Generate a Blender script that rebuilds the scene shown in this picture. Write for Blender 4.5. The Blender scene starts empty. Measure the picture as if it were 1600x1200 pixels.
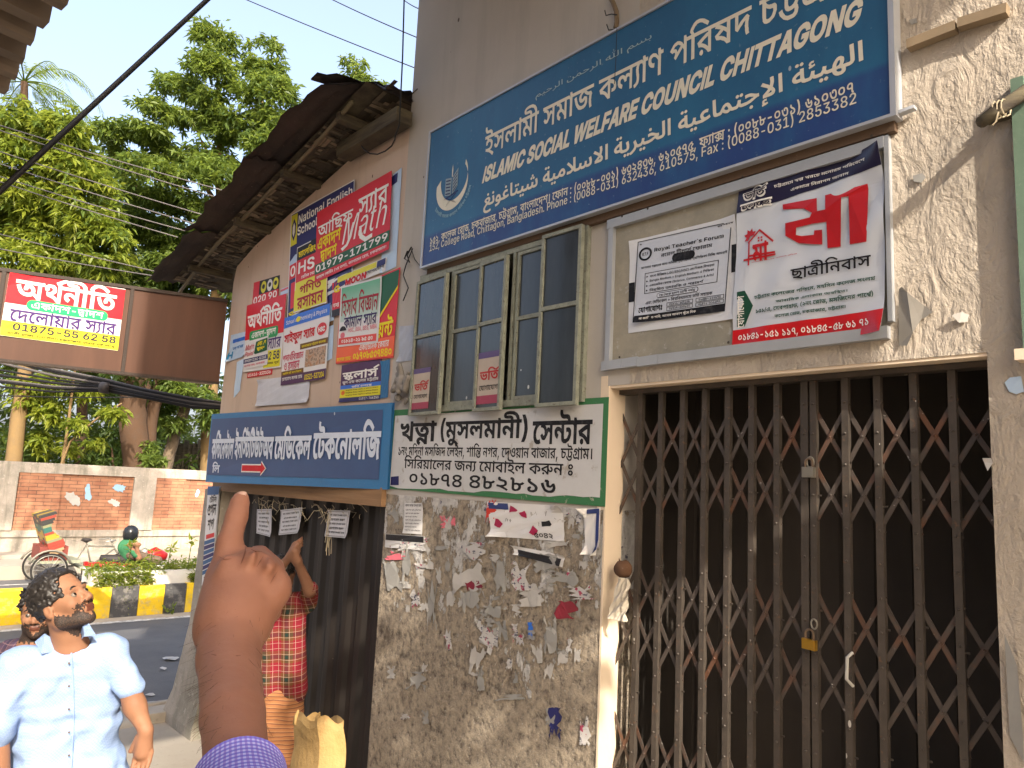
import bpy, math, random
import numpy as np
from mathutils import Vector, Matrix
from mathutils.geometry import delaunay_2d_cdt
R_ = math.radians
rnd = random.Random(7)
nrg = np.random.default_rng(5)
scene = bpy.context.scene
COL = scene.collection
# ------------------------------------------------------------------ camera
FPX = 1150.0
YAW, PITCH, ROLL = R_(41.67), R_(7.914), R_(2.79)
CAM = np.array([0.0, -2.7, 2.45])
_f = np.array([-math.cos(YAW) * math.cos(PITCH), math.sin(YAW) * math.cos(PITCH), math.sin(PITCH)])
_r = np.cross(_f, [0, 0, 1]); _r /= np.linalg.norm(_r)
_u = np.cross(_r, _f)
CR = math.cos(ROLL) * _r + math.sin(ROLL) * _u
CU = -math.sin(ROLL) * _r + math.cos(ROLL) * _u
CF = _f
cam_data = bpy.data.cameras.new("camera")
cam = bpy.data.objects.new("camera", cam_data)
COL.objects.link(cam)
cam_data.sensor_width = 36.0
cam_data.lens = FPX / 1600.0 * 36.0
cam_data.clip_start = 0.05
cam_data.clip_end = 2000.0
cam.matrix_world = Matrix([[CR[0], CU[0], -CF[0], CAM[0]], [CR[1], CU[1], -CF[1], CAM[1]],
         [CR[2], CU[2], -CF[2], CAM[2]], [0, 0, 0, 1]])
scene.camera = cam
# ------------------------------------------------------------------ light
SUN_EL, SUN_AZ = 31.0, 20.0          # azimuth measured from +X towards -Y
SUN_STRENGTH, SKY_STRENGTH = 2.8, 0.15
EXPOSURE = 1.5
se, sa = R_(SUN_EL), R_(SUN_AZ)
SUN_DIR = Vector((math.cos(se) * math.cos(sa), -math.cos(se) * math.sin(sa), math.sin(se)))
sun_data = bpy.data.lights.new("sun", 'SUN')
sun_data.energy = SUN_STRENGTH
sun_data.angle = R_(0.53)
sun_data.color = (1.0, 0.9, 0.76)
sun = bpy.data.objects.new("sun", sun_data)
COL.objects.link(sun)
sun.location = (20, -8, 14)
sun.rotation_euler = SUN_DIR.to_track_quat('Z', 'Y').to_euler()
world = bpy.data.worlds.new("World")
scene.world = world
world.use_nodes = True
wn = world.node_tree
for n in list(wn.nodes): wn.nodes.remove(n)
sky = wn.nodes.new('ShaderNodeTexSky'); sky.sky_type = 'NISHITA'; sky.sun_disc = False
sky.sun_elevation = se
sky.sun_rotation = math.atan2(SUN_DIR.x, SUN_DIR.y)
sky.air_density = 1.0; sky.dust_density = 7.0; sky.ozone_density = 1.0
bg = wn.nodes.new('ShaderNodeBackground'); bg.inputs['Strength'].default_value = SKY_STRENGTH
wo = wn.nodes.new('ShaderNodeOutputWorld')
hz_ = wn.nodes.new('ShaderNodeMix'); hz_.data_type = 'RGBA'; hz_.blend_type = 'ADD'; hz_.inputs[0].default_value = 1.0; hz_.inputs[7].default_value = (.68, .70, .86, 1)   # even pale haze tint added to the sky colour
wn.links.new(sky.outputs[0], hz_.inputs[6]); wn.links.new(hz_.outputs[2], bg.inputs[0]); wn.links.new(bg.outputs[0], wo.inputs[0])
scene.view_settings.view_transform = 'Standard'
scene.view_settings.look = 'None'
scene.view_settings.gamma = 1.0
scene.view_settings.exposure = EXPOSURE
try: scene.view_settings.use_curve_mapping = False
except Exception: pass
scene.cycles.max_bounces = 6
scene.cycles.transparent_max_bounces = 12
# ------------------------------------------------------------------ pixel of the survey photograph -> point on a real plane
def ray(x, y):
 return CF + (x - 800) / FPX * CR - (y - 600) / FPX * CU
def PY(x, y, Y=0.0):
 d = ray(x, y); return CAM + (Y - CAM[1]) / d[1] * d
def PX(x, y, X):
 d = ray(x, y); return CAM + (X - CAM[0]) / d[0] * d
def PZ(x, y, Z):
 d = ray(x, y); return CAM + (Z - CAM[2]) / d[2] * d
def PD(x, y, dist):
 return CAM + dist * ray(x, y)
# ------------------------------------------------------------------ objects
def tag(o, label=None, cat=None, group=None, kind=None):
 if label: o['label'] = label
 if cat: o['category'] = cat
 if group: o['group'] = group
 if kind: o['kind'] = kind
 return o
def thing(name, label, cat, loc=(0, 0, 0), group=None):
 o = bpy.data.objects.new(name, None); COL.objects.link(o)
 o.location = loc; o.empty_display_size = 0.1
 return tag(o, label, cat, group)
def root_loc(o):
 l = Vector((0, 0, 0))
 while o is not None:
  l += o.location; o = o.parent
 return np.array(l)
class MB:
 """collects shapes given in world metres; build() links them as one mesh object"""
 def __init__(s): s.v = []; s.f = []; s.m = []; s.uv = []; s.cur = 0; s.n = 0
 def add(s, v, f, uv=None):
  v = np.asarray(v, float).reshape(-1, 3); s.v.append(v)
  for i, q in enumerate(f):
   s.f.append(tuple(int(k) + s.n for k in q)); s.m.append(s.cur)
   s.uv.append(None if uv is None else [tuple(uv[k]) for k in q])
  s.n += len(v); return s
 def box(s, a, b):
  x0, y0, z0 = a; x1, y1, z1 = b
  return s.obox((x0, y0, z0), (x1 - x0, 0, 0), (0, y1 - y0, 0), (0, 0, z1 - z0))
 def obox(s, o, a, b, c):
  o, a, b, c = (np.asarray(t, float) for t in (o, a, b, c))
  if np.dot(np.cross(a, b), c) < 0: a, b = b, a
  v = [o, o + a, o + a + b, o + b, o + c, o + a + c, o + a + b + c, o + b + c]
  return s.add(v, [(0, 3, 2, 1), (4, 5, 6, 7), (0, 1, 5, 4), (1, 2, 6, 5), (2, 3, 7, 6), (3, 0, 4, 7)])
 def bar(s, p, q, w, t, side=(0, -1, 0)):
  p, q = np.asarray(p, float), np.asarray(q, float); d = q - p
  n = np.asarray(side, float); n = n - d * np.dot(n, d) / np.dot(d, d); n /= np.linalg.norm(n)
  e = np.cross(d, n); e /= np.linalg.norm(e)
  return s.obox(p - e * w / 2 - n * t / 2, d, e * w, n * t)
 def tube(s, pts, r, n=8, cap=True, flat=1.0, up=None):
  pts = [np.asarray(p, float) for p in pts]; k = len(pts)
  rr = r if hasattr(r, '__len__') else [r] * k
  vs = []; uvs = []; L = 0; prev = None
  for i, p in enumerate(pts):
   d = pts[min(i + 1, k - 1)] - pts[max(i - 1, 0)]; d = d / (np.linalg.norm(d) + 1e-12)
   a = prev if prev is not None else (np.asarray(up, float) if up is not None else np.array([0, 0, 1.0]) if abs(d[2]) < .9 else np.array([1.0, 0, 0]))
   a = a - d * np.dot(a, d); a /= np.linalg.norm(a) + 1e-12; prev = a
   b = np.cross(d, a)
   if i: L += np.linalg.norm(p - pts[i - 1])
   for j in range(n):
    t = 2 * math.pi * j / n
    vs.append(p + rr[i] * (math.cos(t) * a + flat * math.sin(t) * b)); uvs.append((j / n, L))
  fs = [(i * n + j, i * n + (j + 1) % n, (i + 1) * n + (j + 1) % n, (i + 1) * n + j) for i in range(k - 1) for j in range(n)]
  if cap: fs += [tuple(range(n - 1, -1, -1)), tuple((k - 1) * n + j for j in range(n))]
  return s.add(vs, fs, uvs)
 def grid(s, fn, nu, nv, us=1.0, vs=1.0, flip=False):
  v = []; uv = []
  for j in range(nv + 1):
   for i in range(nu + 1):
    v.append(fn(i / nu, j / nv)); uv.append((i / nu * us, j / nv * vs))
  f = []
  for j in range(nv):
   for i in range(nu):
    a = j * (nu + 1) + i; q = (a, a + 1, a + nu + 2, a + nu + 1)
    f.append(q[::-1] if flip else q)
  return s.add(v, f, uv)
 def lathe(s, c, prof, n=16, axis=(0, 0, 1)):
  c = np.asarray(c, float); ax = np.asarray(axis, float); ax /= np.linalg.norm(ax)
  a = np.array([1.0, 0, 0]) if abs(ax[0]) < .8 else np.array([0, 1.0, 0]); a = a - ax * np.dot(a, ax); a /= np.linalg.norm(a); b = np.cross(ax, a)
  v = [c + ax * h + r * (math.cos(2 * math.pi * j / n) * a + math.sin(2 * math.pi * j / n) * b) for r, h in prof for j in range(n)]
  f = [(i * n + j, i * n + (j + 1) % n, (i + 1) * n + (j + 1) % n, (i + 1) * n + j) for i in range(len(prof) - 1) for j in range(n)]
  f += [tuple(range(n - 1, -1, -1)), tuple((len(prof) - 1) * n + j for j in range(n))]
  return s.add(v, f)
 def poly(s, pts, thick, nrm):
  """flat outline with thickness"""
  pts = np.asarray(pts, float); nrm = np.asarray(nrm, float); k = len(pts)
  v = np.vstack([pts, pts + nrm * thick])
  a = sum(np.cross(pts[i] - pts[0], pts[(i + 1) % k] - pts[0]) for i in range(k))
  f = [tuple(range(k)), tuple(range(2 * k - 1, k - 1, -1))]
  sd = [(i, i + k, (i + 1) % k + k, (i + 1) % k) for i in range(k)]
  if np.dot(a, nrm) > 0: f = [q[::-1] for q in f]; sd = [q[::-1] for q in sd]
  return s.add(v, f + sd)
 def build(s, name, mats, parent=None, smooth=False, label=None):
  return mkobj(name, np.vstack(s.v) if s.v else np.zeros((0, 3)), s.f, mats, parent, smooth, s.m, s.uv if any(u is not None for u in s.uv) else None, label)
def mkobj(name, v, f, mats, parent=None, smooth=False, mi=None, uv=None, label=None):
 me = bpy.data.meshes.new(name)
 v = np.asarray(v, float)
 if parent is not None: v = v - root_loc(parent)
 me.from_pydata(v.tolist(), [], [tuple(q) for q in f])
 if not isinstance(mats, (list, tuple)): mats = [mats]
 for m in mats: me.materials.append(m)
 if mi is not None and len(mats) > 1: me.polygons.foreach_set('material_index', list(mi))
 if smooth: me.polygons.foreach_set('use_smooth', [True] * len(me.polygons))
 if uv is not None:
  l = me.uv_layers.new(name='UVMap'); d = []
  for q, u in zip(f, uv):
   for k in range(len(q)): d += list(u[k]) if u is not None else [0, 0]
  l.data.foreach_set('uv', d)
 me.update()
 o = bpy.data.objects.new(name, me); COL.objects.link(o)
 if parent is not None: o.parent = parent
 if label: o['label'] = label
 return o
def copy_tree(o, parent=None):
 c = o.copy(); COL.objects.link(c)
 if parent is not None: c.parent = parent
 for ch in list(o.children): copy_tree(ch, c)
 return c
# ------------------------------------------------------------------ materials
def lin(h):
 if not isinstance(h, str): return tuple(h)
 h = h.lstrip('#'); o = []
 for i in (0, 2, 4):
  c = int(h[i:i + 2], 16) / 255; o.append(c / 12.92 if c <= .04045 else ((c + .055) / 1.055) ** 2.4)
 return tuple(o)
class NT:
 def __init__(s, name):
  s.m = bpy.data.materials.new(name); s.m.use_nodes = True; s.t = s.m.node_tree
  for n in list(s.t.nodes): s.t.nodes.remove(n)
  s.out = s.n('ShaderNodeOutputMaterial'); s.p = s.n('ShaderNodeBsdfPrincipled')
  s.l(s.p.outputs[0], s.out.inputs[0]); s.tc = s.n('ShaderNodeTexCoord'); s.co = s.tc.outputs['Object']
 def n(s, t, **k):
  n = s.t.nodes.new(t)
  for a, b in k.items(): setattr(n, a, b)
  return n
 def l(s, a, b): s.t.links.new(a, b)
 def put(s, sock, v):
  if hasattr(v, 'is_output'): s.l(v, sock)
  elif isinstance(v, tuple) and len(v) == 3 and sock.type == 'RGBA': sock.default_value = (*v, 1)
  else: sock.default_value = v
 def map(s, scale=(1, 1, 1), rot=(0, 0, 0), loc=(0, 0, 0), co=None):
  m = s.n('ShaderNodeMapping'); s.l(co or s.co, m.inputs[0])
  m.inputs['Scale'].default_value = scale; m.inputs['Rotation'].default_value = rot; m.inputs['Location'].default_value = loc
  return m.outputs[0]
 def noise(s, scale, detail=4, rough=.55, co=None, dist=0):
  n = s.n('ShaderNodeTexNoise'); s.l(co or s.co, n.inputs['Vector'])
  n.inputs['Scale'].default_value = scale; n.inputs['Detail'].default_value = detail; n.inputs['Roughness'].default_value = rough; n.inputs['Distortion'].default_value = dist
  return n.outputs[0]
 def vor(s, scale, feature='F1', co=None, out=0, rand=1.0):
  n = s.n('ShaderNodeTexVoronoi', feature=feature); s.l(co or s.co, n.inputs['Vector']); n.inputs['Scale'].default_value = scale
  n.inputs['Randomness'].default_value = rand
  return n.outputs[out]
 def ramp(s, f, stops, const=False):
  n = s.n('ShaderNodeValToRGB'); s.l(f, n.inputs[0]); e = n.color_ramp
  if const: e.interpolation = 'CONSTANT'
  while len(e.elements) < len(stops): e.elements.new(0.5)
  for k, (p, c) in zip(e.elements, stops):
   k.position = p; c = (c, c, c) if not isinstance(c, (tuple, list)) else c; k.color = (*c[:3], 1)
  return n.outputs[0]
 def math(s, op, a, b=0.0, clamp=False):
  n = s.n('ShaderNodeMath', operation=op); n.use_clamp = clamp; s.put(n.inputs[0], a); s.put(n.inputs[1], b); return n.outputs[0]
 def mix(s, f, a, b, blend='MIX'):
  n = s.n('ShaderNodeMix', data_type='RGBA', blend_type=blend); s.put(n.inputs[0], f); s.put(n.inputs[6], a); s.put(n.inputs[7], b); return n.outputs[2]
 def xyz(s, co=None):
  n = s.n('ShaderNodeSeparateXYZ'); s.l(co or s.co, n.inputs[0]); return n.outputs
 def yz(s):
  o = s.xyz(); c = s.n('ShaderNodeCombineXYZ'); s.l(o[1], c.inputs[0]); s.l(o[2], c.inputs[1]); return c.outputs[0]
 def bump(s, h, strength=.5, dist=.01, nrm=None):
  n = s.n('ShaderNodeBump'); s.l(h, n.inputs['Height']); n.inputs['Strength'].default_value = strength; n.inputs['Distance'].default_value = dist
  if nrm is not None: s.l(nrm, n.inputs['Normal'])
  return n.outputs[0]
 def done(s, col=None, rough=.8, nrm=None, metal=0.0, spec=None):
  if col is not None: s.put(s.p.inputs['Base Color'], col)
  s.put(s.p.inputs['Roughness'], rough); s.put(s.p.inputs['Metallic'], metal)
  if spec is not None: s.put(s.p.inputs['Specular IOR Level'], spec)
  if nrm is not None: s.l(nrm, s.p.inputs['Normal'])
  return s.m
_mc = {}
def paint(h, rough=.55, grime=.25, name=None, metal=0.0, bump=.15, spec=.35):
 """printed or painted colour with a little wear"""
 key = (h, rough, grime, metal, bump)
 if key in _mc: return _mc[key]
 t = NT(name or 'paint_' + str(h).strip('#')); c = lin(h)
 n = t.noise(6, 5, .6); n2 = t.noise(70, 3, .6)
 col = t.mix(t.ramp(n, [(.35, 0.0), (.75, grime)]), c, tuple(.6 * x + .02 for x in c))
 col = t.mix(t.ramp(n2, [(.62, 0.0), (.75, grime * .6)]), col, (.32, .3, .27))
 _mc[key] = t.done(col, rough, t.bump(n, bump, .01), metal, spec)
 return _mc[key]
def ink(h):
 key = ('ink', h)
 if key not in _mc:
  t = NT('ink_' + h.strip('#')); c = lin(h); n = t.noise(25, 4, .65)
  col = t.mix(t.ramp(n, [(.5, 0.0), (.72, .35)]), c, tuple(.55 * x + .12 for x in c))
  _mc[key] = t.done(col, .6, None, 0, .25)
 return _mc[key]
# ------------------------------------------------------------------ lettering: glyph outlines drawn as curves, filled here
# each glyph: advance, then closed outlines as steps dx, dy in 1/84 of the letter size
GLYPHS = [[47,[30,52,-1,3,-2,2,-3,1,-11,0,-8,2,-4,4,-1,2,-1,3,0,6,1,2,9,-1,-1,-1,0,-3,1,-2,0,-1,2,-2,2,-1,14,0,4,-1,2,-1,2,-2,2,-1,1,-3,0,-2,1,-4],[28,41,5,-2,4,-3,3,-3,1,-3,0,-4,-1,-6,-3,-5,-6,-3,-7,-1,-1,2,4,-1,8,-4,5,-2,4,-2,4,-3,-5,-7,-5,3,-4,3,-5,3,-4,2,-5,2,-5,1,-5,2,-6,1,1,8,6,-2,11,0,4,1,3,2,2,1,1,3,0,2,-1,3,-2,3,-3,1,-4,1,-2,-1,-2,0,-1,-1,-1,0,-1,-1,0,-4,-8,-1,-1,1,0,7,1,3,3,2,3,1,4,1],[13,37,-1,3,-1,2,-3,2,-3,1,4,4,4,-1,4,-2,5,-5,0,-4],[48,52,0,-8,-49,0,0,8]],
[59,[59,52,0,-8,-8,0,0,-44,-9,0,0,28,2,-5,-2,3,-2,1,-1,2,-3,0,-3,-3,-3,-6,-3,-3,-2,-3,-4,-4,-2,0,-3,-1,-2,1,-3,0,-2,1,-2,2,-4,6,6,4,5,-5,3,0,3,3,4,6,2,2,2,4,4,4,5,0,2,-1,2,-2,3,-2,-2,0,0,12,-43,0,0,8],[21,21,-1,5,0,4,-2,3,-1,2,-3,2,-3,1,-4,1,-4,0,2,9,5,-3,5,-1,6,-2,4,-4,1,-2,0,-3,1,-4]],
[64,[65,52,0,-8,-9,0,0,-44,-9,0,0,27,2,-4,-2,3,-2,2,-2,1,-4,0,-3,-3,0,-5,-8,-1,0,3,-2,2,-1,2,-2,2,-2,1,-4,0,-2,-1,-2,-2,0,-5,2,-2,6,-4,-2,-8,-5,2,-4,2,-3,2,-2,3,-2,4,0,8,4,6,3,2,4,1,8,0,4,-2,3,-2,3,-3,-1,0,1,3,2,2,2,1,6,0,4,-2,3,-2,-2,-1,0,12,-48,0,0,8]],
[24,[25,52,0,-8,-8,0,0,-44,-10,0,0,38,-1,3,-1,2,-3,1,-3,0,0,8,4,0,2,-1,1,-1,2,-3,0,3,-1,1,0,7,8,0,2,-6]],
[53,[54,52,0,-8,-8,0,0,-44,-9,0,0,11,1,-4,-3,4,-9,9,-3,1,-6,0,-1,-1,-2,-1,0,-5,2,-1,2,-2,3,-1,-3,-8,-4,1,-4,2,-3,3,-3,9,1,4,1,3,6,4,3,1,7,0,4,-1,4,-2,3,-2,3,-3,2,-3,-1,-1,0,27,-38,0,0,8],[26,25,-9,2,-1,4,-1,3,-1,2,-3,2,-4,1,-5,1,2,7,5,-1,8,-2,3,-2,4,-4,1,-3,1,-4]],
[24,[25,44,-8,0,0,-44,-10,0,0,44,-8,0,0,8,8,0,-1,5,-4,6,-4,3,-4,1,-5,2,-6,0,-6,1,-4,-1,-6,0,-2,-1,-1,-1,0,-2,1,-1,16,0,4,-1,4,-2,2,-2,1,-2,0,-5,-8,0,-1,1,0,2,-2,2,-15,0,-3,1,-3,0,-2,1,-1,1,-2,4,0,2,1,4,5,4,7,2,10,1,16,-1,12,-5,8,-8,3,-11,8,0]],
[22],
[81,[30,4,-5,1,-5,2,-8,8,-4,6,-3,7,-3,9,9,3,3,-10,3,-7,4,-5,4,-3,5,-2,5,-1,6,1,3,1,2,3,1,4,0,2,-1,2,0,2,-1,2,7,-1,-3,-2,-2,-2,-3,-2,-6,-2,-7,0,-3,1,-4,4,-2,6,1,4,1,3,3,3,5,3,-33,0,0,8,83,0,0,-8,-32,0,-2,1,-10,-5,-3,-2,-2,-2,-1,-2,0,-4,2,-2,4,0,2,1,2,2,2,1,11,-3,0,-2,1,-2,0,-9,-2,-4,-2,-3,-4,-3,-6,-2],[72,17,1,-4,0,-4,2,-8,-9,-2,-1,5,-1,4,-1,5,0,8,1,4,0,3,1,2,-6,1,-5,2,-4,2,-3,2,-3,3,-2,4,9,1,3,-3,3,-2,2,-1,4,-1,8,0,5,-7,-2,-3,-1,-4,0,-3]],
[70,[71,52,0,-8,-27,0,0,-44,-9,0,-12,12,-5,3,-6,2,-6,1,-4,10,8,4,9,4,9,3,8,3,-1,-3,0,5,-36,0,0,8],[35,36,1,-2,-3,-2,-4,-1,-4,-2,-4,-1,-4,-2,-3,-2,4,-1,8,-4,4,-3,6,-6,-1,-1],[67,23,0,-3,-1,-3,-1,-2,-3,-2,-3,-1,-10,0,1,8,5,0,2,1,1,2,0,1,-1,3,-3,3,-5,2,-6,2,0,8,6,-1,6,-2,5,-3,4,-4,2,-4]],
[23,[24,52,0,-8,-7,0,5,2,-4,-4,-2,-4,0,-3,-1,-2,1,-3,0,-3,2,-6,0,-10,-1,-3,-1,-2,-1,-3,-6,-4,-4,-2,-5,-1,-2,7,4,2,3,1,2,2,2,4,0,6,-2,6,0,3,-1,3,0,6,1,2,0,2,1,2,4,4,0,-2,-13,0,0,8]],
[53,[54,52,0,-8,-8,0,0,-44,-10,0,0,36,2,-5,-3,4,-6,6,-3,2,-3,1,-4,1,-2,-1,-1,0,-2,-1,-1,-1,0,-6,1,-1,1,-2,2,-1,3,-1,4,0,-1,-10,-6,1,-5,2,-4,3,-3,3,-2,4,0,9,4,6,3,2,8,2,8,-2,3,-1,9,-9,-1,0,0,4,-1,3,0,10,8,0,2,-6]],
[63,[64,52,0,-8,-9,0,0,-44,-9,0,0,33,1,-5,-6,8,-5,5,-3,1,-2,2,-3,1,-3,0,-3,-1,-3,0,-3,-2,-4,-4,-2,-3,-1,1,2,1,1,1,2,1,2,0,4,-1,3,-2,1,-2,1,-3,0,-4,-2,1,0,1,1,1,2,1,3,3,10,9,6,-6,-25,-22,-6,6,7,7,-3,-4,-3,-2,1,1,2,4,0,3,-2,2,-5,0,-1,-1,-1,0,-8,7,11,11,4,2,4,1,5,1,8,-2,3,-2,4,-2,3,-4,4,-4,-1,-1,0,20,7,0,2,-6]],
[24,[25,52,0,-8,-8,0,0,-44,-10,0,0,44,-8,0,0,8,8,0,-1,2,-3,3,-1,2,3,6,8,8,4,2,5,2,10,0,8,-2,3,-1,5,-2,4,-3,5,-3,5,-4,-5,-6,-6,4,-5,3,-4,3,-5,2,-4,1,-8,0,-3,-2,-3,-1,-5,-5,-2,-3,1,-1,1,-2,1,-1,1,-2]],
[52,[53,52,0,-8,-9,0,0,-44,-9,0,-3,4,-4,4,-5,4,-5,3,-6,2,-6,1,-4,10,8,4,18,8,9,2,-2,-3,0,5,-36,0,0,8],[35,36,2,-2,-12,-4,-6,-3,-5,-3,4,-1,8,-4,8,-6,3,-4,-2,0],[15,-1,-4,2,-2,2,0,4,2,2,4,2,4,-2,1,-2,0,-4,-1,-2]],
[55,[56,52,0,-8,-8,0,0,-44,-10,0,-8,8,-5,2,-5,3,-6,1,-7,2,-4,9,4,2,5,2,4,3,5,2,6,2,2,-6,-3,-2,-12,-6,5,-1,4,-1,8,-4,8,-6,-1,2,0,14,1,3,0,2,-1,2,0,11,-39,0,0,8],[6,46,7,-1,10,-4,15,-9,4,-4,-2,-8,-4,4,-8,6,-5,2,-6,3,-10,4,-4,1]],
[53,[53,52,0,-8,-37,0,0,-24,-2,2,7,7,5,3,4,2,5,3,6,2,7,-6,-2,-2,0,-3,-1,-2,-1,-3,0,-10,1,-3,0,-5,2,-4,-9,-2,-2,5,-1,4,0,5,-1,5,1,3,0,3,1,3,0,2,1,3,1,2,3,-3,-5,-3,-5,-2,-4,-4,-5,-3,-4,-4,-4,-3,-7,5,0,27,-8,0,0,8]],
[49,[50,52,0,-8,-33,0,0,-2,-1,-7,0,-1,1,-1,0,-21,1,-1,2,-1,5,0,2,1,3,1,2,2,2,3,2,4,0,4,-1,1,-2,1,-5,0,-3,1,-6,3,-4,4,1,9,2,-3,2,-2,2,-1,3,-2,3,0,3,-1,8,0,2,-1,3,-3,1,-2,0,-9,-4,-8,-3,-4,-12,-6,-8,0,-3,1,-4,2,-1,2,-2,2,0,4,-1,5,0,26,-8,0,0,8]],
[57,[58,52,0,-8,-33,0,0,-25,1,-2,0,-1,2,-2,5,0,2,1,3,1,4,4,2,4,0,4,-2,2,-6,0,-1,8,10,0,3,-1,2,-1,2,-2,2,-6,-1,-5,-4,-8,-3,-3,-4,-3,-4,-2,-4,-1,-8,0,-3,1,-2,1,-3,3,-1,2,-1,3,0,28,-17,0,0,8],[41,52,-1,3,-1,1,-4,2,-13,0,-4,1,-3,1,-3,2,-2,4,-1,3,0,8,9,-1,0,-6,1,-1,0,-1,2,-1,1,-1,16,0,4,-1,2,-1,2,-2,2,-1,1,-3,0,-2,1,-4],[51,5,-2,-8,-3,-3,-4,-3,-5,-1,-13,0,-5,2,-6,3,-9,9,-3,8,9,3,2,-6,6,-8,4,-2,4,-1,10,0,2,1,3,3,0,5,-1,2,-1,1,8,5,1,-2,2,-3,0,-2]],
[63,[64,52,0,-8,-9,0,0,-44,-9,0,0,35,2,-5,-2,3,-5,5,-2,3,-3,1,-2,2,-3,0,-3,1,-4,-1,-2,-1,-3,-2,-2,-3,-1,0,1,1,3,1,2,0,3,1,6,-2,2,-1,2,-3,1,-2,0,-3,-1,-4,-2,-4,-4,-4,-6,-4,-5,8,6,4,2,2,1,2,0,2,-2,2,-4,0,-2,-1,-2,0,-2,-1,-8,6,6,8,3,3,4,2,3,1,5,1,4,-1,3,-1,4,-1,3,-3,4,-3,3,-4,-3,1,0,17,7,0,2,-6],[55,-4,-9,0,-1,3,-2,2,-3,1,-8,0,-2,-1,-15,0,-3,1,-3,2,-2,2,-2,3,-1,3,-1,5,0,4,1,2,0,1,9,-1,0,-1,-1,-2,0,-3,1,-3,2,-4,2,-1,10,0,2,1,10,0,3,-1,2,-1,2,-2,0,1,9,3]],
[22,[6,0,0,61,10,0,0,-61]],
[55,[28,-1,-7,1,-6,1,-4,3,-4,4,-2,4,-1,6,11,0,0,-3,6,-6,3,0,4,-1,6,2,2,1,2,2,2,4,-3,6,-2,1,-6,2,-14,4,-5,3,-3,5,-1,6,0,5,2,4,4,4,4,3,12,2,6,-1,5,-1,5,-3,3,-4,2,-4,1,-5,-11,0,-1,4,-2,2,-4,2,-4,1,-3,-1,-3,0,-2,-2,-2,-1,-1,-2,0,-5,1,-2,4,-2,3,-1,2,-1,6,-1,6,-2,6,-4,2,-2,2,-3,1,-3,1,-4,-1,-5,-2,-4,-3,-4,-5,-3]],
[47,[6,0,0,61,11,0,0,-52,27,0,0,-9]],
[61,[2,0,21,61,14,0,22,-61,-12,0,-11,32,-1,5,-2,6,-4,14,2,0,-2,-8,-1,-6,-2,-6,-1,-5,-11,-32],[14,15,0,9,33,0,0,-9]],
[77,[6,0,0,61,17,0,11,-31,1,-2,1,-3,0,-3,3,-9,0,-3,1,-3,-2,0,0,3,2,6,0,3,3,9,0,2,12,31,16,0,0,-61,-11,0,0,36,1,2,0,16,1,0,-2,-6,-1,-4,-3,-9,-1,-2,0,-2,-12,-31,-9,0,-11,31,-2,4,-3,9,-1,4,-1,3,0,3,1,-3,0,-51]],
[62,[32,-1,-7,1,-7,3,-6,4,-4,7,-3,7,-1,10,1,9,3,7,4,7,6,4,7,3,7,1,5,0,5,-1,4,-2,9,-9,2,-4,1,-5,-11,0,-1,2,-1,3,-1,2,-6,3,-3,1,-3,0,-4,-1,-5,-1,-3,-3,-3,-5,-1,-5,-1,-6,1,-7,1,-5,3,-5,4,-3,8,-2,3,0,2,1,3,1,2,1,2,2,3,6,11,0,-1,-4,-2,-4,-2,-3,-3,-4,-8,-4]],
[65,[32,-1,-7,1,-7,3,-6,4,-4,7,-3,7,-1,10,1,9,3,7,4,7,6,4,7,3,7,1,8,-1,7,-3,5,-4,5,-7,2,-7,1,-9,-1,-10,-2,-7,-5,-7,-5,-4,-7,-3],[32,9,5,1,4,1,4,4,2,4,2,5,0,13,-4,10,-4,3,-4,1,-5,1,-4,-1,-5,-1,-3,-3,-3,-5,-1,-5,-1,-6,1,-7,1,-5,6,-8,5,-1]],
[86,[19,0,-17,61,12,0,9,-36,0,-4,2,-8,0,-4,1,-3,-2,0,1,3,1,4,0,4,11,44,12,0,10,-40,0,-4,2,-8,0,-3,-1,0,0,3,2,8,0,4,10,40,12,0,-17,-61,-12,0,-9,34,-1,5,-2,5,0,6,-1,6,2,0,-2,-12,-2,-10,-9,-34]],
[51,[6,0,0,61,40,0,0,-9,-29,0,0,-17,27,0,0,-9,-27,0,0,-17,29,0,0,-9]],
[49,[6,0,0,61,39,0,0,-9,-28,0,0,-18,26,0,0,-10,-26,0,0,-24]],
[55,[6,0,0,61,23,0,12,-2,4,-3,3,-4,2,-5,1,-5,-1,-6,-2,-5,-3,-3,-4,-3,-6,-2,-6,-1,-16,0,0,10,18,0,3,1,2,1,2,2,1,3,0,6,-1,2,-4,4,-3,1,-14,0,0,-52],[41,0,-15,28,12,0,15,-28]],
[62,[31,-1,-7,1,-6,2,-5,3,-4,5,-2,5,-1,6,0,40,11,0,0,-39,1,-4,1,-3,2,-2,6,-4,8,0,6,4,2,2,1,3,1,4,0,39,11,0,0,-40,-1,-6,-2,-5,-4,-5,-5,-3,-6,-2]],
[64,[6,0,0,61,13,0,21,-34,2,-4,4,-6,1,-4,2,-3,-2,0,0,51,11,0,0,-61,-13,0,-19,30,-2,3,-1,3,-4,6,-2,4,-2,5,1,0,1,-4,0,-47]],
[63,[6,0,0,61,11,0,0,-25,29,0,0,25,10,0,0,-61,-10,0,0,27,-29,0,0,-27]],
[55,[3,52,0,9,49,0,0,-9,-19,0,0,-52,-11,0,0,52]],
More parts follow.
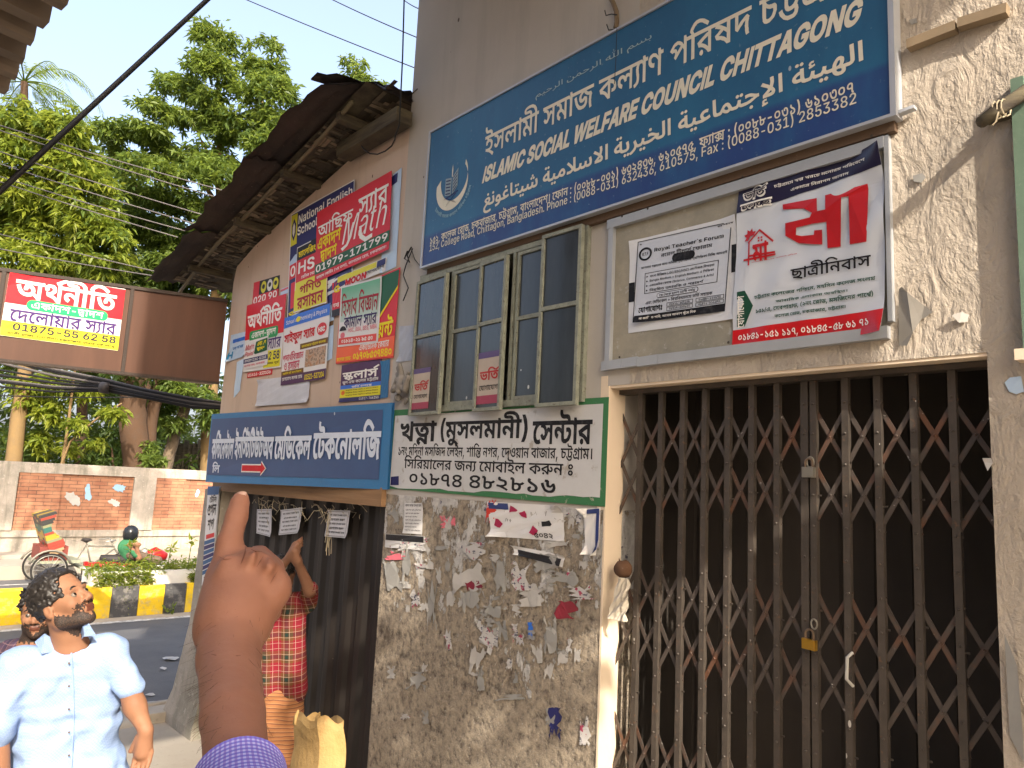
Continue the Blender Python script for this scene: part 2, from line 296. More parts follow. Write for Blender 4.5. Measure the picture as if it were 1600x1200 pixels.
[63,[33,-1,-8,1,-7,3,-6,5,-4,6,-3,8,-1,8,1,10,3,7,4,7,6,4,7,3,7,1,5,0,5,-2,4,-1,3,-3,4,-3,2,-3,2,-4,1,-4,-11,0,-2,4,-5,5,-3,0,-2,1,-3,0,-8,-2,-4,-3,-3,-5,-1,-5,-1,-6,1,-7,1,-5,3,-4,4,-3,4,-2,5,-1,4,0,4,2,3,2,2,3,2,8,2,-1,-16,0,0,9,24,0,0,-15,-3,-6,-4,-5,-5,-4,-6,-2]],
[47,[22,-33,-5,1,-4,1,-4,2,-4,3,-2,3,-2,4,0,11,4,8,4,3,3,4,4,2,4,3,3,2,4,2,2,3,2,2,0,5,-2,2,-2,1,-4,0,-1,-1,-2,0,-2,-1,-1,0,-2,-1,2,-2,3,-2,4,-4,1,-2,2,-2,4,-2,3,-1,2,0,2,-1,9,0,3,-1,2,-2,0,-4,-1,-2,-2,-1,-9,0,-10,2,-4,2,-3,2,-4,2,-1,2,-10,10,0,1,-1,1,0,2,-1,1,0,1,1,2,5,5,3,2,12,3,6,-1,5,-3,2,-3,1,-5,0,-4,-2,-4,-3,-4,-6,-6,-8,-6,-3,-2,-4,-3,-4,-6,0,-7,1,-2,2,-2,2,-1,3,-1,2,-1,11,0,9,3,4,1,3,-8,-3,-2,-4,-1,-3,-2,-4,0,-4,-1],[24,46,-2,1,-1,2,0,4,1,2,4,2,4,-2,2,-4,-2,-4,-2,-1]],
[25,[0,0,1,10,6,0,2,1,1,1,1,2,0,8,-3,9,-1,4,9,3,2,-3,1,-4,0,-4,1,-3,1,-4,0,-7,-2,-6,-4,-4,-2,-1,-6,-2],[12,45,-3,1,-2,2,-1,3,1,2,1,1,1,2,5,0,1,-2,2,-1,0,-5,-2,-1,-1,-1]],
[42,[5,-19,-2,10,5,0,5,1,4,2,6,4,2,3,1,4,0,9,-1,4,-2,3,-5,0,-2,-2,-2,-4,0,-3,1,-1,2,-1,1,-1,6,0,4,1,15,0,4,-2,1,-1,0,-4,-1,-2,-2,-1,-29,0,-4,1,-3,1,-3,3,-1,3,-1,4,1,3,1,4,1,3,4,6,3,2,3,1,4,1,4,-1,4,-2,3,-3,4,-10,0,-6,-1,-8,-3,-7,-4,-6,-6,-4,-8,-3]],
[45,[0,0,1,10,12,0,-1,1,-2,1,-1,2,-3,9,1,5,2,4,3,3,4,3,4,1,5,1,5,0,2,-1,3,0,-2,-10,-2,0,-2,1,-6,0,-4,-2,-3,-6,1,-1,0,-2,1,-1,1,-2,2,-2,2,0,1,-1,5,0,1,1,2,0,1,1,2,0,4,2,3,-9,-6,-3,-7,-2,-6,-1,-7,-2],[21,48,-3,3,-1,2,2,4,4,2,4,-2,1,-2,0,-4,-3,-3]],
[26,[19,0,-5,1,-3,2,-2,3,-2,8,-2,47,10,0,2,-42,0,-3,1,-3,1,-2,2,-1,6,0,2,-1,2,-2,1,-2,-2,-4,-2,-1]],
[33,[0,0,1,10,6,0,2,1,2,4,2,3,0,4,1,5,10,-2,-1,-1,0,-5,-1,-2,0,-3,1,-1,0,-1,1,-1,2,-1,8,0,4,-2,1,-1,0,-4,-3,-3,-10,0,-3,1,-4,2,-1,2,-1,3,-1,2,4,0,-2,-3,-6,-6,-3,-1],[23,35,-1,2,-2,1,0,4,3,3,2,1,4,-2,1,-2,0,-4,-3,-3],[10,35,-3,3,0,4,1,2,4,2,2,-1,3,-3,0,-4,-2,-1,-1,-2]],
[33,[0,0,1,10,6,0,2,1,2,4,2,3,0,4,1,5,10,-2,-1,-1,0,-5,-1,-2,0,-3,1,-1,0,-1,1,-1,2,-1,8,0,4,-2,1,-1,0,-4,-3,-3,-10,0,-3,1,-4,2,-1,2,-1,3,-1,2,4,0,-2,-3,-6,-6,-3,-1],[23,-19,-4,2,-2,4,1,2,3,3,4,0,1,-2,1,-1,1,-2,-2,-4,-1,-1],[9,-19,-4,2,-1,2,0,4,3,3,4,0,3,-3,0,-4,-1,-2]],
[75,[0,0,1,10,4,0,2,1,1,1,1,2,1,3,1,4,1,5,10,-2,-1,-1,0,-4,-1,-1,0,-6,1,-1,3,-1,7,0,2,1,1,1,1,2,1,3,1,4,0,6,10,-2,-1,-2,0,-6,-1,-2,0,-2,3,-3,9,0,2,1,1,1,0,2,1,2,-2,8,-1,5,-2,5,10,3,1,-3,1,-4,1,-3,1,-4,0,-10,-1,-4,-1,-3,-2,-2,-3,-2,-6,-2,-8,0,-3,1,-2,1,-4,4,0,3,3,0,-4,-6,-2,-2,-3,-1,-13,0,-2,1,-2,2,-2,3,-1,4,4,0,-2,-4,-5,-5,-3,-1],[41,49,-2,1,-2,2,-1,2,2,4,1,1,4,0,1,-1,2,-4,-1,-2,-2,-2],[33,39,-2,1,-1,2,0,4,1,1,4,2,2,-1,2,-2,0,-4,-1,-2,-1,-1],[45,39,-1,1,-2,4,1,2,2,2,2,1,2,-1,1,-1,2,-1,0,-4,-3,-3]],
[22],
[44,[39,0,-4,1,-4,2,-2,3,-2,4,-1,5,-1,32,10,0,1,-29,1,-3,0,-2,3,-3,5,0,3,-1,2,-2,0,-4,-1,-2,-2,-1],[30,8,-5,-1,-10,0,-4,1,-4,2,-4,6,-1,4,2,8,6,6,3,2,5,3,4,1,5,1,2,-10,-4,0,-6,-2,-2,-1,-2,-2,-2,-1,-1,-2,0,-3,1,-1,2,-1,1,-1,11,0,2,1],[30,56,-4,2,-1,1,-1,2,2,4,4,2,2,-1,1,-1,2,-4,-1,-2,-2,-2],[16,56,-2,1,-1,1,-2,1,0,4,3,3,2,1,4,-2,1,-2,0,-4,-1,-1]],
[47,[0,0,1,10,3,0,2,2,1,2,4,6,2,5,3,3,3,2,2,2,3,1,6,0,3,-1,3,-2,2,-3,2,-2,1,-3,1,-4,1,-3,-2,-8,-2,-3,-6,-4,-8,0,-4,1,-5,2,-5,3,4,9,4,-3,6,-2,6,0,2,2,0,4,-3,6,-2,1,-3,0,-2,-1,-1,-1,-1,-2,-2,-3,-1,-3,-2,-4,-2,-3,-4,-4,-4,-2]],
[55,[45,0,-3,2,-2,1,-2,2,-2,6,0,3,-2,47,10,0,2,-42,0,-3,1,-3,1,-2,1,-1,6,0,3,-1,2,-2,0,-4,-1,-2,-2,-1],[5,0,-1,1,1,10,6,-1,6,0,5,1,4,2,4,3,3,4,2,5,0,7,5,-12,-4,-10,-2,-3,-9,-6,-4,-1],[30,11,-1,3,-3,3,-2,4,-3,3,-4,5,-9,9,-5,4,7,7,16,-16,3,-4,3,-3,4,-6,1,-2]],
[75,[0,0,1,10,4,0,2,1,1,1,1,2,1,3,1,4,1,5,10,-2,-1,-1,0,-4,-1,-1,0,-6,1,-1,3,-1,7,0,2,1,1,1,1,2,1,3,1,4,0,6,10,-2,-1,-2,0,-6,-1,-2,0,-2,3,-3,9,0,2,1,1,1,0,2,1,2,-2,8,-1,5,-2,5,10,3,1,-3,1,-4,1,-3,1,-4,0,-10,-1,-4,-1,-3,-2,-2,-3,-2,-6,-2,-8,0,-3,1,-2,1,-4,4,0,3,3,0,-4,-6,-2,-2,-3,-1,-13,0,-2,1,-2,2,-2,3,-1,4,4,0,-2,-4,-5,-5,-3,-1]],
[52,[33,45,0,5,-1,3,0,5,-1,2,10,1,1,-2,0,-5,1,-3,0,-9,-3,-12,-1,-3,-2,-3,-2,-2,-2,-4,-6,-6,-4,-2,12,0,1,1,1,0,0,4,-2,3,-4,4,-4,3,-5,5,-12,8,-7,5,6,8,8,-6,7,-5,6,-5,5,-4,4,-4,3,-4,4,-6,0,-3,1,-2,-1,-2,0,-2,-2,-4,-2,-2,-6,-2,-26,0,0,10,7,6,6,5,5,6,3,6]],
[22,[7,0,-2,61,10,0,2,-61]],
[28,[0,0,1,10,8,0,2,1,1,1,1,2,0,8,-3,9,-1,4,10,3,1,-3,2,-8,1,-3,0,-12,-1,-4,-2,-3,-6,-4,-4,-1],[19,-19,-4,2,-1,2,0,4,3,3,4,0,1,-2,2,-1,0,-4,-3,-3],[5,-19,-2,1,-1,1,-2,4,1,2,1,1,1,2,4,0,3,-3,1,-2,-2,-4]],
[36,[1,-19,-4,8,5,2,4,2,4,3,3,2,4,6,1,3,0,7,-2,4,-1,4,-2,4,9,5,3,-9,3,-6,1,-3,2,-2,2,-1,4,0,4,-2,1,-1,0,-2,-2,-4,-2,-1,-5,0,-3,1,-2,1,-2,2,-2,4,3,-1,-1,-5,-4,-8,-4,-4,-8,-6,-5,-2]],
[54,[47,0,-3,1,-2,1,-3,2,-2,2,-2,3,-1,3,6,5,2,-3,1,-2,3,-1,2,-1,7,0,3,-1,2,-2,0,-4,-1,-2,-2,-1],[0,0,1,10,9,0,12,3,4,2,4,1,3,2,-2,2,-9,3,-4,1,-9,0,-1,-1,-2,0,-1,10,2,0,3,1,9,0,3,-1,4,-1,3,-2,3,-1,3,-2,3,-1,2,-1,3,-1,5,0,1,-10,-3,0,-4,-1,-3,-1,-3,-2,-3,-1,-3,-2,-8,-4,-4,-1,-5,-1,-6,-1],[12,43,-2,1,-1,2,0,4,1,2,2,1,4,0,2,-1,1,-2,0,-4,-1,-2,-2,-1]],
[24,[0,0,1,10,6,0,1,2,1,1,0,7,-2,41,10,0,2,-41,0,-9,-1,-3,-2,-3,-2,-2,-4,-2,-4,-1]],
[45,[0,0,1,10,12,0,-1,1,-2,1,-1,2,-3,9,1,5,2,4,3,3,4,3,4,1,5,1,5,0,2,-1,3,0,-2,-10,-2,0,-2,1,-6,0,-4,-2,-3,-6,1,-1,0,-2,1,-1,1,-2,2,-2,2,0,1,-1,5,0,1,1,2,0,1,1,2,0,4,2,3,-9,-6,-3,-7,-2,-6,-1,-7,-2]],
[51,[0,0,1,10,3,0,1,2,2,2,1,2,2,3,2,4,4,6,2,1,3,2,2,1,7,0,2,-1,3,-2,2,-2,2,-4,3,-5,1,-3,2,-3,1,-2,2,-1,4,0,4,-2,0,-1,1,-2,-2,-4,-2,-1,-6,0,-6,2,-2,3,2,1,-1,-2,-3,-3,-4,-2,-3,-1,-2,1,-3,0,-3,2,-3,1,-5,5,-2,-2,-2,-3,-4,-2],[18,16,1,-2,2,-1,1,-1,1,-2,2,0,2,-1,1,-1,2,0,2,1,1,1,1,2,-1,3,-1,1,0,2,-2,2,-1,2,-1,1,-1,0,-1,1,-1,-1,-2,0,-1,-1,-1,-2,-1,-1]],
[52,[0,0,1,10,9,0,12,3,4,2,4,1,3,2,-2,2,-9,3,-4,1,-9,0,-1,-1,-2,0,-1,10,2,0,3,1,9,0,3,-1,4,-1,3,-2,3,-1,3,-2,3,-1,2,-1,3,-1,5,0,1,-10,-3,0,-4,-1,-3,-1,-3,-2,-3,-1,-3,-2,-8,-4,-4,-1,-5,-1,-6,-1],[23,-18,-2,1,-2,4,2,4,2,1,4,0,1,-1,2,-4,-2,-4,-1,-1]],
[52,[33,45,0,5,-1,3,0,5,-1,2,10,1,1,-2,0,-5,1,-3,0,-9,-3,-12,-1,-3,-2,-3,-2,-2,-2,-4,-6,-6,-4,-2,12,0,1,1,1,0,0,4,-2,3,-4,4,-4,3,-5,5,-12,8,-7,5,6,8,8,-6,7,-5,6,-5,5,-4,4,-4,3,-4,4,-6,0,-3,1,-2,-1,-2,0,-2,-2,-4,-2,-2,-6,-2,-26,0,0,10,7,6,6,5,5,6,3,6],[8,-26,-1,6,4,0,2,1,1,0,0,-2,-2,1,-3,2,-1,3,0,5,1,2,1,1,4,2,7,0,-1,-6,-1,0,-1,1,-3,0,-1,-1,0,-1,-1,-1,1,-1,0,-2,1,-1,2,0,1,-1,1,0,-4,-1,4,2,2,0,2,1,2,-5,-3,-1,-2,-1,-3,-1,-3,0]],
[31,[0,0,1,10,5,0,2,1,2,4,1,3,1,4,1,5,9,-2,0,-1,-1,-2,0,-10,4,-2,7,0,4,-2,0,-1,1,-2,-2,-4,-2,-1,-7,0,-4,1,-3,1,-2,2,-2,3,0,3,3,0,-1,-3,-6,-6,-3,-1],[7,37,-1,5,2,1,2,0,2,1,1,0,-1,-2,-2,1,-2,2,-1,2,-1,3,1,3,1,2,1,1,4,2,6,0,1,-1,-1,-5,-2,0,-1,1,-1,0,-1,-1,-1,0,-1,-1,0,-3,2,-2,2,-1,2,0,-4,-1,2,1,2,0,4,2,1,-5,-2,-1,-3,-1,-2,-1,-3,-1,-3,0]],
[46,[22,-18,-5,2,-4,3,-4,5,-2,6,-1,7,1,7,1,6,2,6,3,5,3,4,3,3,4,2,7,0,2,-2,3,-2,2,-2,1,-4,0,-7,-1,-4,-1,-3,-6,-6,-5,-2,4,6,2,-1,3,0,3,-1,10,0,4,-2,0,-1,1,-2,-2,-4,-2,-1,-13,0,-2,1,-3,0,9,2,1,-3,2,-2,0,-6,-1,-3,-1,-2,-3,-2,-2,-2,-4,-1],[0,0,1,10,7,0,1,-9,-2,-1],[27,-9,2,1,1,0,2,2,0,1,1,1,-1,2,0,1,-3,3,-3,0,-3,1,-1,0,-2,-1,-4,0,-2,-1,1,9,3,0,2,1,3,1,2,1,3,6,0,7,-1,1,0,1,-3,0,-3,-3,-1,-3,-2,-3,-1,-4,0,-4,-1,-4,1,-5,0,-3,1,-3,2,-2,2,-1,1,-1,2,0]],
[52,[7,-33,-2,7,-2,12,-1,5,-1,4,0,4,1,7,1,6,3,5,3,4,4,4,4,3,8,4,4,1,3,1,4,-2,2,-2,1,-2,2,-3,2,-4,2,-5,1,-2,2,-2,1,-2,4,0,4,-2,1,-1,0,-4,-1,-2,-2,-1,-6,0,-6,2,-2,3,2,2,-1,-3,-1,-2,-6,-3,-3,-1,-2,1,-3,0,-3,1,-2,2,-3,2,-2,2,-2,3,-3,3,3,0,-2,-3,-1,-4,-1,-3,0,-6,1,-4,0,-3,2,-8,0,-4,1,-4,1,-3],[33,8,1,1,1,0,1,1,0,1,1,1,-1,1,-1,2,0,2,-2,4,-2,2,-4,0,-1,-1,-2,-1,-1,-1,-2,-1,-2,-2,0,2,4,-6,2,-2,3,-1,2,-1]],
[52,[0,0,1,10,9,0,12,3,4,2,4,1,3,2,-2,2,-9,3,-4,1,-9,0,-1,-1,-2,0,-1,10,2,0,3,1,9,0,3,-1,4,-1,3,-2,3,-1,3,-2,3,-1,2,-1,3,-1,5,0,1,-10,-3,0,-4,-1,-3,-1,-3,-2,-3,-1,-3,-2,-8,-4,-4,-1,-5,-1,-6,-1]],
[65,[2,1,1,4,0,4,1,4,2,5,9,-3,-1,-4,-1,-3,-1,-2,0,-3,1,-4,1,-3,6,-4,8,-2,5,1,4,1,3,1,3,2,1,2,2,2,0,12,-2,6,-1,4,-1,3,10,3,1,-3,1,-2,0,-4,1,-1,0,-1,1,-3,1,-1,4,-2,5,0,4,-2,1,-1,0,-4,-3,-3,-6,0,-3,1,-4,2,-1,2,-1,3,3,-4,-1,-5,-1,-4,-2,-4,-3,-4,-4,-3,-5,-2,-6,-1,-11,0,-5,1,-4,1,-4,3,-3,2,-3,4,-1,4],[27,34,-3,3,-1,2,2,4,4,2,4,-2,1,-2,0,-4,-3,-3]],
[118,[37,0,-3,1,-6,6,-14,0,-4,2,-6,4,-1,3,-1,4,1,5,2,5,4,3,4,4,12,4,0,6,10,0,1,-29,1,-3,0,-2,3,-3,11,0,2,1,0,2,1,3,0,4,-2,32,10,0,2,-32,0,-4,1,-3,1,-2,4,-2,6,0,3,1,1,1,1,2,0,7,-2,41,10,0,2,-41,0,-9,-1,-3,-2,-3,-2,-2,-4,-2,-4,-1,-11,0,-3,1,-4,4,-6,-4,-4,-1],[26,17,0,14,-8,-2,-5,-5,-1,-3,1,-1,0,-1,4,-2],[103,0,-2,61,10,0,2,-61],[50,56,-2,1,-2,2,-1,2,0,5,1,2,4,1,0,-7,1,0,1,-1,1,1,0,1,1,1,0,6,5,2,0,-7,1,-1,2,0,0,1,1,1,0,2,-1,2,0,3,4,1,1,-2,0,-2,1,-2,0,-2,-1,-2,-1,-3,-2,-1,-3,-1,-2,0,-2,1,-1,2,0,2,1,-1,0,-3,-2,-2,-2,-1],[53,75,-1,15,7,0,0,-15]],
[80,[0,0,1,10,4,0,2,1,1,1,1,2,1,3,1,4,1,5,10,-2,-1,-2,0,-3,-1,-2,0,-4,1,-1,0,-1,2,-1,8,0,2,1,1,1,1,2,1,3,1,4,0,6,10,-2,-1,-2,0,-6,-1,-2,0,-2,3,-3,8,0,3,1,1,2,1,3,0,4,-1,3,0,9,9,0,0,-6,1,-5,1,-4,1,-3,1,-2,2,-2,6,0,4,-2,1,-1,0,-4,-3,-3,-8,0,-6,3,-2,2,-1,2,-1,3,2,0,-2,-4,-1,-3,-3,-1,-2,-2,-10,0,-6,2,-2,2,-1,2,0,3,3,0,-4,-6,-2,-2,-3,-1,-13,0,-2,1,-2,2,-2,3,-1,4,4,0,-2,-4,-5,-5,-3,-1]],
[25,[0,0,1,10,6,0,2,1,1,1,1,2,0,8,-3,9,-1,4,9,3,2,-3,1,-4,0,-4,1,-3,1,-4,0,-7,-2,-6,-4,-4,-2,-1,-6,-2],[8,-18,-2,1,-1,2,0,4,1,2,2,1,4,0,3,-3,0,-4,-3,-3]],
[51,[25,0,-7,1,-4,2,-3,4,-1,4,0,4,2,4,8,4,4,-8,-2,0,-2,-2,0,-3,1,-1,2,0,2,-1,4,1,3,1,2,3,0,5,-2,4,-2,2,-3,2,-4,2,-8,6,-2,2,-2,3,-1,2,0,5,1,2,1,3,2,2,8,-5,0,-1,-2,-2,0,-3,3,-3,2,-1,6,-4,8,-6,4,-6,1,-3,0,-4,-2,-8,-3,-3,-8,-4]],
[51,[27,0,-12,2,-5,3,-3,5,-2,5,-1,6,1,6,3,6,4,5,6,6,8,4,9,5,4,-6,0,-1,-1,-1,0,-4,6,-3,1,0,1,1,3,-7,-4,-2,-4,-3,-4,-4,-1,-2,0,-4,2,-2,2,-1,6,0,3,-9,-10,-4,-6,-1],[33,8,2,1,2,0,1,1,1,-2,-5,1,-4,3,-3,3,0,7,1,3,2,3,5,5,4,3,2,-4,-3,0,-3,1,-4,4,0,2,-1,1,0,2,1,1,0,1,4,-1,-6,-3,-5,-3,-5,-4,-3,-4,-2,-4,-1,-5,1,-4,1,-3,6,-4,3,-1]],
[51,[10,47,2,4,2,2,7,-4,-1,-1,0,-3,1,-1,2,-1,2,0,3,-1,7,-2,5,-3,2,-4,1,-5,-1,-6,-3,-4,-6,-3,-7,-2,-1,1,-2,0,1,2,5,-1,4,-2,3,-2,4,-2,3,-2,4,-3,-5,-6,-4,3,-5,3,-8,4,-5,2,-4,2,-6,1,-5,1,1,8,3,-1,3,0,4,-1,4,0,6,1,5,1,2,2,1,3,-1,2,0,1,-1,2,-2,1,-3,0,-3,1,-5,1,-4,2,-2,2,-2,1,-1,3]],
[23,[3,-16,4,25,11,0,-8,-25]],
[32,[33,52,0,-8,-4,0,-3,-1,-2,-2,-3,-2,-3,-3,-2,-3,-1,-3,-2,-8,1,-5,1,-3,2,-3,2,-2,2,-1,6,0,2,1,1,1,4,-8,-3,-1,-2,-1,-11,0,-5,2,-4,3,-3,5,-2,5,0,13,2,5,3,5,3,4,5,4,5,2,-6,-3,-1,-1,-16,0,0,8]],
[61,[62,52,0,-8,-30,0,0,-12,1,-2,0,-1,1,-1,2,0,2,1,3,3,1,2,2,2,8,1,4,-8,1,-4,1,-5,-1,-5,-2,-4,-3,-4,-4,-3,-6,-2,-12,0,-10,4,-4,3,-4,5,-4,6,-3,8,-3,9,9,3,3,-10,3,-8,4,-5,4,-4,5,-2,5,-1,6,1,4,2,2,4,1,4,0,3,-1,3,-2,4,6,1,-3,-4,-2,-3,-6,-4,-3,-1,-6,0,-4,2,-2,2,-2,6,0,14,-24,0,0,8]],
[52,[53,52,0,-8,-9,0,0,-44,-9,0,-3,4,-4,4,-5,4,-5,3,-6,2,-6,1,-4,10,8,4,18,8,9,2,-2,-3,0,5,-36,0,0,8],[35,36,2,-2,-12,-4,-6,-3,-5,-3,4,-1,8,-4,8,-6,3,-4,-2,0]],
[37,[11,27,15,-12,4,-5,6,-10,-7,-4,-3,5,-4,4,-3,4,-4,4,-4,3,-5,3],[6,44,1,2,2,3,3,2,3,1,7,0,3,-1,2,-2,2,-3,2,-2,0,-7,-4,-6,-2,-1,-3,-2,-7,0,-3,2,-3,1,-2,3,-1,3],[13,40,2,-4,1,-1,4,0,2,1,2,4,-2,4,-2,1,-4,0,-1,-1]],
[59,[60,52,0,-8,-9,0,0,-44,-9,0,0,58,7,0,2,-6],[30,53,3,0,3,-1,2,-2,3,-2,2,-3,1,-2,0,-11,-3,5,-3,4,-3,3,-4,1,-3,-1,-2,-1,-2,-4,1,-3,2,-2,3,-1,5,-1,-1,-9,-5,1,-5,2,-3,2,-2,3,-1,4,0,8,1,4,2,2,3,2],[7,53,3,-1,4,-1,3,-2,2,-3,1,-3,1,-5,-1,-4,-1,-3,-2,-3,-3,-3,-4,-1,-5,-1,-1,9,3,0,3,1,2,1,1,1,1,2,0,4,-2,2,-2,1,-4,1,-3,0,-1,-1,-2,0,-1,8,2,0,2,1]],
[33,[15,0,0,52,10,0,0,-52]],
[73,[74,52,0,-8,-61,0,0,1,6,-2,3,-2,2,-2,3,-2,2,-1,0,-7,-2,-1,-6,-2,-2,-2,-3,-1,-2,-2,-1,1,5,-1,4,-1,8,-4,4,-3,3,-3,0,32,3,0,5,-1,5,0,4,-1,8,-4,3,-2,2,-3,1,-2,2,-6,-1,-3,0,-3,-4,-4,-3,-1,-10,0,0,8,6,0,1,1,1,2,0,4,-3,3,-4,2,-7,1,0,-33,-9,0,-4,4,-8,6,-6,3,-6,1,-6,2,-4,9,3,1,2,2,3,1,3,2,3,1,2,1,-3,2,-8,4,-5,1,3,6,2,-2,-9,0,0,8]],
[52,[53,52,0,-8,-8,0,0,-44,-10,0,0,19,2,-5,-3,4,-3,3,-9,6,-6,0,-2,-1,-1,-2,0,-4,3,-3,3,-1,-4,-8,-5,2,-4,4,-2,4,-1,4,0,4,2,4,2,2,3,2,4,1,7,0,3,-1,4,-2,6,-4,3,-3,-1,-1,0,4,-1,2,0,14,-36,0,0,8]],
[23,[11,-1,-4,2,-2,2,0,5,4,4,5,0,2,-2,2,-4,-1,-3,-1,-2,-2,-1],[9,31,-4,4,0,5,2,2,4,2,3,-1,2,-1,1,-2,1,-3,-2,-4,-2,-2]],
[33,[8,25,0,7,1,7,4,14,6,12,10,0,-3,-7,-3,-6,-2,-7,-2,-14,0,-12,1,-5,1,-6,2,-6,3,-6,3,-7,-10,0,-5,8,-3,10,-2,9]],
[51,[25,7,-10,2,-4,3,-3,4,-2,5,-1,6,1,4,1,5,3,4,4,3,5,3,13,0,5,-2,4,-3,3,-4,2,-10,-2,-10,-3,-4,-4,-3,-5,-2],[23,38,-3,-1,-4,-4,-1,-3,0,-7,1,-2,1,-3,2,-1,3,-2,6,0,3,2,2,1,2,3,1,3,0,6,-1,3,-1,2,-2,2,-3,1]],
[51,[21,0,-3,0,-2,1,-3,1,-3,3,-1,2,-1,3,0,30,-1,1,0,1,-1,1,-2,0,-2,1,1,8,7,0,2,-1,3,-3,2,-4,0,-13,2,1,4,0,1,1,1,0,2,-1,4,0,1,-1,5,0,4,2,2,3,8,-4,-2,-3,-4,-4,-2,-1,-3,0,-2,-1,-1,0,0,1,-2,0,3,2,2,-4,0,-9,-2,-5,-3,-3,-4,-3],[24,8,2,1,1,1,2,1,0,2,1,1,1,2,0,2,-1,2,0,2,-2,1,-1,1,-2,0,-1,1,-2,-1,-4,0,-1,-1,0,-12,1,-1,0,-1,1,0,1,-1]],
[54,[41,30,0,-9,-28,0,0,9]],
[51,[48,25,-2,-12,-2,-4,-3,-3,-5,-3,-10,0,-5,1,-4,2,-3,4,-4,5,-3,6,-2,9,-2,10,8,2,3,-10,2,-8,3,-6,3,-4,4,-2,3,-1,4,1,2,1,2,2,1,3,0,3,1,4,-2,8,-2,6,-2,2,-4,0,-2,-2,0,-4,1,-1,0,-1,-9,-2,-1,2,0,2,-1,2,0,2,1,4,1,2,2,2,3,1,2,1,3,0,6,-1,5,-2,3,-4,3,-5]],
[33,[4,-11,3,7,3,6,2,7,1,5,1,6,0,11,-1,7,-4,14,-2,6,-3,7,10,0,6,-12,2,-7,3,-21,-1,-9,-2,-10,-3,-9,-5,-8]],
[51,[26,3,-5,1,-4,2,-4,3,-3,5,-3,6,-3,7,-2,9,9,3,1,-7,2,-6,2,-5,2,-4,3,-2,2,-2,6,-2,5,1,3,2,2,4,1,5,-1,4,0,2,-2,4,6,0,-2,-4,-2,-3,-4,-4,-3,-1,-4,0,-2,1,-2,0,-4,4,0,3,-1,4,0,7,-1,1,-2,0,-2,1,1,8,7,0,2,-1,3,-3,1,-2,0,-11,1,-1,0,-2,1,-1,2,0,1,1,1,0,1,2,1,1,1,3,7,2,1,-2,2,-6,1,-2,0,-3,1,-3,-2,-10,-3,-4,-3,-3,-5,-2]],
[51,[26,0,-9,1,-7,3,-4,5,-1,5,1,5,2,4,5,3,6,3,0,-3,-8,4,-4,4,-1,2,0,7,2,3,3,2,8,4,13,0,5,-2,4,-2,3,-2,2,-6,-2,-6,-2,-2,-6,-4,-3,-1,-1,2,6,-2,5,-3,3,-4,0,-5,-1,-7,-4,-4,-6,-3],[26,8,5,0,3,2,2,2,1,3,-2,4,-2,2,-2,1,-3,1,-2,1,-5,-2,-4,-2,-2,-2,-1,-3,1,-3,2,-2,4,-1],[26,31,2,1,3,1,2,1,1,2,1,1,1,2,-1,2,-2,2,-3,1,-10,0,-2,-1,-1,-1,-1,-2,-1,-1,1,-3,2,-2,3,-1]],
[51,[31,24,5,-1,-6,-2,-4,-1,-3,0,-8,1,-6,3,-3,4,-1,6,1,4,1,3,4,6,4,2,3,2,4,1,7,0,3,-1,2,-1,3,-1,1,-2,2,-2,0,-3,1,-4,0,-27,2,-2,3,0,-1,-9,-5,0,-3,1,-3,2,-1,2,-1,3,-1,4],[26,28,3,1,2,0,0,0,0,13,-1,1,-1,0,-1,1,-4,0,-2,-1,-2,0,-3,-3,-2,-4,0,-5,2,-2,3,-1]],
[80,[40,46,0,-4,5,-1,8,-4,3,-3,2,-4,1,-4,-1,-2,-1,-3,-3,-3,-2,-1,-8,0,0,7,4,0,2,1,0,5,-3,2,-3,1,-4,2,0,-28,-9,0,-3,3,-8,6,-4,2,-5,2,-5,1,-4,9,5,3,20,8,4,1,0,4],[30,37,3,-2,-4,-1,-4,-2,-3,-1,-4,-2,-4,-1,-3,-2,-1,1,7,-1,10,-6,4,-4,0,4,-1,1],[58,52,0,-8,-59,0,0,8],[80,52,0,-8,-8,0,0,-47,-9,0,0,47,-7,0,0,8],[23,-2,-3,1,-2,1,-4,4,-2,4,6,4,2,-3,3,-3,7,0,1,1,8,4,3,1,3,2,6,0,3,-1,2,-1,9,-6,-2,-8,-3,2,-4,4,-4,2,-4,0,-2,-1,-1,0,-6,-3,-3,-1,-6,-3]],
[54,[8,0,0,9,40,0,0,-9],[35,61,0,-61,-11,0,0,51,-15,-10,0,11,14,9]],
[54,[27,-1,-6,1,-5,1,-4,3,-4,4,-2,4,0,5,10,0,1,-3,2,-4,2,-1,3,-1,6,0,2,2,3,1,3,9,-2,6,-1,2,-3,2,-6,2,-2,0,-6,-2,-1,-2,-10,2,3,31,35,0,0,-9,-26,0,-2,-16,1,0,2,2,2,1,4,1,7,0,4,-1,6,-4,2,-3,2,-4,1,-4,0,-10,-2,-5,-4,-4,-4,-3,-5,-2]],
[54,[6,0,0,8,22,21,2,3,3,2,1,3,2,2,1,2,0,5,-1,3,-2,2,-2,1,-3,1,-5,0,-3,-1,-2,-2,-2,-4,0,-3,-11,0,1,5,2,5,3,4,4,3,5,1,6,1,6,-1,5,-1,4,-3,3,-4,2,-4,0,-8,-1,-3,-4,-8,-20,-20,0,-1,26,0,0,-9]],
[51,[26,-1,-7,1,-5,2,-8,8,-2,6,0,13,2,6,4,5,4,3,5,3,13,0,10,-6,3,-5,2,-6,0,-13,-2,-6,-3,-4,-5,-4,-5,-2],[29,8,3,2,2,2,1,3,2,8,-1,4,-2,6,-2,3,-6,2,-4,-1,-3,-1,-2,-3,-2,-6,0,-8,1,-4,1,-3,2,-2,3,-2]],
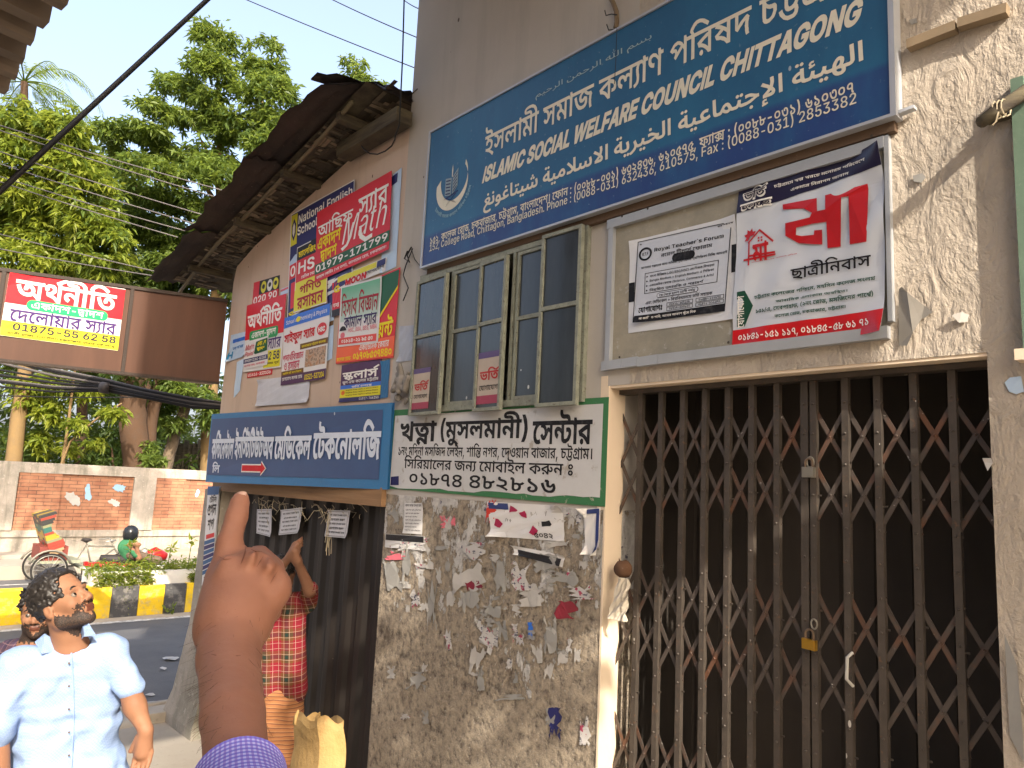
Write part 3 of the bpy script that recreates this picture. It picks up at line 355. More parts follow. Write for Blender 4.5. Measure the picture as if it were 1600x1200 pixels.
[25,[13,0,-4,3,-3,3,0,55,10,0,0,-48,1,-2,0,-2,1,0,2,-1,1,0,1,1,2,-8,-1,-1]],
[50,[26,-1,-7,1,-5,2,-4,3,-4,5,-2,6,0,13,2,6,4,5,4,3,5,3,10,0,4,-1,4,-2,3,-2,3,-3,2,-4,1,-5,0,-9,-37,0,0,7,32,0,-5,-2,0,4,-1,3,-4,4,-3,2,-6,0,-3,-2,-2,-2,-1,-2,-2,-6,0,-5,2,-8,1,-2,3,-2,6,-2,2,1,2,0,4,2,1,2,1,1,9,-2,-1,-3,-2,-3,-3,-3,-4,-1,-4,-2]],
[53,[20,-18,-4,1,-4,2,-3,2,-2,3,-2,2,9,4,1,-2,1,-1,6,-3,3,0,5,1,3,1,3,3,0,13,-1,0,-1,-1,-1,-2,-2,-2,-2,-1,-3,-1,-8,0,-5,2,-4,3,-3,5,-2,5,0,14,2,6,3,4,4,4,5,2,8,0,6,-2,1,-2,2,-2,1,-2,0,8,11,0,0,-46,-1,-6,-2,-4,-3,-4,-10,-4],[26,9,3,1,2,1,3,2,2,6,0,8,-1,4,-1,3,-3,2,-2,1,-3,1,-4,-1,-3,-1,-2,-2,-1,-3,-1,-4,0,-8,2,-6,2,-2,3,-1]],
[48,[14,-1,-9,6,-2,8,0,3,2,3,1,3,3,1,2,2,3,1,3,0,4,1,3,0,3,1,2,0,2,1,1,1,0,3,-1,2,-1,1,-4,2,-5,0,-2,-1,-1,-1,-2,-1,-1,-1,-1,-2,-10,2,2,4,3,3,6,4,4,1,11,0,4,-1,2,-2,3,-2,2,-3,1,-3,1,-4,0,-31,-11,0,0,6,-1,-2,-2,-1,-2,-2,-2,-1,-3,-1],[24,7,3,1,4,4,1,2,0,8,-1,-1,-2,0,-2,-1,-5,0,-2,-1,-2,0,-2,-1,-1,-2,-1,-1,-1,-2,1,-2,0,-1,2,-1,1,-1,2,-1]],
[52,[23,-1,-6,1,-4,2,-4,3,-3,5,-2,6,0,14,2,6,3,4,4,4,4,2,9,0,6,-2,1,-2,2,-2,1,-2,0,23,11,0,0,-61,-11,0,0,7,-5,-5,-2,-1,-3,-2],[29,8,2,2,3,2,1,3,1,4,0,8,-1,4,-1,3,-3,2,-2,1,-4,1,-6,-2,-2,-3,-2,-6,0,-8,1,-4,1,-3,2,-2,3,-2]],
[51,[16,27,0,-27,-10,0,0,61,10,0,0,-26,-1,0,2,5,8,6,9,0,4,-2,3,-2,3,-3,2,-10,0,-29,-11,0,0,28,-1,4,-1,3,-3,2,-7,0,-4,-2,-1,-2]],
[22,[6,0,0,46,10,0,0,-46],[11,52,-4,2,-2,2,0,4,4,4,4,0,4,-4,0,-4,-2,-2]],
[30,[27,46,0,-8,-26,0,0,8],[7,57,11,0,0,-46,1,-2,1,-1,6,0,0,1,2,-9,-3,0,-2,-1,-2,0,-6,1,-4,3,-3,4,-1,5]],
[51,[16,27,0,-27,-10,0,0,46,10,0,0,-11,-1,0,2,5,8,6,9,0,4,-2,3,-2,3,-3,2,-10,0,-29,-11,0,0,28,-1,4,-1,3,-3,2,-7,0,-4,-2,-1,-2]],
[55,[6,0,0,61,30,0,5,-2,3,-2,3,-4,2,-3,0,-8,-1,-3,-2,-3,-2,-1,-3,-2,-2,-1,6,-2,5,-5,2,-8,-1,-5,-2,-4,-3,-3,-4,-3,-5,-1,-6,-1],[17,9,12,0,5,1,4,1,2,3,1,3,-1,3,-2,4,-3,2,-2,1,-16,0],[17,35,14,0,4,2,2,2,1,2,0,6,-2,3,-3,1,-5,1,-11,0]],
[46,[23,-1,-5,0,-4,2,-4,1,-3,3,-2,3,-1,4,10,2,1,-3,2,-2,6,-2,4,1,2,1,2,2,1,2,-1,2,-1,1,-4,2,-8,2,-6,2,-4,2,-2,4,-1,4,0,4,2,4,3,3,4,2,4,1,10,0,4,-1,4,-2,2,-2,4,-6,-10,-2,-1,2,-2,2,-2,1,-7,0,-2,-1,-2,-2,0,-4,1,-1,2,-1,3,-1,8,-2,6,-2,4,-2,2,-4,1,-4,-1,-4,-2,-4,-3,-3,-4,-2]],
[23,[11,-1,-4,2,-2,2,0,5,4,4,5,0,2,-2,2,-4,-1,-3,-1,-2,-2,-1]],
[54,[6,0,0,61,23,0,6,-1,6,-2,4,-3,3,-4,2,-5,1,-5,-1,-6,-2,-5,-3,-4,-4,-3,-6,-2,-21,0,0,9,17,0,3,1,4,4,1,3,0,6,-1,3,-4,4,-3,1,-14,0,0,-52]],
[54,[27,-1,-7,1,-5,3,-5,4,-3,7,-2,7,-1,10,1,9,2,7,3,7,5,4,5,3,7,1,7,-1,6,-3,4,-4,3,-7,2,-7,1,-9,-1,-10,-2,-7,-3,-7,-4,-4,-6,-3],[27,8,4,1,3,2,2,3,2,4,1,6,0,13,-1,6,-2,4,-2,3,-3,2,-4,1,-3,-1,-3,-2,-3,-3,-1,-4,-2,-12,1,-7,1,-6,1,-4,3,-3,3,-2]],
[54,[27,-1,-12,2,-4,3,-4,4,-2,4,0,8,1,3,2,3,3,3,3,2,3,1,-4,2,-3,3,-3,4,0,9,2,4,3,3,5,3,10,2,6,-1,5,-1,4,-3,3,-3,2,-4,1,-4,-1,-5,-2,-4,-4,-3,-4,-2,3,-1,4,-2,4,-6,1,-3,1,-4,-1,-4,-2,-4,-4,-4,-4,-3],[30,8,3,1,2,1,2,2,1,2,1,3,-1,3,-1,2,-4,4,-3,1,-6,0,-3,-1,-4,-4,-1,-2,0,-6,1,-2,2,-2,2,-1,3,-1],[27,35,3,1,4,2,2,2,1,2,0,5,-1,2,-2,2,-4,2,-6,0,-4,-2,-2,-4,-1,-3,3,-6,4,-2]],
[54,[26,-1,-6,1,-5,1,-8,6,-2,5,-1,5,11,0,1,-3,1,-2,2,-1,2,-2,3,0,2,-1,6,2,2,1,2,2,1,2,1,3,-1,3,-1,2,-1,3,-6,2,-4,1,-6,0,0,7,14,16,-26,0,0,9,39,0,0,-8,-19,-20,0,2,6,0,5,-1,5,-3,3,-4,2,-4,1,-5,-1,-5,-2,-5,-3,-4,-10,-4]],
[54,[27,-1,-5,1,-5,2,-5,3,-3,4,-2,5,-1,6,1,4,1,5,2,5,18,27,11,0,-19,-29,-3,0,1,2,2,1,2,2,2,1,11,0,4,-2,4,-3,3,-3,2,-5,0,-11,-2,-5,-4,-4,-4,-3,-5,-2],[30,8,3,1,2,2,2,3,1,2,0,7,-1,2,-2,3,-2,1,-6,2,-3,-1,-4,-2,-2,-3,-1,-2,-1,-4,1,-3,1,-2,2,-3,2,-2,2,-1]],
[54,[3,11,0,9,24,41,10,0,-22,-40,0,-1,36,0,0,-9],[33,0,0,38,10,0,0,-38]],
[54,[11,0,26,52,-31,0,0,9,42,0,0,-9,-26,-52]],
[48,[2,0,18,28,0,-9,-17,27,12,0,4,-8,2,-3,2,-4,2,-3,1,-3,-4,0,2,3,1,3,2,4,2,3,5,8,11,0,-17,-27,0,8,18,-27,-12,0,-6,9,-2,4,-1,3,-4,6,5,0,-2,-3,-1,-3,-2,-3,-2,-4,-5,-9]],
[62,[38,24,-6,3,-3,2,-3,3,-5,0,-1,-1,0,-3,3,-3,-6,-6,-2,2,-4,6,0,6,1,3,2,2,2,1,3,1,6,0,6,-2,3,-3,3,-1,2,-2,2,0,2,-1,2,1,2,2,1,3,-1,3,-1,2,-2,3,-2,2,9,1,2,-1,3,-6,1,-3,0,-6,-1,-3,-4,-4,-4,-1],[63,52,0,-8,-64,0,0,8],[29,-6,-6,2,-7,3,-5,5,-5,6,-5,9,9,3,3,-6,4,-5,4,-4,5,-3,4,-1,6,-1,5,1,4,1,2,3,1,3,-1,2,0,2,-1,1,-4,2,-5,0,0,-1,-2,-2,0,-2,1,-1,0,-1,-9,-1,0,1,-1,2,0,6,4,4,3,2,3,1,4,0,5,-1,4,-1,4,-3,2,-3,1,-3,1,-4,-1,-5,-1,-3,-3,-4,-4,-2,-5,-2]],
[57,[41,0,0,35,2,-5,-3,3,-2,3,-5,5,-2,1,-3,2,-2,0,-3,1,-4,-1,-3,-1,-5,-5,-1,0,4,2,3,0,2,1,4,-1,3,-1,2,-1,2,-3,0,-2,1,-3,-1,-4,-3,-5,-4,-4,-7,-4,-5,8,8,4,2,3,1,2,-1,2,0,1,-2,1,-4,0,-1,-1,-2,0,-2,-1,-9,6,6,8,4,3,3,2,8,2,8,-2,3,-1,4,-3,7,-7,-3,1,0,17,7,0,2,-6,8,0,0,-8,-8,0,0,-44]],
[64,[44,53,6,-1,5,-3,3,-4,1,-5,-1,-4,-1,-3,-3,-4,-3,-2,-4,-3,-5,-2,-3,8,4,2,3,2,3,3,0,5,-1,2,-2,1,-5,0,-8,-4,-1,-2,-1,-1,0,-3,4,-2,-2,-8,-5,2,-4,2,-2,3,-1,4,2,6,2,3,3,3,3,2,4,1,5,1],[60,18,-2,-6,-4,-5,-6,-3,-8,-1,-7,0,-5,2,-6,2,-5,4,-4,5,-4,7,-4,8,-3,10,9,2,3,-10,4,-8,4,-7,5,-4,6,-2,6,-1,8,2,2,3,1,3,0,3,-4,4,-3,1,9,4,3,-2,3,-3]],
[55,[55,52,0,-8,-8,0,0,-44,-9,0,-8,8,-5,2,-5,3,-6,1,-7,2,-4,9,3,1,2,2,3,1,3,2,3,1,2,1,-3,2,-8,4,-5,1,3,6,2,-2,-9,0,0,8],[38,44,-25,0,0,1,6,-2,3,-2,2,-2,3,-2,2,-1,0,-7,-2,-1,-6,-2,-2,-2,-3,-1,-2,-2,-1,1,10,-2,5,-3,5,-2,7,-7,-2,0],[15,-2,-3,1,-3,3,0,4,2,2,1,2,5,0,2,-2,1,-2,0,-4,-1,-2]],
[70,[71,52,0,-8,-27,0,0,-44,-9,0,-3,4,-4,4,-5,4,-5,3,-6,2,-6,1,-4,10,8,4,18,8,9,2,-2,-3,0,5,-36,0,0,8],[35,36,2,-2,-12,-4,-6,-3,-5,-3,4,-1,8,-4,8,-6,3,-4,-2,0],[55,12,-3,0,-3,1,-3,2,-3,3,-4,8,5,5,2,-6,2,-3,4,-2,3,0,2,1,1,1,0,3,-1,2,0,1,-2,1,-1,1,-3,0,3,9,3,-2,4,-1,2,-3,2,-2,2,-4,0,-3,-1,-5,-2,-4,-4,-2],[15,-1,-4,2,-2,2,0,4,2,2,4,2,4,-2,1,-2,0,-4,-1,-2]],
[37,[6,44,1,2,2,3,3,2,3,1,7,0,3,-1,2,-2,2,-3,2,-2,0,-7,-4,-6,-2,-1,-3,-2,-7,0,-3,2,-3,1,-2,3,-1,3],[13,40,2,-4,1,-1,4,0,2,1,2,4,-2,4,-2,1,-4,0,-1,-1],[6,16,1,2,2,3,3,2,3,1,7,0,3,-1,2,-2,2,-3,2,-2,0,-7,-4,-6,-2,-1,-3,-2,-7,0,-3,2,-3,1,-2,3,-1,3],[13,12,2,-4,1,-1,4,0,2,1,2,4,-2,4,-2,1,-4,0,-1,-1]],
[84,[16,9,-2,1,-3,0,-2,1,-2,2,-4,6,6,4,5,-5,3,0,3,3,4,6,2,2,2,4,4,4,5,0,2,-1,2,-2,3,-2,1,-4,-1,-4,-2,2,-2,1,-1,2,-3,0,-3,-3,-3,-6,-3,-3,-2,-3,-4,-4,-2,0],[21,21,-1,5,0,4,-2,3,-1,2,-3,2,-3,1,-4,1,-4,0,2,9,5,-3,5,-1,6,-2,4,-4,1,-2,0,-3,1,-4],[84,52,0,-8,-33,0,0,-31,1,-1,0,-1,2,-1,5,0,3,1,2,1,2,2,2,3,3,6,-2,4,-1,1,-5,0,-1,-1,-1,8,1,1,10,0,3,-1,4,-4,1,-3,0,-3,-1,-5,-1,-4,-6,-8,-3,-2,-8,-4,-9,0,-2,1,-3,1,-3,3,-1,2,-1,4,0,31,-43,0,0,8],[67,52,0,3,-2,1,-1,1,-3,1,-13,0,-4,1,-3,1,-3,2,-2,4,-1,3,0,8,9,-1,0,-6,4,-4,16,0,4,-1,2,-1,2,-2,2,-1,1,-3,0,-2,1,-4]],
[0,[-24,61,29,16,4,-7,-28,-16]],
[73,[74,52,0,-8,-33,0,0,-31,1,-1,0,-1,2,-1,5,0,3,1,2,1,2,2,2,3,2,4,0,4,-1,2,-1,1,-5,0,-1,-1,-2,8,2,1,10,0,2,-1,3,-2,1,-2,2,-6,-1,-5,-1,-4,-6,-8,-3,-2,-4,-2,-5,-2,-8,0,-3,1,-4,2,-2,4,-1,4,0,31,-9,0,0,8],[57,52,-1,3,-1,1,-2,1,-17,0,-4,1,-3,2,-3,1,-1,2,-2,3,0,10,9,0,0,-8,2,-2,2,-1,3,-1,18,0,2,-1,2,0,2,-2,3,-9],[25,52,0,-8,-8,0,0,-44,-10,0,0,44,-8,0,0,8,8,0,-1,2,-3,3,-1,2,3,6,8,8,10,4,10,0,5,-1,6,-2,5,-3,12,-8,-5,-5,-4,3,-8,4,-3,2,-6,2,-10,0,-3,-1,-3,-2,-5,-5,-2,-3,1,-1,1,-2,1,-1,1,-2]],
[79,[79,52,0,-8,-8,0,0,-44,-9,0,-3,4,-4,4,-8,6,4,6,9,-6,2,-3,0,33,-63,0,0,8],[33,7,-7,1,-5,2,-6,3,-5,6,-4,8,-4,9,9,3,2,-7,3,-6,4,-5,3,-3,5,-2,8,0,6,2,2,4,1,3,-1,4,-4,4,-5,0,-2,-2,0,-5,-9,-1,0,2,-1,1,0,3,2,6,2,2,6,2,8,0,5,-2,6,-6,1,-4,1,-5,-2,-8,-3,-4,-4,-3],[28,37,0,3,-2,2,-3,2,-3,1,5,4,3,-1,5,-2,2,-3,2,-2,1,-4]],
[0,[-12,-1,22,-15,-4,-7,-23,15]],
[55,[55,52,0,-8,-8,0,0,-44,-9,0,-8,8,-5,2,-5,3,-6,1,-7,2,-4,9,3,1,2,2,3,1,3,2,3,1,2,1,-3,2,-8,4,-5,1,3,6,2,-2,-9,0,0,8],[38,44,-25,0,0,1,6,-2,3,-2,2,-2,3,-2,2,-1,0,-7,-2,-1,-6,-2,-2,-2,-3,-1,-2,-2,-1,1,10,-2,5,-3,5,-2,7,-7,-2,0]],
[49,[5,-16,3,8,1,0,2,-1,2,0,2,1,3,3,0,2,1,3,-17,46,11,0,8,-25,2,-4,1,-5,1,-4,1,-5,-3,0,1,5,1,4,2,5,1,4,9,25,11,0,-20,-52,-1,-3,-2,-3,-3,-2,-2,-2,-4,-1,-10,0]],
[49,[26,-1,-7,1,-5,2,-8,8,-2,6,0,13,2,6,4,5,4,3,5,3,10,0,4,-1,6,-2,2,-2,2,-3,2,-6,-10,-2,0,2,-1,1,-1,2,-2,2,-2,0,-2,1,-1,0,-4,-1,-3,-1,-2,-3,-2,-6,0,-8,1,-4,1,-3,2,-2,3,-2,7,0,2,1,2,2,1,2,1,1,0,2,10,-2,-2,-6,-2,-3,-2,-2,-3,-2,-3,-1,-4,-1]],
[33,[6,0,0,46,10,0,0,-8,2,4,6,4,8,0,0,-10,-1,1,-7,0,-3,-1,-2,-2,-2,-4,-1,-3,0,-27]],
[29,[15,52,-9,12,11,0,6,-12]],
[51,[21,-1,-8,2,-3,3,-2,3,-2,5,0,34,10,0,0,-28,1,-4,2,-3,3,-2,3,-1,3,1,4,2,2,2,1,3,0,30,11,0,0,-46,-10,0,0,11,-2,-5,-3,-4,-5,-2]],
[76,[6,0,0,46,10,0,0,-11,-1,0,3,6,3,3,2,1,6,2,4,-1,4,-3,3,-3,1,-6,-1,0,1,4,2,3,3,3,9,3,8,-2,3,-2,2,-3,1,-4,1,-5,0,-31,-11,0,0,33,-2,3,-3,1,-5,0,-4,-2,-2,-4,0,-31,-10,0,0,30,-1,3,-4,4,-5,0,-4,-2,-2,-2,0,-2,-1,-3,0,-28]],
[103,[79,52,0,-8,-8,0,0,-44,-9,0,-3,4,-4,4,-8,6,4,6,9,-6,2,-3,0,33,-63,0,0,8],[33,7,-7,1,-5,2,-6,3,-5,6,-4,8,-4,9,9,3,2,-7,3,-6,4,-5,3,-3,5,-2,8,0,6,2,2,4,1,3,-1,4,-4,4,-5,0,-2,-2,0,-5,-9,-1,0,2,-1,1,0,3,2,6,2,2,6,2,8,0,5,-2,6,-6,1,-4,1,-5,-2,-8,-3,-4,-4,-3],[28,37,0,3,-2,2,-3,2,-3,1,5,4,3,-1,5,-2,2,-3,2,-2,1,-4],[104,52,0,-8,-9,0,0,-44,-9,0,0,38,-1,3,-2,2,-2,1,-3,0,0,8,3,0,2,-1,2,-2,1,-2,0,11,7,0,2,-6]],
[62,[31,3,-10,4,-5,3,-4,5,-4,6,-3,7,-3,9,9,3,3,-10,3,-7,4,-5,4,-4,5,-2,6,-1,4,1,6,2,2,2,1,3,0,7,-2,4,-2,2,7,7,3,-4,2,-5,1,-4,0,-10,-2,-4,-3,-4,-4,-3,-6,-2],[33,22,-5,1,-3,2,-3,3,-1,4,1,2,0,2,1,2,0,2,9,-3,-1,-1,0,-4,1,-1,1,0,2,-1,1,1,2,0,1,1,2,1,2,2,1,3,8,1,0,-5,-2,-3,-6,-6,-3,-1],[63,52,0,-8,-64,0,0,8]],
[86,[87,52,0,-8,-41,0,-5,-2,-6,-4,-2,-2,-2,-4,1,-2,0,-1,2,-1,4,0,3,1,4,4,9,-1,1,-3,0,-3,1,-2,0,-3,-2,-8,-3,-4,-3,-3,-6,-2,-12,0,-5,1,-5,2,-8,8,-4,6,-3,7,-3,9,9,3,3,-10,3,-7,4,-5,4,-3,5,-2,5,-1,6,1,3,1,2,3,1,4,0,2,-1,2,0,2,-1,2,6,0,-4,-4,-4,-3,-4,-1,-5,-1,-3,0,-3,1,-4,4,-2,6,1,4,1,3,3,3,5,3,-33,0,0,8],[47,27,-2,2,-2,3,-2,4,-2,3,-1,3,0,3,8,2,1,-4,4,-8,3,-3],[69,42,5,-1,4,-2,2,-3,1,-4,0,-2,-1,-3,-1,-2,-3,-3,-4,-2,-5,-1,-2,7,3,1,2,1,2,2,0,3,-2,2,-2,0,-4,-1,-3,-2,-3,-3,-3,-5,-3,9,4,4,4,3,4,2],[69,4,-4,1,-6,2,-4,4,-2,3,-2,9,4,3,1,-4,2,-4,4,-4,3,-2,5,0,2,2,1,2,-1,2,-1,1,-1,2,-3,1,7,4,2,-1,5,-5,0,-2,1,-3,-1,-3,-2,-4,-3,-2,-3,-1]],
[0,[-31,-6,4,2,3,1,4,2,4,1,4,2,3,1,3,-7,-12,-4,-4,-2,-1,2,6,-1,5,-1,4,-1,8,-4,3,-2,-4,-6,-4,3,-4,2,-5,1,-4,1,-5,1,-4,1]],
[47,[28,41,5,-2,4,-3,3,-3,1,-3,0,-4,-1,-6,-3,-5,-6,-3,-7,-1,-1,2,4,-1,8,-4,5,-2,4,-2,4,-3,-5,-7,-5,3,-4,3,-5,3,-4,2,-5,2,-5,1,-5,2,-6,1,1,8,6,-2,11,0,4,1,3,2,2,1,1,3,0,2,-1,3,-2,3,-3,1,-4,1,-2,-1,-2,0,-1,-1,-1,0,-1,-1,0,-4,-8,-1,-1,1,0,7,1,3,3,2,3,1,4,1],[13,37,-1,3,-1,2,-3,2,-3,1,4,4,4,-1,4,-2,5,-5,0,-4],[48,52,0,-8,-49,0,0,8]],
[80,[81,52,0,-8,-27,0,0,-44,-9,0,0,44,-46,0,0,8],[77,19,-1,-3,-4,-4,-3,-1,-4,-1,-4,0,-1,1,0,8,1,0,1,-1,1,0,4,2,0,1,1,1,-1,1,0,1,-1,1,0,1,-2,1,-3,1,-18,0,-4,2,-4,1,-3,3,-2,4,0,9,9,-1,-1,-1,0,-2,1,-3,2,-2,3,-2,16,0,6,-1,4,-2,3,-2,2,-2,1,-3,1,-2],[30,22,3,-1,4,-1,3,-2,5,-5,2,-3,0,-5,-2,-3,-2,3,-3,3,-2,3,-2,1,-3,1,-2,1,-1,0,-1,-1,-1,0,-1,-1,0,-5,1,-1,-9,-1,-1,1,0,2,-1,2,0,4,2,4,6,3,2,0],[16,38,5,-1,4,-1,6,-6,1,-4,1,-5,0,-1,-1,-2,0,-2,-9,0,0,9,-2,4,-2,1,-4,0,-2,-2,0,-5,-9,-1,0,1,-1,2,0,5,2,4,2,1,2,2,2,0,2,1],[9,32,0,8,-4,6,-4,1,11,2,3,-2,2,-3,2,-8,0,-1,-1,-1,0,-2]],
[32,[30,64,-19,-73,-10,0,20,73]],
[85,[31,52,0,-8,-15,0,0,-3,-1,-3,1,-1,0,-16,1,-2,1,-1,4,0,3,1,2,1,4,4,1,2,0,3,-1,1,-6,0,-2,1,-2,0,-2,1,-4,4,1,7,1,-1,2,-1,1,-1,3,-1,2,-1,9,0,2,-1,1,-1,2,-1,1,-1,0,-9,-1,-3,-2,-3,-3,-4,-5,-3,-10,-2,-3,0,-3,1,-2,1,-4,4,0,3,-1,5,0,20,-7,0,0,8],[80,21,-2,-4,-2,-3,-3,-3,-3,-2,-3,-1,-8,-2,-2,4,4,-1,5,0,5,-1,4,-2,5,-1,5,-2,-3,-7,-7,2,-8,3,-7,1,-8,2,-7,1,-7,0,0,8,9,0,3,-1,7,1,5,1,4,2,3,3,1,2,1,4,-1,3,-2,3,-3,2,-7,0,-1,7,10,0,4,-1,3,-2,2,-2,2,-3,1,-2,1,-3],[41,17,-3,1,-2,1,-2,2,-1,2,0,1,-1,3,0,18,9,0,0,-19,1,0,1,-1,2,-1,3,1,3,0,4,4,1,2,-2,2,-7,0,-3,1,-3,2,-3,3,1,6,2,-1,1,-2,2,-1,2,0,3,-1,10,0,0,-1,1,0,0,-1,4,-2,0,-2,1,-2,-1,-4,-2,-4,-3,-3,-4,-2,-5,-2],[86,52,0,-8,-55,0,0,8]],
[63,[25,53,8,-2,4,-2,4,-4,5,-4,4,-5,-4,-6,-3,3,-2,3,-5,5,-3,2,-3,1,-2,1,-6,0,-3,-1,-2,-1,-3,-2,-4,-4,-1,1,4,2,7,0,3,-2,1,-2,1,-3,0,-3,-1,-1,-9,-4,2,2,1,2,0,3,-2,2,-5,0,-2,-2,-8,7,8,8,3,2,4,2,4,1],[44,38,-24,-20,-6,6,6,6,3,0,0,1,3,3,1,0,1,1,11,9],[64,52,0,-8,-9,0,0,-26,-9,1,0,39,7,0,2,-6],[23,18,4,-1,3,-1,2,-1,3,-3,1,2,1,1,2,1,4,0,2,-1,4,-4,-3,1,0,8,9,0,0,-22,-9,0,0,13,2,-7,-2,1,-1,2,-2,1,-1,1,-1,-1,-1,0,-1,-1,0,-4,-8,-1,0,4,-4,4,-4,0,-2,-1,0,-1,-1,-1,1,-2,2,-2,3,-1,-3,-7,-5,2,-4,3,-2,3,-1,5,1,4,3,3,3,2]],
[58,[59,52,0,-8,-9,0,0,-44,-9,0,-8,8,-5,4,-5,2,-12,4,-3,9,5,-2,7,-2,6,-2,5,-2,4,-3,3,-2,3,-3,0,47,7,0,2,-6],[24,52,4,-1,4,-3,2,-3,1,-3,1,-4,-1,-6,-4,-5,-7,-3,-8,-2,-5,1,-3,4,6,1,5,1,6,4,1,3,0,5,-2,2,-2,1,-3,1,-3,-1,-2,-1,-2,-2,1,-1,0,-1,2,-2,-6,-6,-1,1,-2,1,-1,2,-1,1,-1,3,0,2,2,6,2,2,3,2,4,1]],
[54,[54,52,0,-8,-38,0,0,-22,-2,2,5,5,7,4,7,3,8,3,5,-5,0,-26,-9,2,0,24,4,-3,-4,-2,-5,-2,-4,-3,-10,-6,-4,-4,-8,5,0,25,-7,0,0,8],[46,19,0,-29,-9,0,-3,3,-3,2,-4,1,-3,2,-3,1,-4,1,-4,8,3,2,8,4,5,1,8,4],[37,11,-3,-1,-2,-1,-3,-1,-3,-2,-3,-1,-2,-1,1,1,8,-2,4,-2,3,-3]],
[60,[61,52,0,-8,-8,0,0,-29,-10,1,0,27,1,2,0,3,-1,1,0,9,8,0,2,-6],[31,53,3,0,3,-1,3,-2,2,-2,2,-3,2,-2,0,-11,-3,5,-3,4,-4,3,-4,1,-6,-3,0,-5,2,-2,4,-2,4,0,-1,-9,-5,1,-4,1,-3,3,-4,6,0,9,4,6,2,1],[8,53,4,-1,3,-1,3,-2,2,-2,2,-4,0,-8,-1,-4,-2,-3,-3,-2,-10,-2,-1,9,4,0,6,3,0,1,1,2,-2,4,-6,2,-4,0,-2,-1,-1,0,-1,8,2,0,2,1],[53,-4,-9,0,-2,3,-2,2,-2,1,-9,0,-2,-1,-13,0,-6,2,-2,2,-2,6,-1,4,0,2,1,2,0,1,9,-1,0,-3,-1,-1,2,-4,2,-2,11,0,3,1,6,0,3,-1,2,-1,2,-2,0,12,10,0]],
[66,[44,53,4,0,2,-1,3,-1,2,-1,2,-4,1,-3,0,-43,-9,0,-2,4,-1,1,-2,1,-12,0,-3,-1,-10,0,-9,3,-3,2,-2,3,-2,10,0,4,1,3,0,2,9,-2,0,-2,-1,-2,0,-3,1,-3,0,-2,3,-3,2,-1,2,0,2,-1,6,0,3,1,4,0,3,1,4,-1,2,0,3,-2,2,-2,0,32,-2,2,-1,0,-3,1,-2,-1,-2,0,-2,-2,-2,-1,-2,-2,-2,-4,0,-3,1,-1,2,0,1,-1,2,0,1,1,1,0,0,-8,-1,0,-1,-1,-4,0,-4,1,-4,2,-3,3,0,8,1,4,2,3,3,3,4,3,3,2,5,1]],
[54,[23,4,0,41,9,0,0,-41],[7,20,0,9,41,0,0,-9]],
[60,[61,52,0,-8,-9,0,0,-23,-9,0,0,37,7,0,2,-6],[30,53,3,0,3,-1,2,-1,3,-2,4,-6,-1,-10,-3,5,-3,4,-3,2,-4,1,-3,-1,-2,-1,-2,-4,1,-3,2,-2,3,-1,5,-1,-1,-9,-5,1,-5,2,-3,2,-2,3,-1,4,0,8,1,4,2,2,3,2],[7,53,3,-1,4,-1,3,-2,2,-3,1,-3,1,-5,-1,-4,-1,-3,-2,-3,-3,-3,-4,-1,-5,-1,-1,9,3,0,3,1,2,1,1,1,1,2,0,4,-2,2,-2,1,-4,1,-3,0,-1,-1,-2,0,-1,8,2,0,2,1],[52,25,0,-29,-9,0,-3,3,-6,4,-4,1,-3,1,-4,1,-4,8,4,2,3,2,5,2,4,2,4,1,4,2],[43,17,-3,-1,-2,-1,-6,-2,-2,-2,-3,-1,1,2,4,-2,4,-1,4,-2,3,-2]],
[61,[35,3,-7,1,-6,3,-6,4,-6,6,-4,9,-4,11,9,3,3,-9,3,-7,3,-6,4,-3,5,-3,12,0,2,1,3,3,2,4,0,3,-1,3,0,2,-4,4,-2,1,-4,0,-2,-1,-1,-2,0,-4,1,-1,-9,-2,-1,2,0,2,-1,1,0,2,2,6,2,2,3,2,4,0,3,1,6,-1,4,-2,4,-3,3,-3,2,-5,0,-10,-2,-4,-3,-4,-4,-3,-6,-2],[62,52,0,-8,-63,0,0,8]],
[60,[55,21,-2,-4,-2,-3,-3,-3,-3,-2,-4,-1,-3,-1,-4,-1,-2,4,4,-1,5,0,5,-1,4,-2,5,-1,5,-2,-3,-7,-7,2,-8,3,-7,1,-8,2,-7,1,-8,0,1,8,9,0,3,-1,7,1,5,1,4,2,3,3,1,2,1,4,-1,3,-2,3,-3,2,-7,0,-1,7,10,0,4,-1,3,-2,2,-2,2,-3,1,-2,1,-3],[16,17,-3,1,-2,1,-3,3,-1,2,0,21,9,0,0,-19,1,0,1,-1,2,-1,3,1,3,0,4,4,1,2,-2,2,-7,0,-4,1,-3,2,-2,3,1,6,2,-1,1,-2,2,-1,2,0,3,-1,10,0,0,-1,1,0,0,-1,4,-2,0,-2,1,-2,-1,-4,-2,-4,-3,-3,-4,-2,-5,-2],[-1,44,0,8,62,0,0,-8]],
[0,[-28,-22,-3,1,-2,1,-3,2,-1,2,-1,4,1,4,3,3,4,2,6,1,10,-2,5,-2,6,-3,5,-3,6,-5,-6,-6,-5,4,-4,4,-5,3,-4,1,-4,2,-6,0,-2,-1,-1,-1,0,-3,1,-1,2,-1,4,0,4,4,0,2,1,2,0,9,9,0,0,-10,-1,-3,-4,-6,-3,-2,-4,-2]],
[0,[4,73,0,-4,-2,-4,-2,-3,-3,-3,-4,-1,-5,-1,-5,1,-4,1,-3,3,-2,3,-2,4,-1,4,8,1,2,-8,3,-2,7,0,3,2,2,4,0,4],[-8,69,-1,-2,-2,0,-1,-1,-2,1,-2,2,0,3,2,2,4,0,2,-2]],
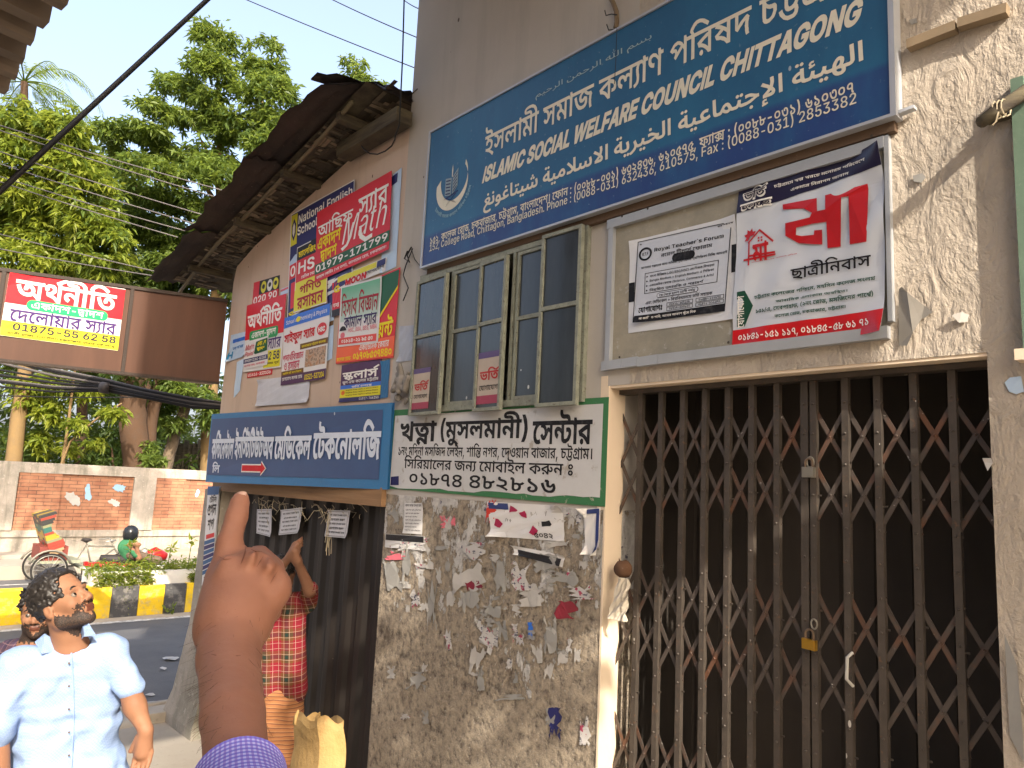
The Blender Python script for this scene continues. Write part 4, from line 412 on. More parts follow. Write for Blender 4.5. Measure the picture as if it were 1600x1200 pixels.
[62,[43,24,-6,0,-4,2,-4,4,-3,4,2,0,-1,-2,-1,-3,-4,-4,-6,-2,-3,1,-2,0,-2,1,-5,5,-2,3,7,4,2,-2,1,-2,2,-1,3,0,3,3,1,2,0,3,1,5,8,0,1,-3,1,-2,1,-3,1,-2,2,-1,2,-2,2,0,2,-1,4,2,1,2,0,5,-2,2,-1,3,-3,2,10,1,3,-3,2,-4,0,-3,1,-3,-1,-5,-3,-3,-4,-2],[63,52,0,-8,-64,0,0,8],[53,28,0,-30,-9,0,-3,2,-3,3,-3,1,-3,2,-4,1,-5,1,-3,9,18,9,7,1],[44,20,-2,-1,-9,-3,-2,-2,-3,-1,0,1,5,-1,8,-4,3,-3]],
[67,[68,52,0,-8,-9,0,0,-48,-9,0,0,35,2,-6,-3,3,-3,2,-2,1,-3,1,-2,0,-1,-1,-2,-4,0,-2,-8,0,0,2,-5,5,-2,0,-2,1,-3,-1,-2,-1,-1,-1,0,-4,3,-3,2,-1,-4,-8,-6,4,-2,2,-2,3,-1,2,0,7,2,3,2,2,3,2,3,1,4,1,4,0,3,-1,2,-1,3,-2,4,-4,-3,-1,2,4,2,2,3,2,6,0,4,-2,3,-2,2,-2,-2,1,0,9,-51,0,0,8],[32,22,3,0,6,-2,3,-2,2,-2,3,-2,3,-3,3,-4,-3,-7,-2,3,-5,5,-3,2,-2,2,-3,1,-2,1,-7,0,-3,-2,-4,-2,-3,-3,0,1,1,1,2,1,7,0,2,-1,2,-3,0,-5,-9,-5,2,2,0,2,1,1,-1,1,0,1,-2,1,-3,0,-1,-1,-2,0,-6,6,3,4,3,3,3,2,4,2],[49,8,-22,-18,-5,6,6,5,2,0,2,2,0,1,1,0,2,2,10,7]],
[61,[62,52,0,-8,-8,0,0,-44,-10,0,-2,3,-3,3,-4,3,-3,3,-4,2,-4,1,-5,2,-5,1,-3,9,5,-2,7,-2,6,-2,5,-2,4,-3,4,-2,3,-3,-1,2,0,45,8,0,2,-6],[39,35,-2,-4,-3,-4,-4,-2,-5,-2,-6,-1,-6,1,-2,4,6,1,5,1,6,4,1,2,1,3,0,3,-1,2,-2,2,-2,1,8,6,2,-2,2,-4,2,-3],[11,36,-4,2,-2,4,-1,4,0,4,1,1,1,2,8,-2,0,-2,-1,-1,0,-2,2,-2,5,0,2,1,3,3,1,3,7,1,1,-3,-2,-4,-6,-6,-3,-2,-3,-1]],
[62,[44,43,3,-1,4,-2,3,-3,0,-37,-9,0,-1,3,-2,2,-2,0,-3,1,-3,0,-2,-1,-5,0,-3,-1,-3,0,-3,1,-3,0,-6,2,-2,2,-2,3,-2,4,0,9,1,2,0,2,9,-1,0,-3,-1,-2,0,-1,1,-4,2,-4,2,-1,12,0,2,1,8,0,2,-1,4,-4,0,24,-2,2,-6,0,-2,-1,-1,-1,-2,-1,-1,-1,-1,-2,0,-2,1,-1,6,0,1,-7,-2,0,-1,-1,-4,0,-4,1,-3,1,-2,3,-1,4,1,3,1,2,4,6,3,2,3,1,4,2],[63,52,0,-8,-64,0,0,8]],
[32,[24,52,-1,3,-1,1,-4,2,-7,0,-4,1,-3,1,-3,2,-2,2,-1,2,0,3,-1,3,0,1,1,1,0,3,9,-1,0,-7,2,-2,2,-1,10,0,4,-1,2,-1,2,-2,2,-1,1,-3,0,-2,1,-4],[33,52,0,-8,-4,0,-3,-1,-2,-2,-3,-2,-3,-3,-2,-3,-1,-3,-2,-8,1,-5,1,-3,2,-3,2,-2,2,-1,6,0,2,1,1,1,4,-8,-3,-1,-2,-1,-11,0,-5,2,-4,3,-3,5,-2,5,0,13,2,5,3,5,3,4,5,4,5,2,-6,-3,-1,-1,-16,0,0,8]],
[50,[24,51,8,-1,6,-3,4,-4,1,-5,-1,-4,-1,-3,-2,-3,-6,-4,-8,-2,-9,0,-8,4,-3,2,-2,8,0,4,2,3,2,2,6,4,3,1,4,1],[21,45,-3,-1,-2,-1,-2,-2,-2,-4,1,-3,2,-3,3,-1,4,-1,3,0,3,1,2,2,2,1,1,3,0,5,-2,2,-3,2],[14,46,6,-3,6,-4,6,-5,5,-4,-4,-5,-6,5,-5,5,-7,4,-7,3],[51,52,0,-8,-18,0,-10,3,-9,-2,-3,-1,-12,0,0,8],[33,52,0,3,-1,1,-2,1,-3,1,-13,0,-4,1,-3,1,-3,2,-2,4,-1,3,0,8,9,-1,0,-6,1,-1,0,-1,2,-1,1,-1,17,0,6,-2,3,-3,1,-3,1,-2,0,-4],[26,-1,-7,1,-6,2,-3,5,-1,5,2,6,5,5,3,2,4,2,11,-2,-6,-3,-6,-4,-2,-2,-1,-2,0,-4,2,-2,2,-1,6,0,3,1,2,1,2,2,1,2,0,1,-3,3,6,6,2,-2,3,-2,2,-6,-1,-4,-2,-3,-3,-3,-4,-2,-5,-2]],
[67,[67,52,0,-8,-8,0,0,-35,-9,0,0,24,1,-5,-6,8,-3,2,-2,3,-3,1,-2,2,-3,1,-3,0,-3,-1,-3,0,-3,-2,-7,-7,0,1,2,1,1,1,2,1,2,0,4,-1,3,-2,1,-2,1,-3,0,-4,-3,1,3,3,2,1,2,2,10,9,6,-6,-25,-22,-6,6,7,7,-3,-4,-3,-2,1,1,2,4,0,3,-1,1,-2,1,-4,0,-1,-1,-1,0,-8,7,11,11,4,2,4,1,5,1,8,-2,3,-2,4,-2,3,-4,4,-4,-1,-1,0,20,7,0,2,-6],[59,-4,-9,0,-2,4,-2,1,-1,0,-2,1,-7,0,-4,-1,-16,0,-6,2,-5,5,-1,4,-1,5,0,4,1,2,0,1,9,-1,0,-1,-1,-2,0,-3,1,-3,2,-4,3,-1,13,0,4,1,7,0,6,-2,2,-2,0,9,9,0]],
[54,[27,62,6,-1,5,-2,4,-3,3,-4,3,-5,0,-10,-4,-10,-18,-27,-11,0,19,29,3,0,-1,-2,-8,-4,-8,0,-5,2,-4,3,-3,3,-1,5,-1,6,1,5,2,5,3,4,4,3,5,2],[24,53,-2,-1,-3,-2,-1,-2,-2,-6,2,-6,1,-2,3,-2,2,-1,3,-1,6,2,2,2,1,2,2,3,0,6,-2,3,-1,2,-2,2,-3,1]],
[75,[34,53,4,-1,3,-1,2,-1,2,-2,1,-2,0,-7,-2,-3,-6,-6,-3,-2,-2,-1,-1,-2,0,-2,2,-2,2,0,4,2,1,1,9,-3,0,-2,1,-1,0,-4,-1,-6,-3,-4,-6,-3,-8,-1,-4,0,-4,1,-5,2,-4,3,-4,4,-4,5,-3,8,-3,9,9,3,2,-8,2,-6,3,-5,3,-3,3,-2,2,-2,3,-1,6,0,3,1,2,1,1,1,1,2,0,5,-1,1,5,1,-2,-3,-4,-2,-3,-1,-4,-1,-4,1,-3,2,-3,3,0,7,1,2,2,2,1,2,3,2,2,1,3,2,3,3,0,4,-1,0,-1,1,-5,0,-4,-2,-1,-1,-1,-2,0,-3,1,0,1,-1,-6,-6,-6,6,0,5,1,3,2,2,3,2,2,2,4,1,3,1],[59,53,5,-1,4,-2,2,-3,1,-3,-1,-2,0,-3,-2,-2,-6,-4,-5,-1,-2,7,3,0,2,1,1,1,1,2,0,1,-1,1,-6,0,-4,-2,-3,-3,-3,-4,-6,4,3,3,3,4,3,2,4,2,3,1],[58,20,-3,0,-2,1,-3,1,-3,2,-4,4,-2,3,-1,3,6,5,1,-3,2,-4,4,-4,2,-1,5,0,2,2,0,3,-1,1,-4,2,7,3,1,0,2,-1,3,-3,1,-2,0,-3,-1,-3,-2,-3,-4,-2],[66,12,0,-2,1,-3,0,-3,1,-3,-8,-2,-1,4,-1,3,-1,4,0,7,1,3,2,3,1,2,5,1,4,-4,-2,-2,-1,-3,0,-2]],
[73,[39,53,6,-2,2,-2,2,-3,4,5,7,1,3,-2,2,-3,2,-4,0,-8,-2,-4,-2,-3,-8,-6,-5,-2,-3,8,4,2,4,3,2,2,1,4,0,2,-1,2,-3,3,5,2,-7,-10,-7,0,-1,3,-1,2,-4,2,-1,0,-2,-2,-1,0,0,-5,2,-2,3,-1,4,-1,-1,-8,-5,1,-4,1,-2,2,-2,3,-1,4,-1,3,1,4,1,3,1,2,3,2,2,1],[20,53,6,-2,3,-2,2,-2,1,-4,0,-7,-1,-3,-2,-3,-2,-2,-4,-2,-4,0,-1,8,4,1,2,1,1,2,0,4,-1,1,-2,1,-3,1,-2,0,-2,-1,-1,0,-1,8,2,0,2,1],[45,2,-9,1,-9,2,-8,4,-6,7,-6,8,-5,11,8,3,4,-9,5,-7,5,-5,6,-4,7,-2,8,-1,10,2,3,3,1,4,-1,2,-1,3,-3,1,-3,2,9,3,4,-2,4,-6,0,-9,-3,-4,-3,-3,-10,-4]],
[53,[46,46,0,-36,-9,0,-4,3,-3,2,-4,3,-5,1,-5,2,-5,1,-4,9,10,4,5,3,5,2,5,1,5,2,-1,-3,0,6],[36,38,2,-3,-3,-1,-8,-2,-4,-2,-3,-2,-3,-1,-1,1,8,-2,4,-2,3,-1,3,-2,2,-2],[54,52,0,-8,-55,0,0,8],[14,15,4,-1,3,-1,3,-2,2,-3,1,2,2,1,1,1,2,0,6,-3,2,-3,-4,2,0,4,10,1,0,-17,-10,0,0,11,2,-8,-2,4,-1,1,-2,1,-1,-1,-1,0,-1,-1,0,-3,-7,-1,-1,4,-1,2,-3,2,-4,0,-2,-2,0,-2,1,-2,4,-2,-3,-7,-5,2,-6,6,0,5,1,4,2,3,4,2]],
[0,[-19,-21,-3,1,-2,1,-2,2,-1,2,-1,4,1,3,2,3,4,2,4,1,0,3,9,0,0,-5,-3,-5,-7,0,-1,-1,0,-3,1,-1,1,0,2,-1,4,1,3,1,2,3,3,2,8,-4,5,-2,4,-2,-5,-7,-6,4,-2,2,-3,1,-1,-2,-2,-1,-3,-1,-2,-1]],
[33,[30,46,0,-8,-29,0,0,8],[9,0,0,50,2,8,2,3,3,1,4,2,8,0,2,-1,2,0,-3,-9,0,1,-6,0,-2,-1,-1,-2,0,-52]],
[56,[24,-1,-6,1,-5,1,-4,3,-3,4,-2,4,0,8,1,3,2,2,2,3,3,2,4,3,10,7,2,1,3,3,0,6,-3,3,-5,0,-1,-1,-2,-1,-1,-1,0,-1,-1,-2,1,-2,0,-2,2,-2,1,-3,4,-4,29,-34,-12,0,-23,27,-3,3,-3,4,-4,6,-1,3,0,8,2,4,2,3,3,2,4,1,5,1,8,-2,3,-2,2,-3,2,-4,0,-6,-1,-2,-1,-3,-1,-2,-2,-2,-3,-2,-12,-9,-3,-2,-2,-4,-1,-3,0,-2,1,-2,2,-2,4,-2,6,0,4,1,3,2,2,3,3,3,2,3,1,4,0,5,9,0,0,-6,-2,-8,-2,-4,-4,-4,-3,-2,-4,-3,-4,-1,-4,-2]],
[73,[20,38,6,-2,3,-2,3,-3,4,-3,-4,-6,-3,3,-4,3,-4,2,-5,0,-2,-1,-1,-1,0,-4,1,-1,2,-1,2,-2,-4,-8,-5,3,-3,3,-2,4,-1,4,0,4,2,3,2,2,3,2,3,1],[74,52,0,-8,-34,0,0,-26,1,-3,0,-3,2,-2,6,0,4,2,3,2,1,3,2,2,1,2,0,4,-1,2,-2,1,-5,0,-1,-1,-1,8,2,1,9,0,3,-1,4,-4,1,-3,0,-8,-4,-8,-3,-4,-12,-6,-8,0,-3,1,-4,2,-2,2,-1,2,-1,4,0,31,-32,0,0,8],[56,52,0,3,-1,1,-2,1,-3,1,-12,0,-8,2,-4,4,-1,2,-1,3,0,6,1,2,8,-1,0,-4,1,-2,0,-1,2,-2,2,-1,16,0,6,-2,3,-3,1,-3,1,-2,0,-4]],
[51,[20,27,4,-1,2,-2,3,-2,1,-3,0,-6,-2,-6,-2,-2,0,3,5,1,5,2,2,4,1,4,0,2,-1,3,-2,2,-3,1,-4,2,-6,2,-7,2,-5,2,-4,2,-2,2,-2,6,0,2,2,4,2,2,8,-3,-1,-1,0,-1,-1,-1,0,-2,2,-2,2,-1,6,-2,4,-1,7,-2,5,-2,3,-2,5,-5,2,-6,0,-3,-1,-5,-2,-4,-3,-3,-4,-3,-5,-2,-5,-1,-6,-1,-8,0,-2,8,4,1,2,1,2,2,0,4,-1,2,-2,1,-4,0,-2,-2,0,-4,-9,-2,0,2,-1,1,0,3,2,6,2,2,2,1,4,1]],
[71,[43,24,-6,1,-4,2,-4,3,-3,4,2,0,-1,-2,-1,-3,-4,-4,-6,-2,-3,1,-2,0,-2,1,-5,5,-2,3,7,4,2,-2,1,-2,2,-1,3,0,3,3,1,2,0,3,1,5,8,0,1,-3,1,-2,1,-3,1,-2,2,-1,2,-2,2,0,2,-1,4,2,1,2,0,5,-2,2,-1,3,-3,2,10,1,3,-3,2,-4,0,-3,1,-3,-1,-4,-3,-4,-4,-2],[72,52,0,-8,-73,0,0,8],[48,30,0,-3,5,-1,5,-2,4,-2,4,-3,2,-4,0,-8,-2,-3,-4,-2,-5,-1,-4,0,-1,1,1,7,4,0,2,2,0,3,-3,3,-3,1,-5,1,0,-23,-9,0,-3,3,-4,3,-8,4,-4,1,-5,1,-4,9,8,3,7,3,14,4,-1,-2,0,4],[39,23,2,-3,-5,-1,-15,-6,-1,1,6,-1,5,-2,8,-6]],
[72,[73,52,0,-8,-30,0,0,-17,1,0,1,-1,2,1,1,0,5,5,1,2,8,2,3,-4,2,-4,1,-5,0,-4,-1,-5,-2,-4,-3,-4,-4,-3,-5,-2,-13,0,-10,4,-5,4,-4,6,-4,7,8,4,3,-5,2,-4,4,-4,3,-2,4,-1,5,-1,5,1,4,2,3,3,1,5,-1,3,0,3,-2,2,-1,2,7,0,-9,-9,-9,-3,-2,1,-2,0,-4,2,-2,4,0,3,-1,3,0,1,1,0,0,2,-1,1,0,9,-34,0,0,8],[20,41,3,-1,4,-1,6,-4,3,-3,1,-10,-10,8,-5,2,-5,1,-2,0,-2,-2,0,-4,1,-1,2,-1,-5,-7,-4,3,-2,2,-2,3,0,7,2,3,2,2,3,2,3,1]],
[52,[53,52,0,-8,-9,0,0,-44,-9,0,-3,4,-4,4,-5,4,-5,3,-6,2,-6,1,-4,10,8,4,18,8,9,2,-2,-3,0,13],[35,36,2,-2,-12,-4,-6,-3,-5,-3,4,-1,8,-4,8,-6,3,-4,-2,0],[20,53,4,0,1,-1,-1,-7,-4,0,-2,-1,-1,-1,0,-1,2,-4,6,-2,-6,-6,-6,4,-2,2,-1,2,-2,2,0,5,1,3,2,2,2,1,3,1]],
[69,[69,52,0,-8,-53,0,0,-22,-2,2,5,5,7,4,7,3,8,3,5,-5,0,-14,-9,-3,0,17,4,-3,-4,-2,-5,-2,-4,-3,-10,-6,-4,-4,-8,5,0,25,-7,0,0,8],[63,0,1,-3,1,-4,-9,-1,-1,3,-1,4,0,15,1,3,2,3,2,-2,-4,-1,-4,-2,-4,-1,-5,-2,-1,0,-6,-2,-10,-4,-4,-2,1,1,8,-2,4,-2,3,-3,0,14,9,6,0,-28,-9,0,-3,3,-3,2,-4,1,-3,2,-3,1,-4,1,-4,8,8,4,5,2,4,2,5,2,4,2,3,0,4,2,5,1,4,2,5,1,6,-6,-2,-3,-1,-3]],
[49,[50,52,0,-8,-33,0,0,-32,1,-1,2,-1,5,0,2,1,3,1,2,2,2,3,2,4,0,4,-1,2,-2,1,-5,0,-1,-1,-1,8,2,1,9,0,3,-1,4,-4,1,-3,0,-8,-4,-8,-3,-4,-12,-6,-8,0,-3,1,-4,2,-1,2,-2,2,0,4,-1,5,0,26,-8,0,0,8],[32,52,0,3,-1,1,-2,1,-3,1,-12,0,-8,2,-4,4,-1,2,0,3,-1,3,0,2,1,1,0,2,9,-1,-1,-1,0,-3,1,-2,0,-1,2,-2,2,-1,16,0,6,-2,3,-3,1,-3,1,-2,0,-4]],
[73,[34,53,4,0,3,-1,2,-2,3,-2,2,-2,2,-4,-5,0,8,9,7,1,3,-2,2,-3,2,-4,0,-8,-2,-4,-2,-3,-8,-6,-5,-2,-3,8,4,2,4,3,2,2,1,4,0,2,-1,2,-3,3,5,2,-8,-11,-7,0,-4,6,-3,2,-8,0,-4,-2,-1,-2,-3,-2,0,1,4,2,2,0,3,1,6,-2,2,-1,2,-4,0,-2,-1,-4,-2,-4,-3,-4,-6,-3,-5,8,4,2,3,1,1,2,0,3,-1,1,-5,0,-4,-2,-7,7,9,9,4,1,3,1],[45,2,-9,1,-9,2,-7,4,-7,7,-6,8,-5,11,8,3,4,-9,5,-7,5,-5,6,-4,7,-2,7,-1,6,1,5,1,3,3,1,4,-1,2,-1,3,-3,1,-3,2,9,3,4,-2,4,-6,0,-9,-3,-4,-3,-3,-10,-4]],
[61,[62,52,0,-8,-30,0,0,-12,1,-2,0,-1,1,-1,2,0,2,1,3,3,1,2,2,2,8,1,4,-8,1,-4,1,-5,-1,-5,-2,-4,-3,-4,-4,-3,-6,-2,-12,0,-10,4,-4,3,-4,5,-4,6,-3,8,-3,9,9,3,3,-10,3,-8,4,-5,4,-4,5,-2,5,-1,6,1,4,2,2,4,1,4,0,3,-1,3,-2,4,6,1,-3,-4,-2,-3,-6,-4,-3,-1,-6,0,-4,2,-2,2,-2,6,0,14,-24,0,0,8],[29,-14,-3,3,-1,3,2,4,4,2,4,-2,2,-4,-1,-3,-3,-3]],
[57,[27,13,-7,2,-5,4,-5,5,-5,6,-3,9,9,2,2,-6,3,-5,3,-4,4,-3,5,-2,11,0,3,2,2,2,1,3,-1,3,-1,2,-6,2,-1,0,-1,-1,-1,0,-2,-2,0,-2,1,-1,0,-1,-9,-1,0,2,-1,1,0,3,1,3,1,2,2,2,6,2,9,0,8,-4,2,-3,1,-4,1,-3,-2,-8,-3,-3,-4,-2,-5,-2],[58,52,0,-8,-59,0,0,8],[22,11,8,-2,4,-2,4,-3,3,-3,3,-4,-4,-5,-2,3,-9,6,-2,2,-5,0,-2,-2,0,-2,2,-2,2,-1,-4,-7,-3,2,-2,1,-2,2,-2,4,-1,3,1,3,1,2,2,2,2,1],[49,-8,-9,0,0,24,9,5]],
[49,[23,-1,-8,1,-6,4,-4,6,-2,8,0,4,11,0,0,-4,1,-4,2,-3,2,-2,4,-1,4,1,2,2,2,3,1,4,0,43,11,0,0,-43,-2,-8,-4,-6,-6,-4]],
[84,[30,53,3,0,3,-1,2,-2,3,-2,2,-3,1,-2,0,-11,-3,5,-3,4,-3,3,-4,1,-3,-1,-2,-1,-2,-4,1,-3,2,-2,3,-1,5,-1,-1,-9,-5,1,-5,2,-3,2,-2,3,-1,4,0,8,1,4,2,2,3,2],[7,53,3,-1,4,-1,3,-2,2,-3,1,-3,1,-5,-1,-4,-1,-3,-2,-3,-3,-3,-4,-1,-5,-1,-1,9,3,0,3,1,2,1,1,1,1,2,0,4,-2,2,-2,1,-4,1,-3,0,-1,-1,-2,0,-1,8,2,0,2,1],[85,52,0,-8,-34,0,0,-29,1,-2,0,-1,2,-2,5,0,3,1,2,1,3,2,1,3,2,2,1,2,0,4,-1,1,-2,1,-5,0,-3,1,-6,3,-1,1,-2,1,-1,2,1,9,2,-3,2,-2,2,-1,3,-2,3,0,3,-1,8,0,2,-1,3,-3,0,-2,1,-2,0,-7,-4,-8,-3,-4,-12,-6,-8,0,-3,1,-4,2,-2,2,-1,2,-1,4,0,39]],
[58,[59,52,0,-8,-8,0,0,-24,-9,-1,0,16,2,-5,-3,3,-4,6,-3,2,-2,1,-3,2,-3,0,-3,1,-4,-1,-3,-1,-2,-2,-3,-2,-1,0,4,2,2,0,3,1,4,-1,4,-2,2,-2,1,-2,0,-2,-1,-5,-2,-4,-4,-3,-6,-4,-6,8,4,1,2,2,2,1,2,2,0,3,-1,0,-1,1,-6,0,-4,-2,-8,6,5,6,5,4,6,3,6,1,8,-2,3,-1,4,-3,7,-7,-3,1,0,17,7,0,2,-6],[28,17,5,-2,3,-2,4,-3,3,-3,3,-4,-3,-6,-3,3,-2,3,-9,6,-5,0,-1,-1,-1,0,0,-3,2,-2,2,0,-4,-7,-3,1,-2,1,-2,2,-1,2,-1,3,-1,2,2,6,2,1,2,2,3,1],[51,21,0,-25,-9,0,0,24]],
[62,[43,24,-6,1,-4,2,-4,3,-3,4,2,0,-1,-2,-1,-3,-4,-4,-6,-2,-3,1,-2,0,-2,1,-5,5,-2,3,7,4,2,-2,1,-2,2,-1,3,0,3,3,1,2,0,3,1,5,8,0,1,-3,1,-2,1,-3,1,-2,2,-1,2,-2,2,0,2,-1,4,2,1,2,0,5,-2,2,-1,3,-3,2,10,1,3,-3,2,-4,0,-3,1,-3,-1,-5,-3,-3,-4,-2],[63,52,0,-8,-64,0,0,8],[43,27,4,-1,3,-1,4,-4,1,-2,1,-3,0,-5,-1,-3,-2,-2,-2,-1,-3,-2,-6,-2,-4,0,2,4,3,-1,8,-2,3,-2,4,-2,4,-1,-4,-7,-5,2,-4,3,-5,1,-4,2,-4,1,-5,1,-4,1,-5,1,1,7,3,0,3,-1,12,0,3,2,2,2,1,2,-1,3,-1,2,-6,2,-2,-1,-2,0,-1,-2,0,-4,-8,-1,-1,1,0,3,-1,1,1,3,1,2,2,2,6,2]],
[61,[43,52,-1,3,-1,1,-4,2,-18,0,-4,1,-3,1,-3,2,-2,4,-1,3,0,8,9,-1,0,-6,1,-1,0,-1,2,-1,1,-1,21,0,4,-1,2,-1,2,-2,2,-1,1,-3,0,-2,1,-4],[62,52,0,-8,-30,0,0,-12,1,-2,0,-1,1,-1,2,0,2,1,3,3,1,2,2,2,8,1,4,-8,1,-4,1,-5,-1,-5,-2,-4,-3,-4,-4,-3,-6,-2,-12,0,-10,4,-4,3,-4,5,-4,6,-3,8,-3,9,9,3,3,-10,3,-8,4,-5,4,-4,5,-2,5,-1,6,1,4,2,2,4,1,4,0,3,-1,3,-2,4,6,1,-3,-4,-2,-3,-6,-4,-3,-1,-6,0,-4,2,-2,2,-2,6,0,14,-24,0,0,8]],
[55,[55,52,0,-8,-8,0,0,-44,-9,0,-7,7,-5,2,-5,3,-12,2,-3,8,1,1,4,2,3,3,2,1,4,-2,-7,0,-3,2,-3,1,-2,2,-1,3,0,6,2,3,3,3,4,3,9,-3,-4,-2,-2,-2,-2,-3,-1,-2,2,-4,2,-1,4,0,4,2,3,1,4,-7,-3,-1,-3,-2,-2,-1,-6,-4,-2,-1,-1,1,7,-2,6,-2,5,-3,5,-4,0,34,-39,0,0,8]],
[54,[32,24,-2,1,-3,0,-4,2,-3,2,-1,1,-2,1,-4,0,-1,-1,0,-2,1,-1,0,-1,2,-1,-6,-6,-3,2,-1,3,-2,2,0,7,1,2,2,2,3,1,2,1,5,0,2,-1,2,0,2,-1,1,-1,2,-1,3,-2,2,-1,2,0,2,-1,4,2,1,1,0,6,-1,2,-2,3,-3,2,10,1,3,-3,2,-4,0,-3,1,-3,-2,-6,-4,-4,-4,-1],[6,50,6,-1,5,-3,3,-2,2,-4,1,-4,0,-1,-1,-1,0,-1,-9,0,0,1,1,1,0,1,-1,4,-2,2,-3,2,-4,2],[-1,44,0,8,56,0,0,-8],[46,28,0,-30,-10,0,-3,2,-3,3,-3,1,-3,2,-8,2,-4,9,12,6,6,2,7,2],[36,20,-2,-1,-3,-1,-2,-1,-3,-1,-3,-2,-3,-1,1,1,4,-2,5,-1,3,-2,4,-3,0,5,-1,1]]]
# each syllable or letter: the glyphs it is set with, in order
SYLLABLES = {'ই': [0], 'স': [1], 'লা': [2,3], 'মী': [4,5], ' ': [6], 'মা': [4,3], 'জ': [7], 'ক': [8], 'ল্যা': [2,9,3], 'ণ': [10], 'প': [11], 'রি': [12,13], 'ষ': [14], 'দ': [15], 'চ': [16], 'ট্ট': [17], 'গ্রা': [18,3], 'ম': [4], 'I': [19], 'S': [20], 'L': [21], 'A': [22], 'M': [23], 'C': [24], 'O': [25], 'W': [26], 'E': [27], 'F': [28], 'R': [29], 'U': [30], 'N': [31], 'H': [32], 'T': [33], 'G': [34], 'الهيئة الإجتماعية الخيرية الاسلامية شيتاغونغ': [35,36,37,38,39,40,41,42,43,44,41,45,46,47,48,49,43,44,50,51,41,52,53,49,43,44,41,54,39,55,40,56,57,49,43,44,58,41,59,53,49], 'بسم الله الرحمن الرحيم': [60,41,61,51,53,49,43,62,55,61,51,53,49,43,63,43,60,64,65], '১': [66], '৫': [67], '২': [68], ',': [69], 'লে': [70,2], 'রো': [70,13,3], 'ড': [71], 'বা': [72,3], 'জা': [7,3], 'র': [13], 'বাং': [72,3,73], 'দে': [70,15], 'শ': [74], '।': [75], 'ফো': [70,76,3], 'ন': [77], ':': [78], '(': [79], '০': [80], '৮': [81], '-': [82], '৩': [83], ')': [84], '৬': [85], '৪': [86], '৭': [87], 'ফ্যা': [76,9,3], 'ক্স': [88], '1': [89], '5': [90], '2': [91], 'o': [92], 'l': [93], 'e': [94], 'g': [95], 'a': [96], 'd': [97], 'h': [98], 'i': [99], 't': [100], 'n': [101], 'B': [102], 's': [103], '.': [104], 'P': [105], '0': [106], '8': [107], '3': [108], '6': [109], '4': [110], '7': [111], 'x': [112], 'নং': [77,73], 'দি': [12,15], 'না': [77,3], 'জি': [12,7], 'শা': [74,3], 'ন্তি': [12,113], 'গ': [114], 'ও': [115], 'য়া': [116,3], 'সি': [12,1], 'ন্য': [77,9], 'মো': [70,4,3], 'ল': [2], 'রু': [117], ' ঃ': [6,118], 'স্টা': [119,3], 'র্ন': [77,120], 'টি': [121], 'চা': [16,3], 'র্স': [1,120], 'অ': [122], '্': [123], 'যা': [124,3], 'সো': [70,1,3], 'য়ে': [70,116], 'y': [125], 'c': [126], 'r': [127], '`': [128], 'u': [129], 'm': [130], 'রা': [13,3], 'আ': [131], 'ন্তা': [113,3], 'নে': [70,77], 'ভি': [12,132], 'জ্ঞ': [133], 'গৃ': [114,134], 'হ': [135], 'শি': [12,74], 'ক্ষ': [136], '/': [137], 'ক্ষি': [12,136], 'কা': [8,3], 'নি': [12,77], 'চ্ছি': [12,138], 'প্লে': [70,139], 'থে': [70,140], 'কে': [70,8], 'দ্বা': [141,3], 'শ্রে': [70,142], 'ণী': [10,5], 'র্য': [124,120], 'ন্ত': [113], 'এ': [143], 'বং': [72,73], 'মে': [70,4], 'ডি': [12,71], '+': [144], 'বি': [12,72], 'শ্ব': [145], 'দ্যা': [15,9,3], 'ভ': [132], 'র্তি': [12,146,120], 'হা': [135,3], 'য়': [116], 'যো': [70,124,3], 'গা': [114,3], 'গঃ': [114,118], 'তে': [70,146], 'পা': [11,3], 'ন্যে': [70,77,9], 'ছুঁ': [147,148,149], 'স্ব': [150], 'ল্প': [151], 'খ': [152], 'চে': [70,16], 'নো': [70,77,3], 'বে': [70,72], 'শে': [70,74], 'ত্র': [153], 'ছে': [70,147], 'ছা': [147,3], 'ত্রী': [153,5], 'বৈ': [154,72], 'ষ্ট্য': [155,9], 'প্র': [156], 'তি': [12,146], 'ভা': [132,3], '9': [157], 'চ্যা': [16,9,3], 'ঞ্জিং': [12,158,73], 'শু': [159], 'ণি': [12,10], 'ত': [146], 'সা': [1,3], 'ছি': [12,147], 'ফ': [76], 'স্যা': [1,9,3], 'ফা': [76,3], 'কো': [70,8,3], 'চিং': [12,16,73], 'ব্লে': [70,160], 'র্থ': [140,120], 'নী': [77,5], 'থা': [140,3], 'পূ': [11,161], 'র্ব': [72,120], 'থ্য': [140,9], 'f': [162], '&': [163], 'ফু': [76,148], 'দা': [15,3], 'জ্ঞা': [133,3], 'লি': [12,2], 'খাঁ': [152,3,149], 'ন্ট': [164], 'ডে': [70,71], 'মি': [12,4], 'হি': [12,135], 'ব': [72], '৯': [165], 'স্ক': [166], 'স্কু': [166,148], 'ন্ড': [167], 'ধু': [168,148], 'ক্ষা': [136,3], 'দ্ধ': [169], 'টে': [70,170], 'গু': [171], 'সে': [70,1], 'লো': [70,2,3], 'লী': [2,5], 'প্লা': [139,3], 'র্শ্বে': [70,145,120], 'ড়া': [172,3], 'ত্না': [173,3], 'মু': [4,148], 'ন্টা': [164,3], 'J': [174], 'শ্চ': [175], 'তা': [146,3], 'কি': [12,8], 'র্শ': [74,120], 'জে': [70,7], 'শ্চি': [12,175], 'সং': [1,73], 'গ্ন': [176], 'স্থি': [12,177], 'ড়': [172], 'ন্টি': [12,164], 'স্টি': [12,119], 'উ': [178], 'ট': [170], 'ঘ': [179], 'ম্বা': [180,3], 'রে': [70,13]}
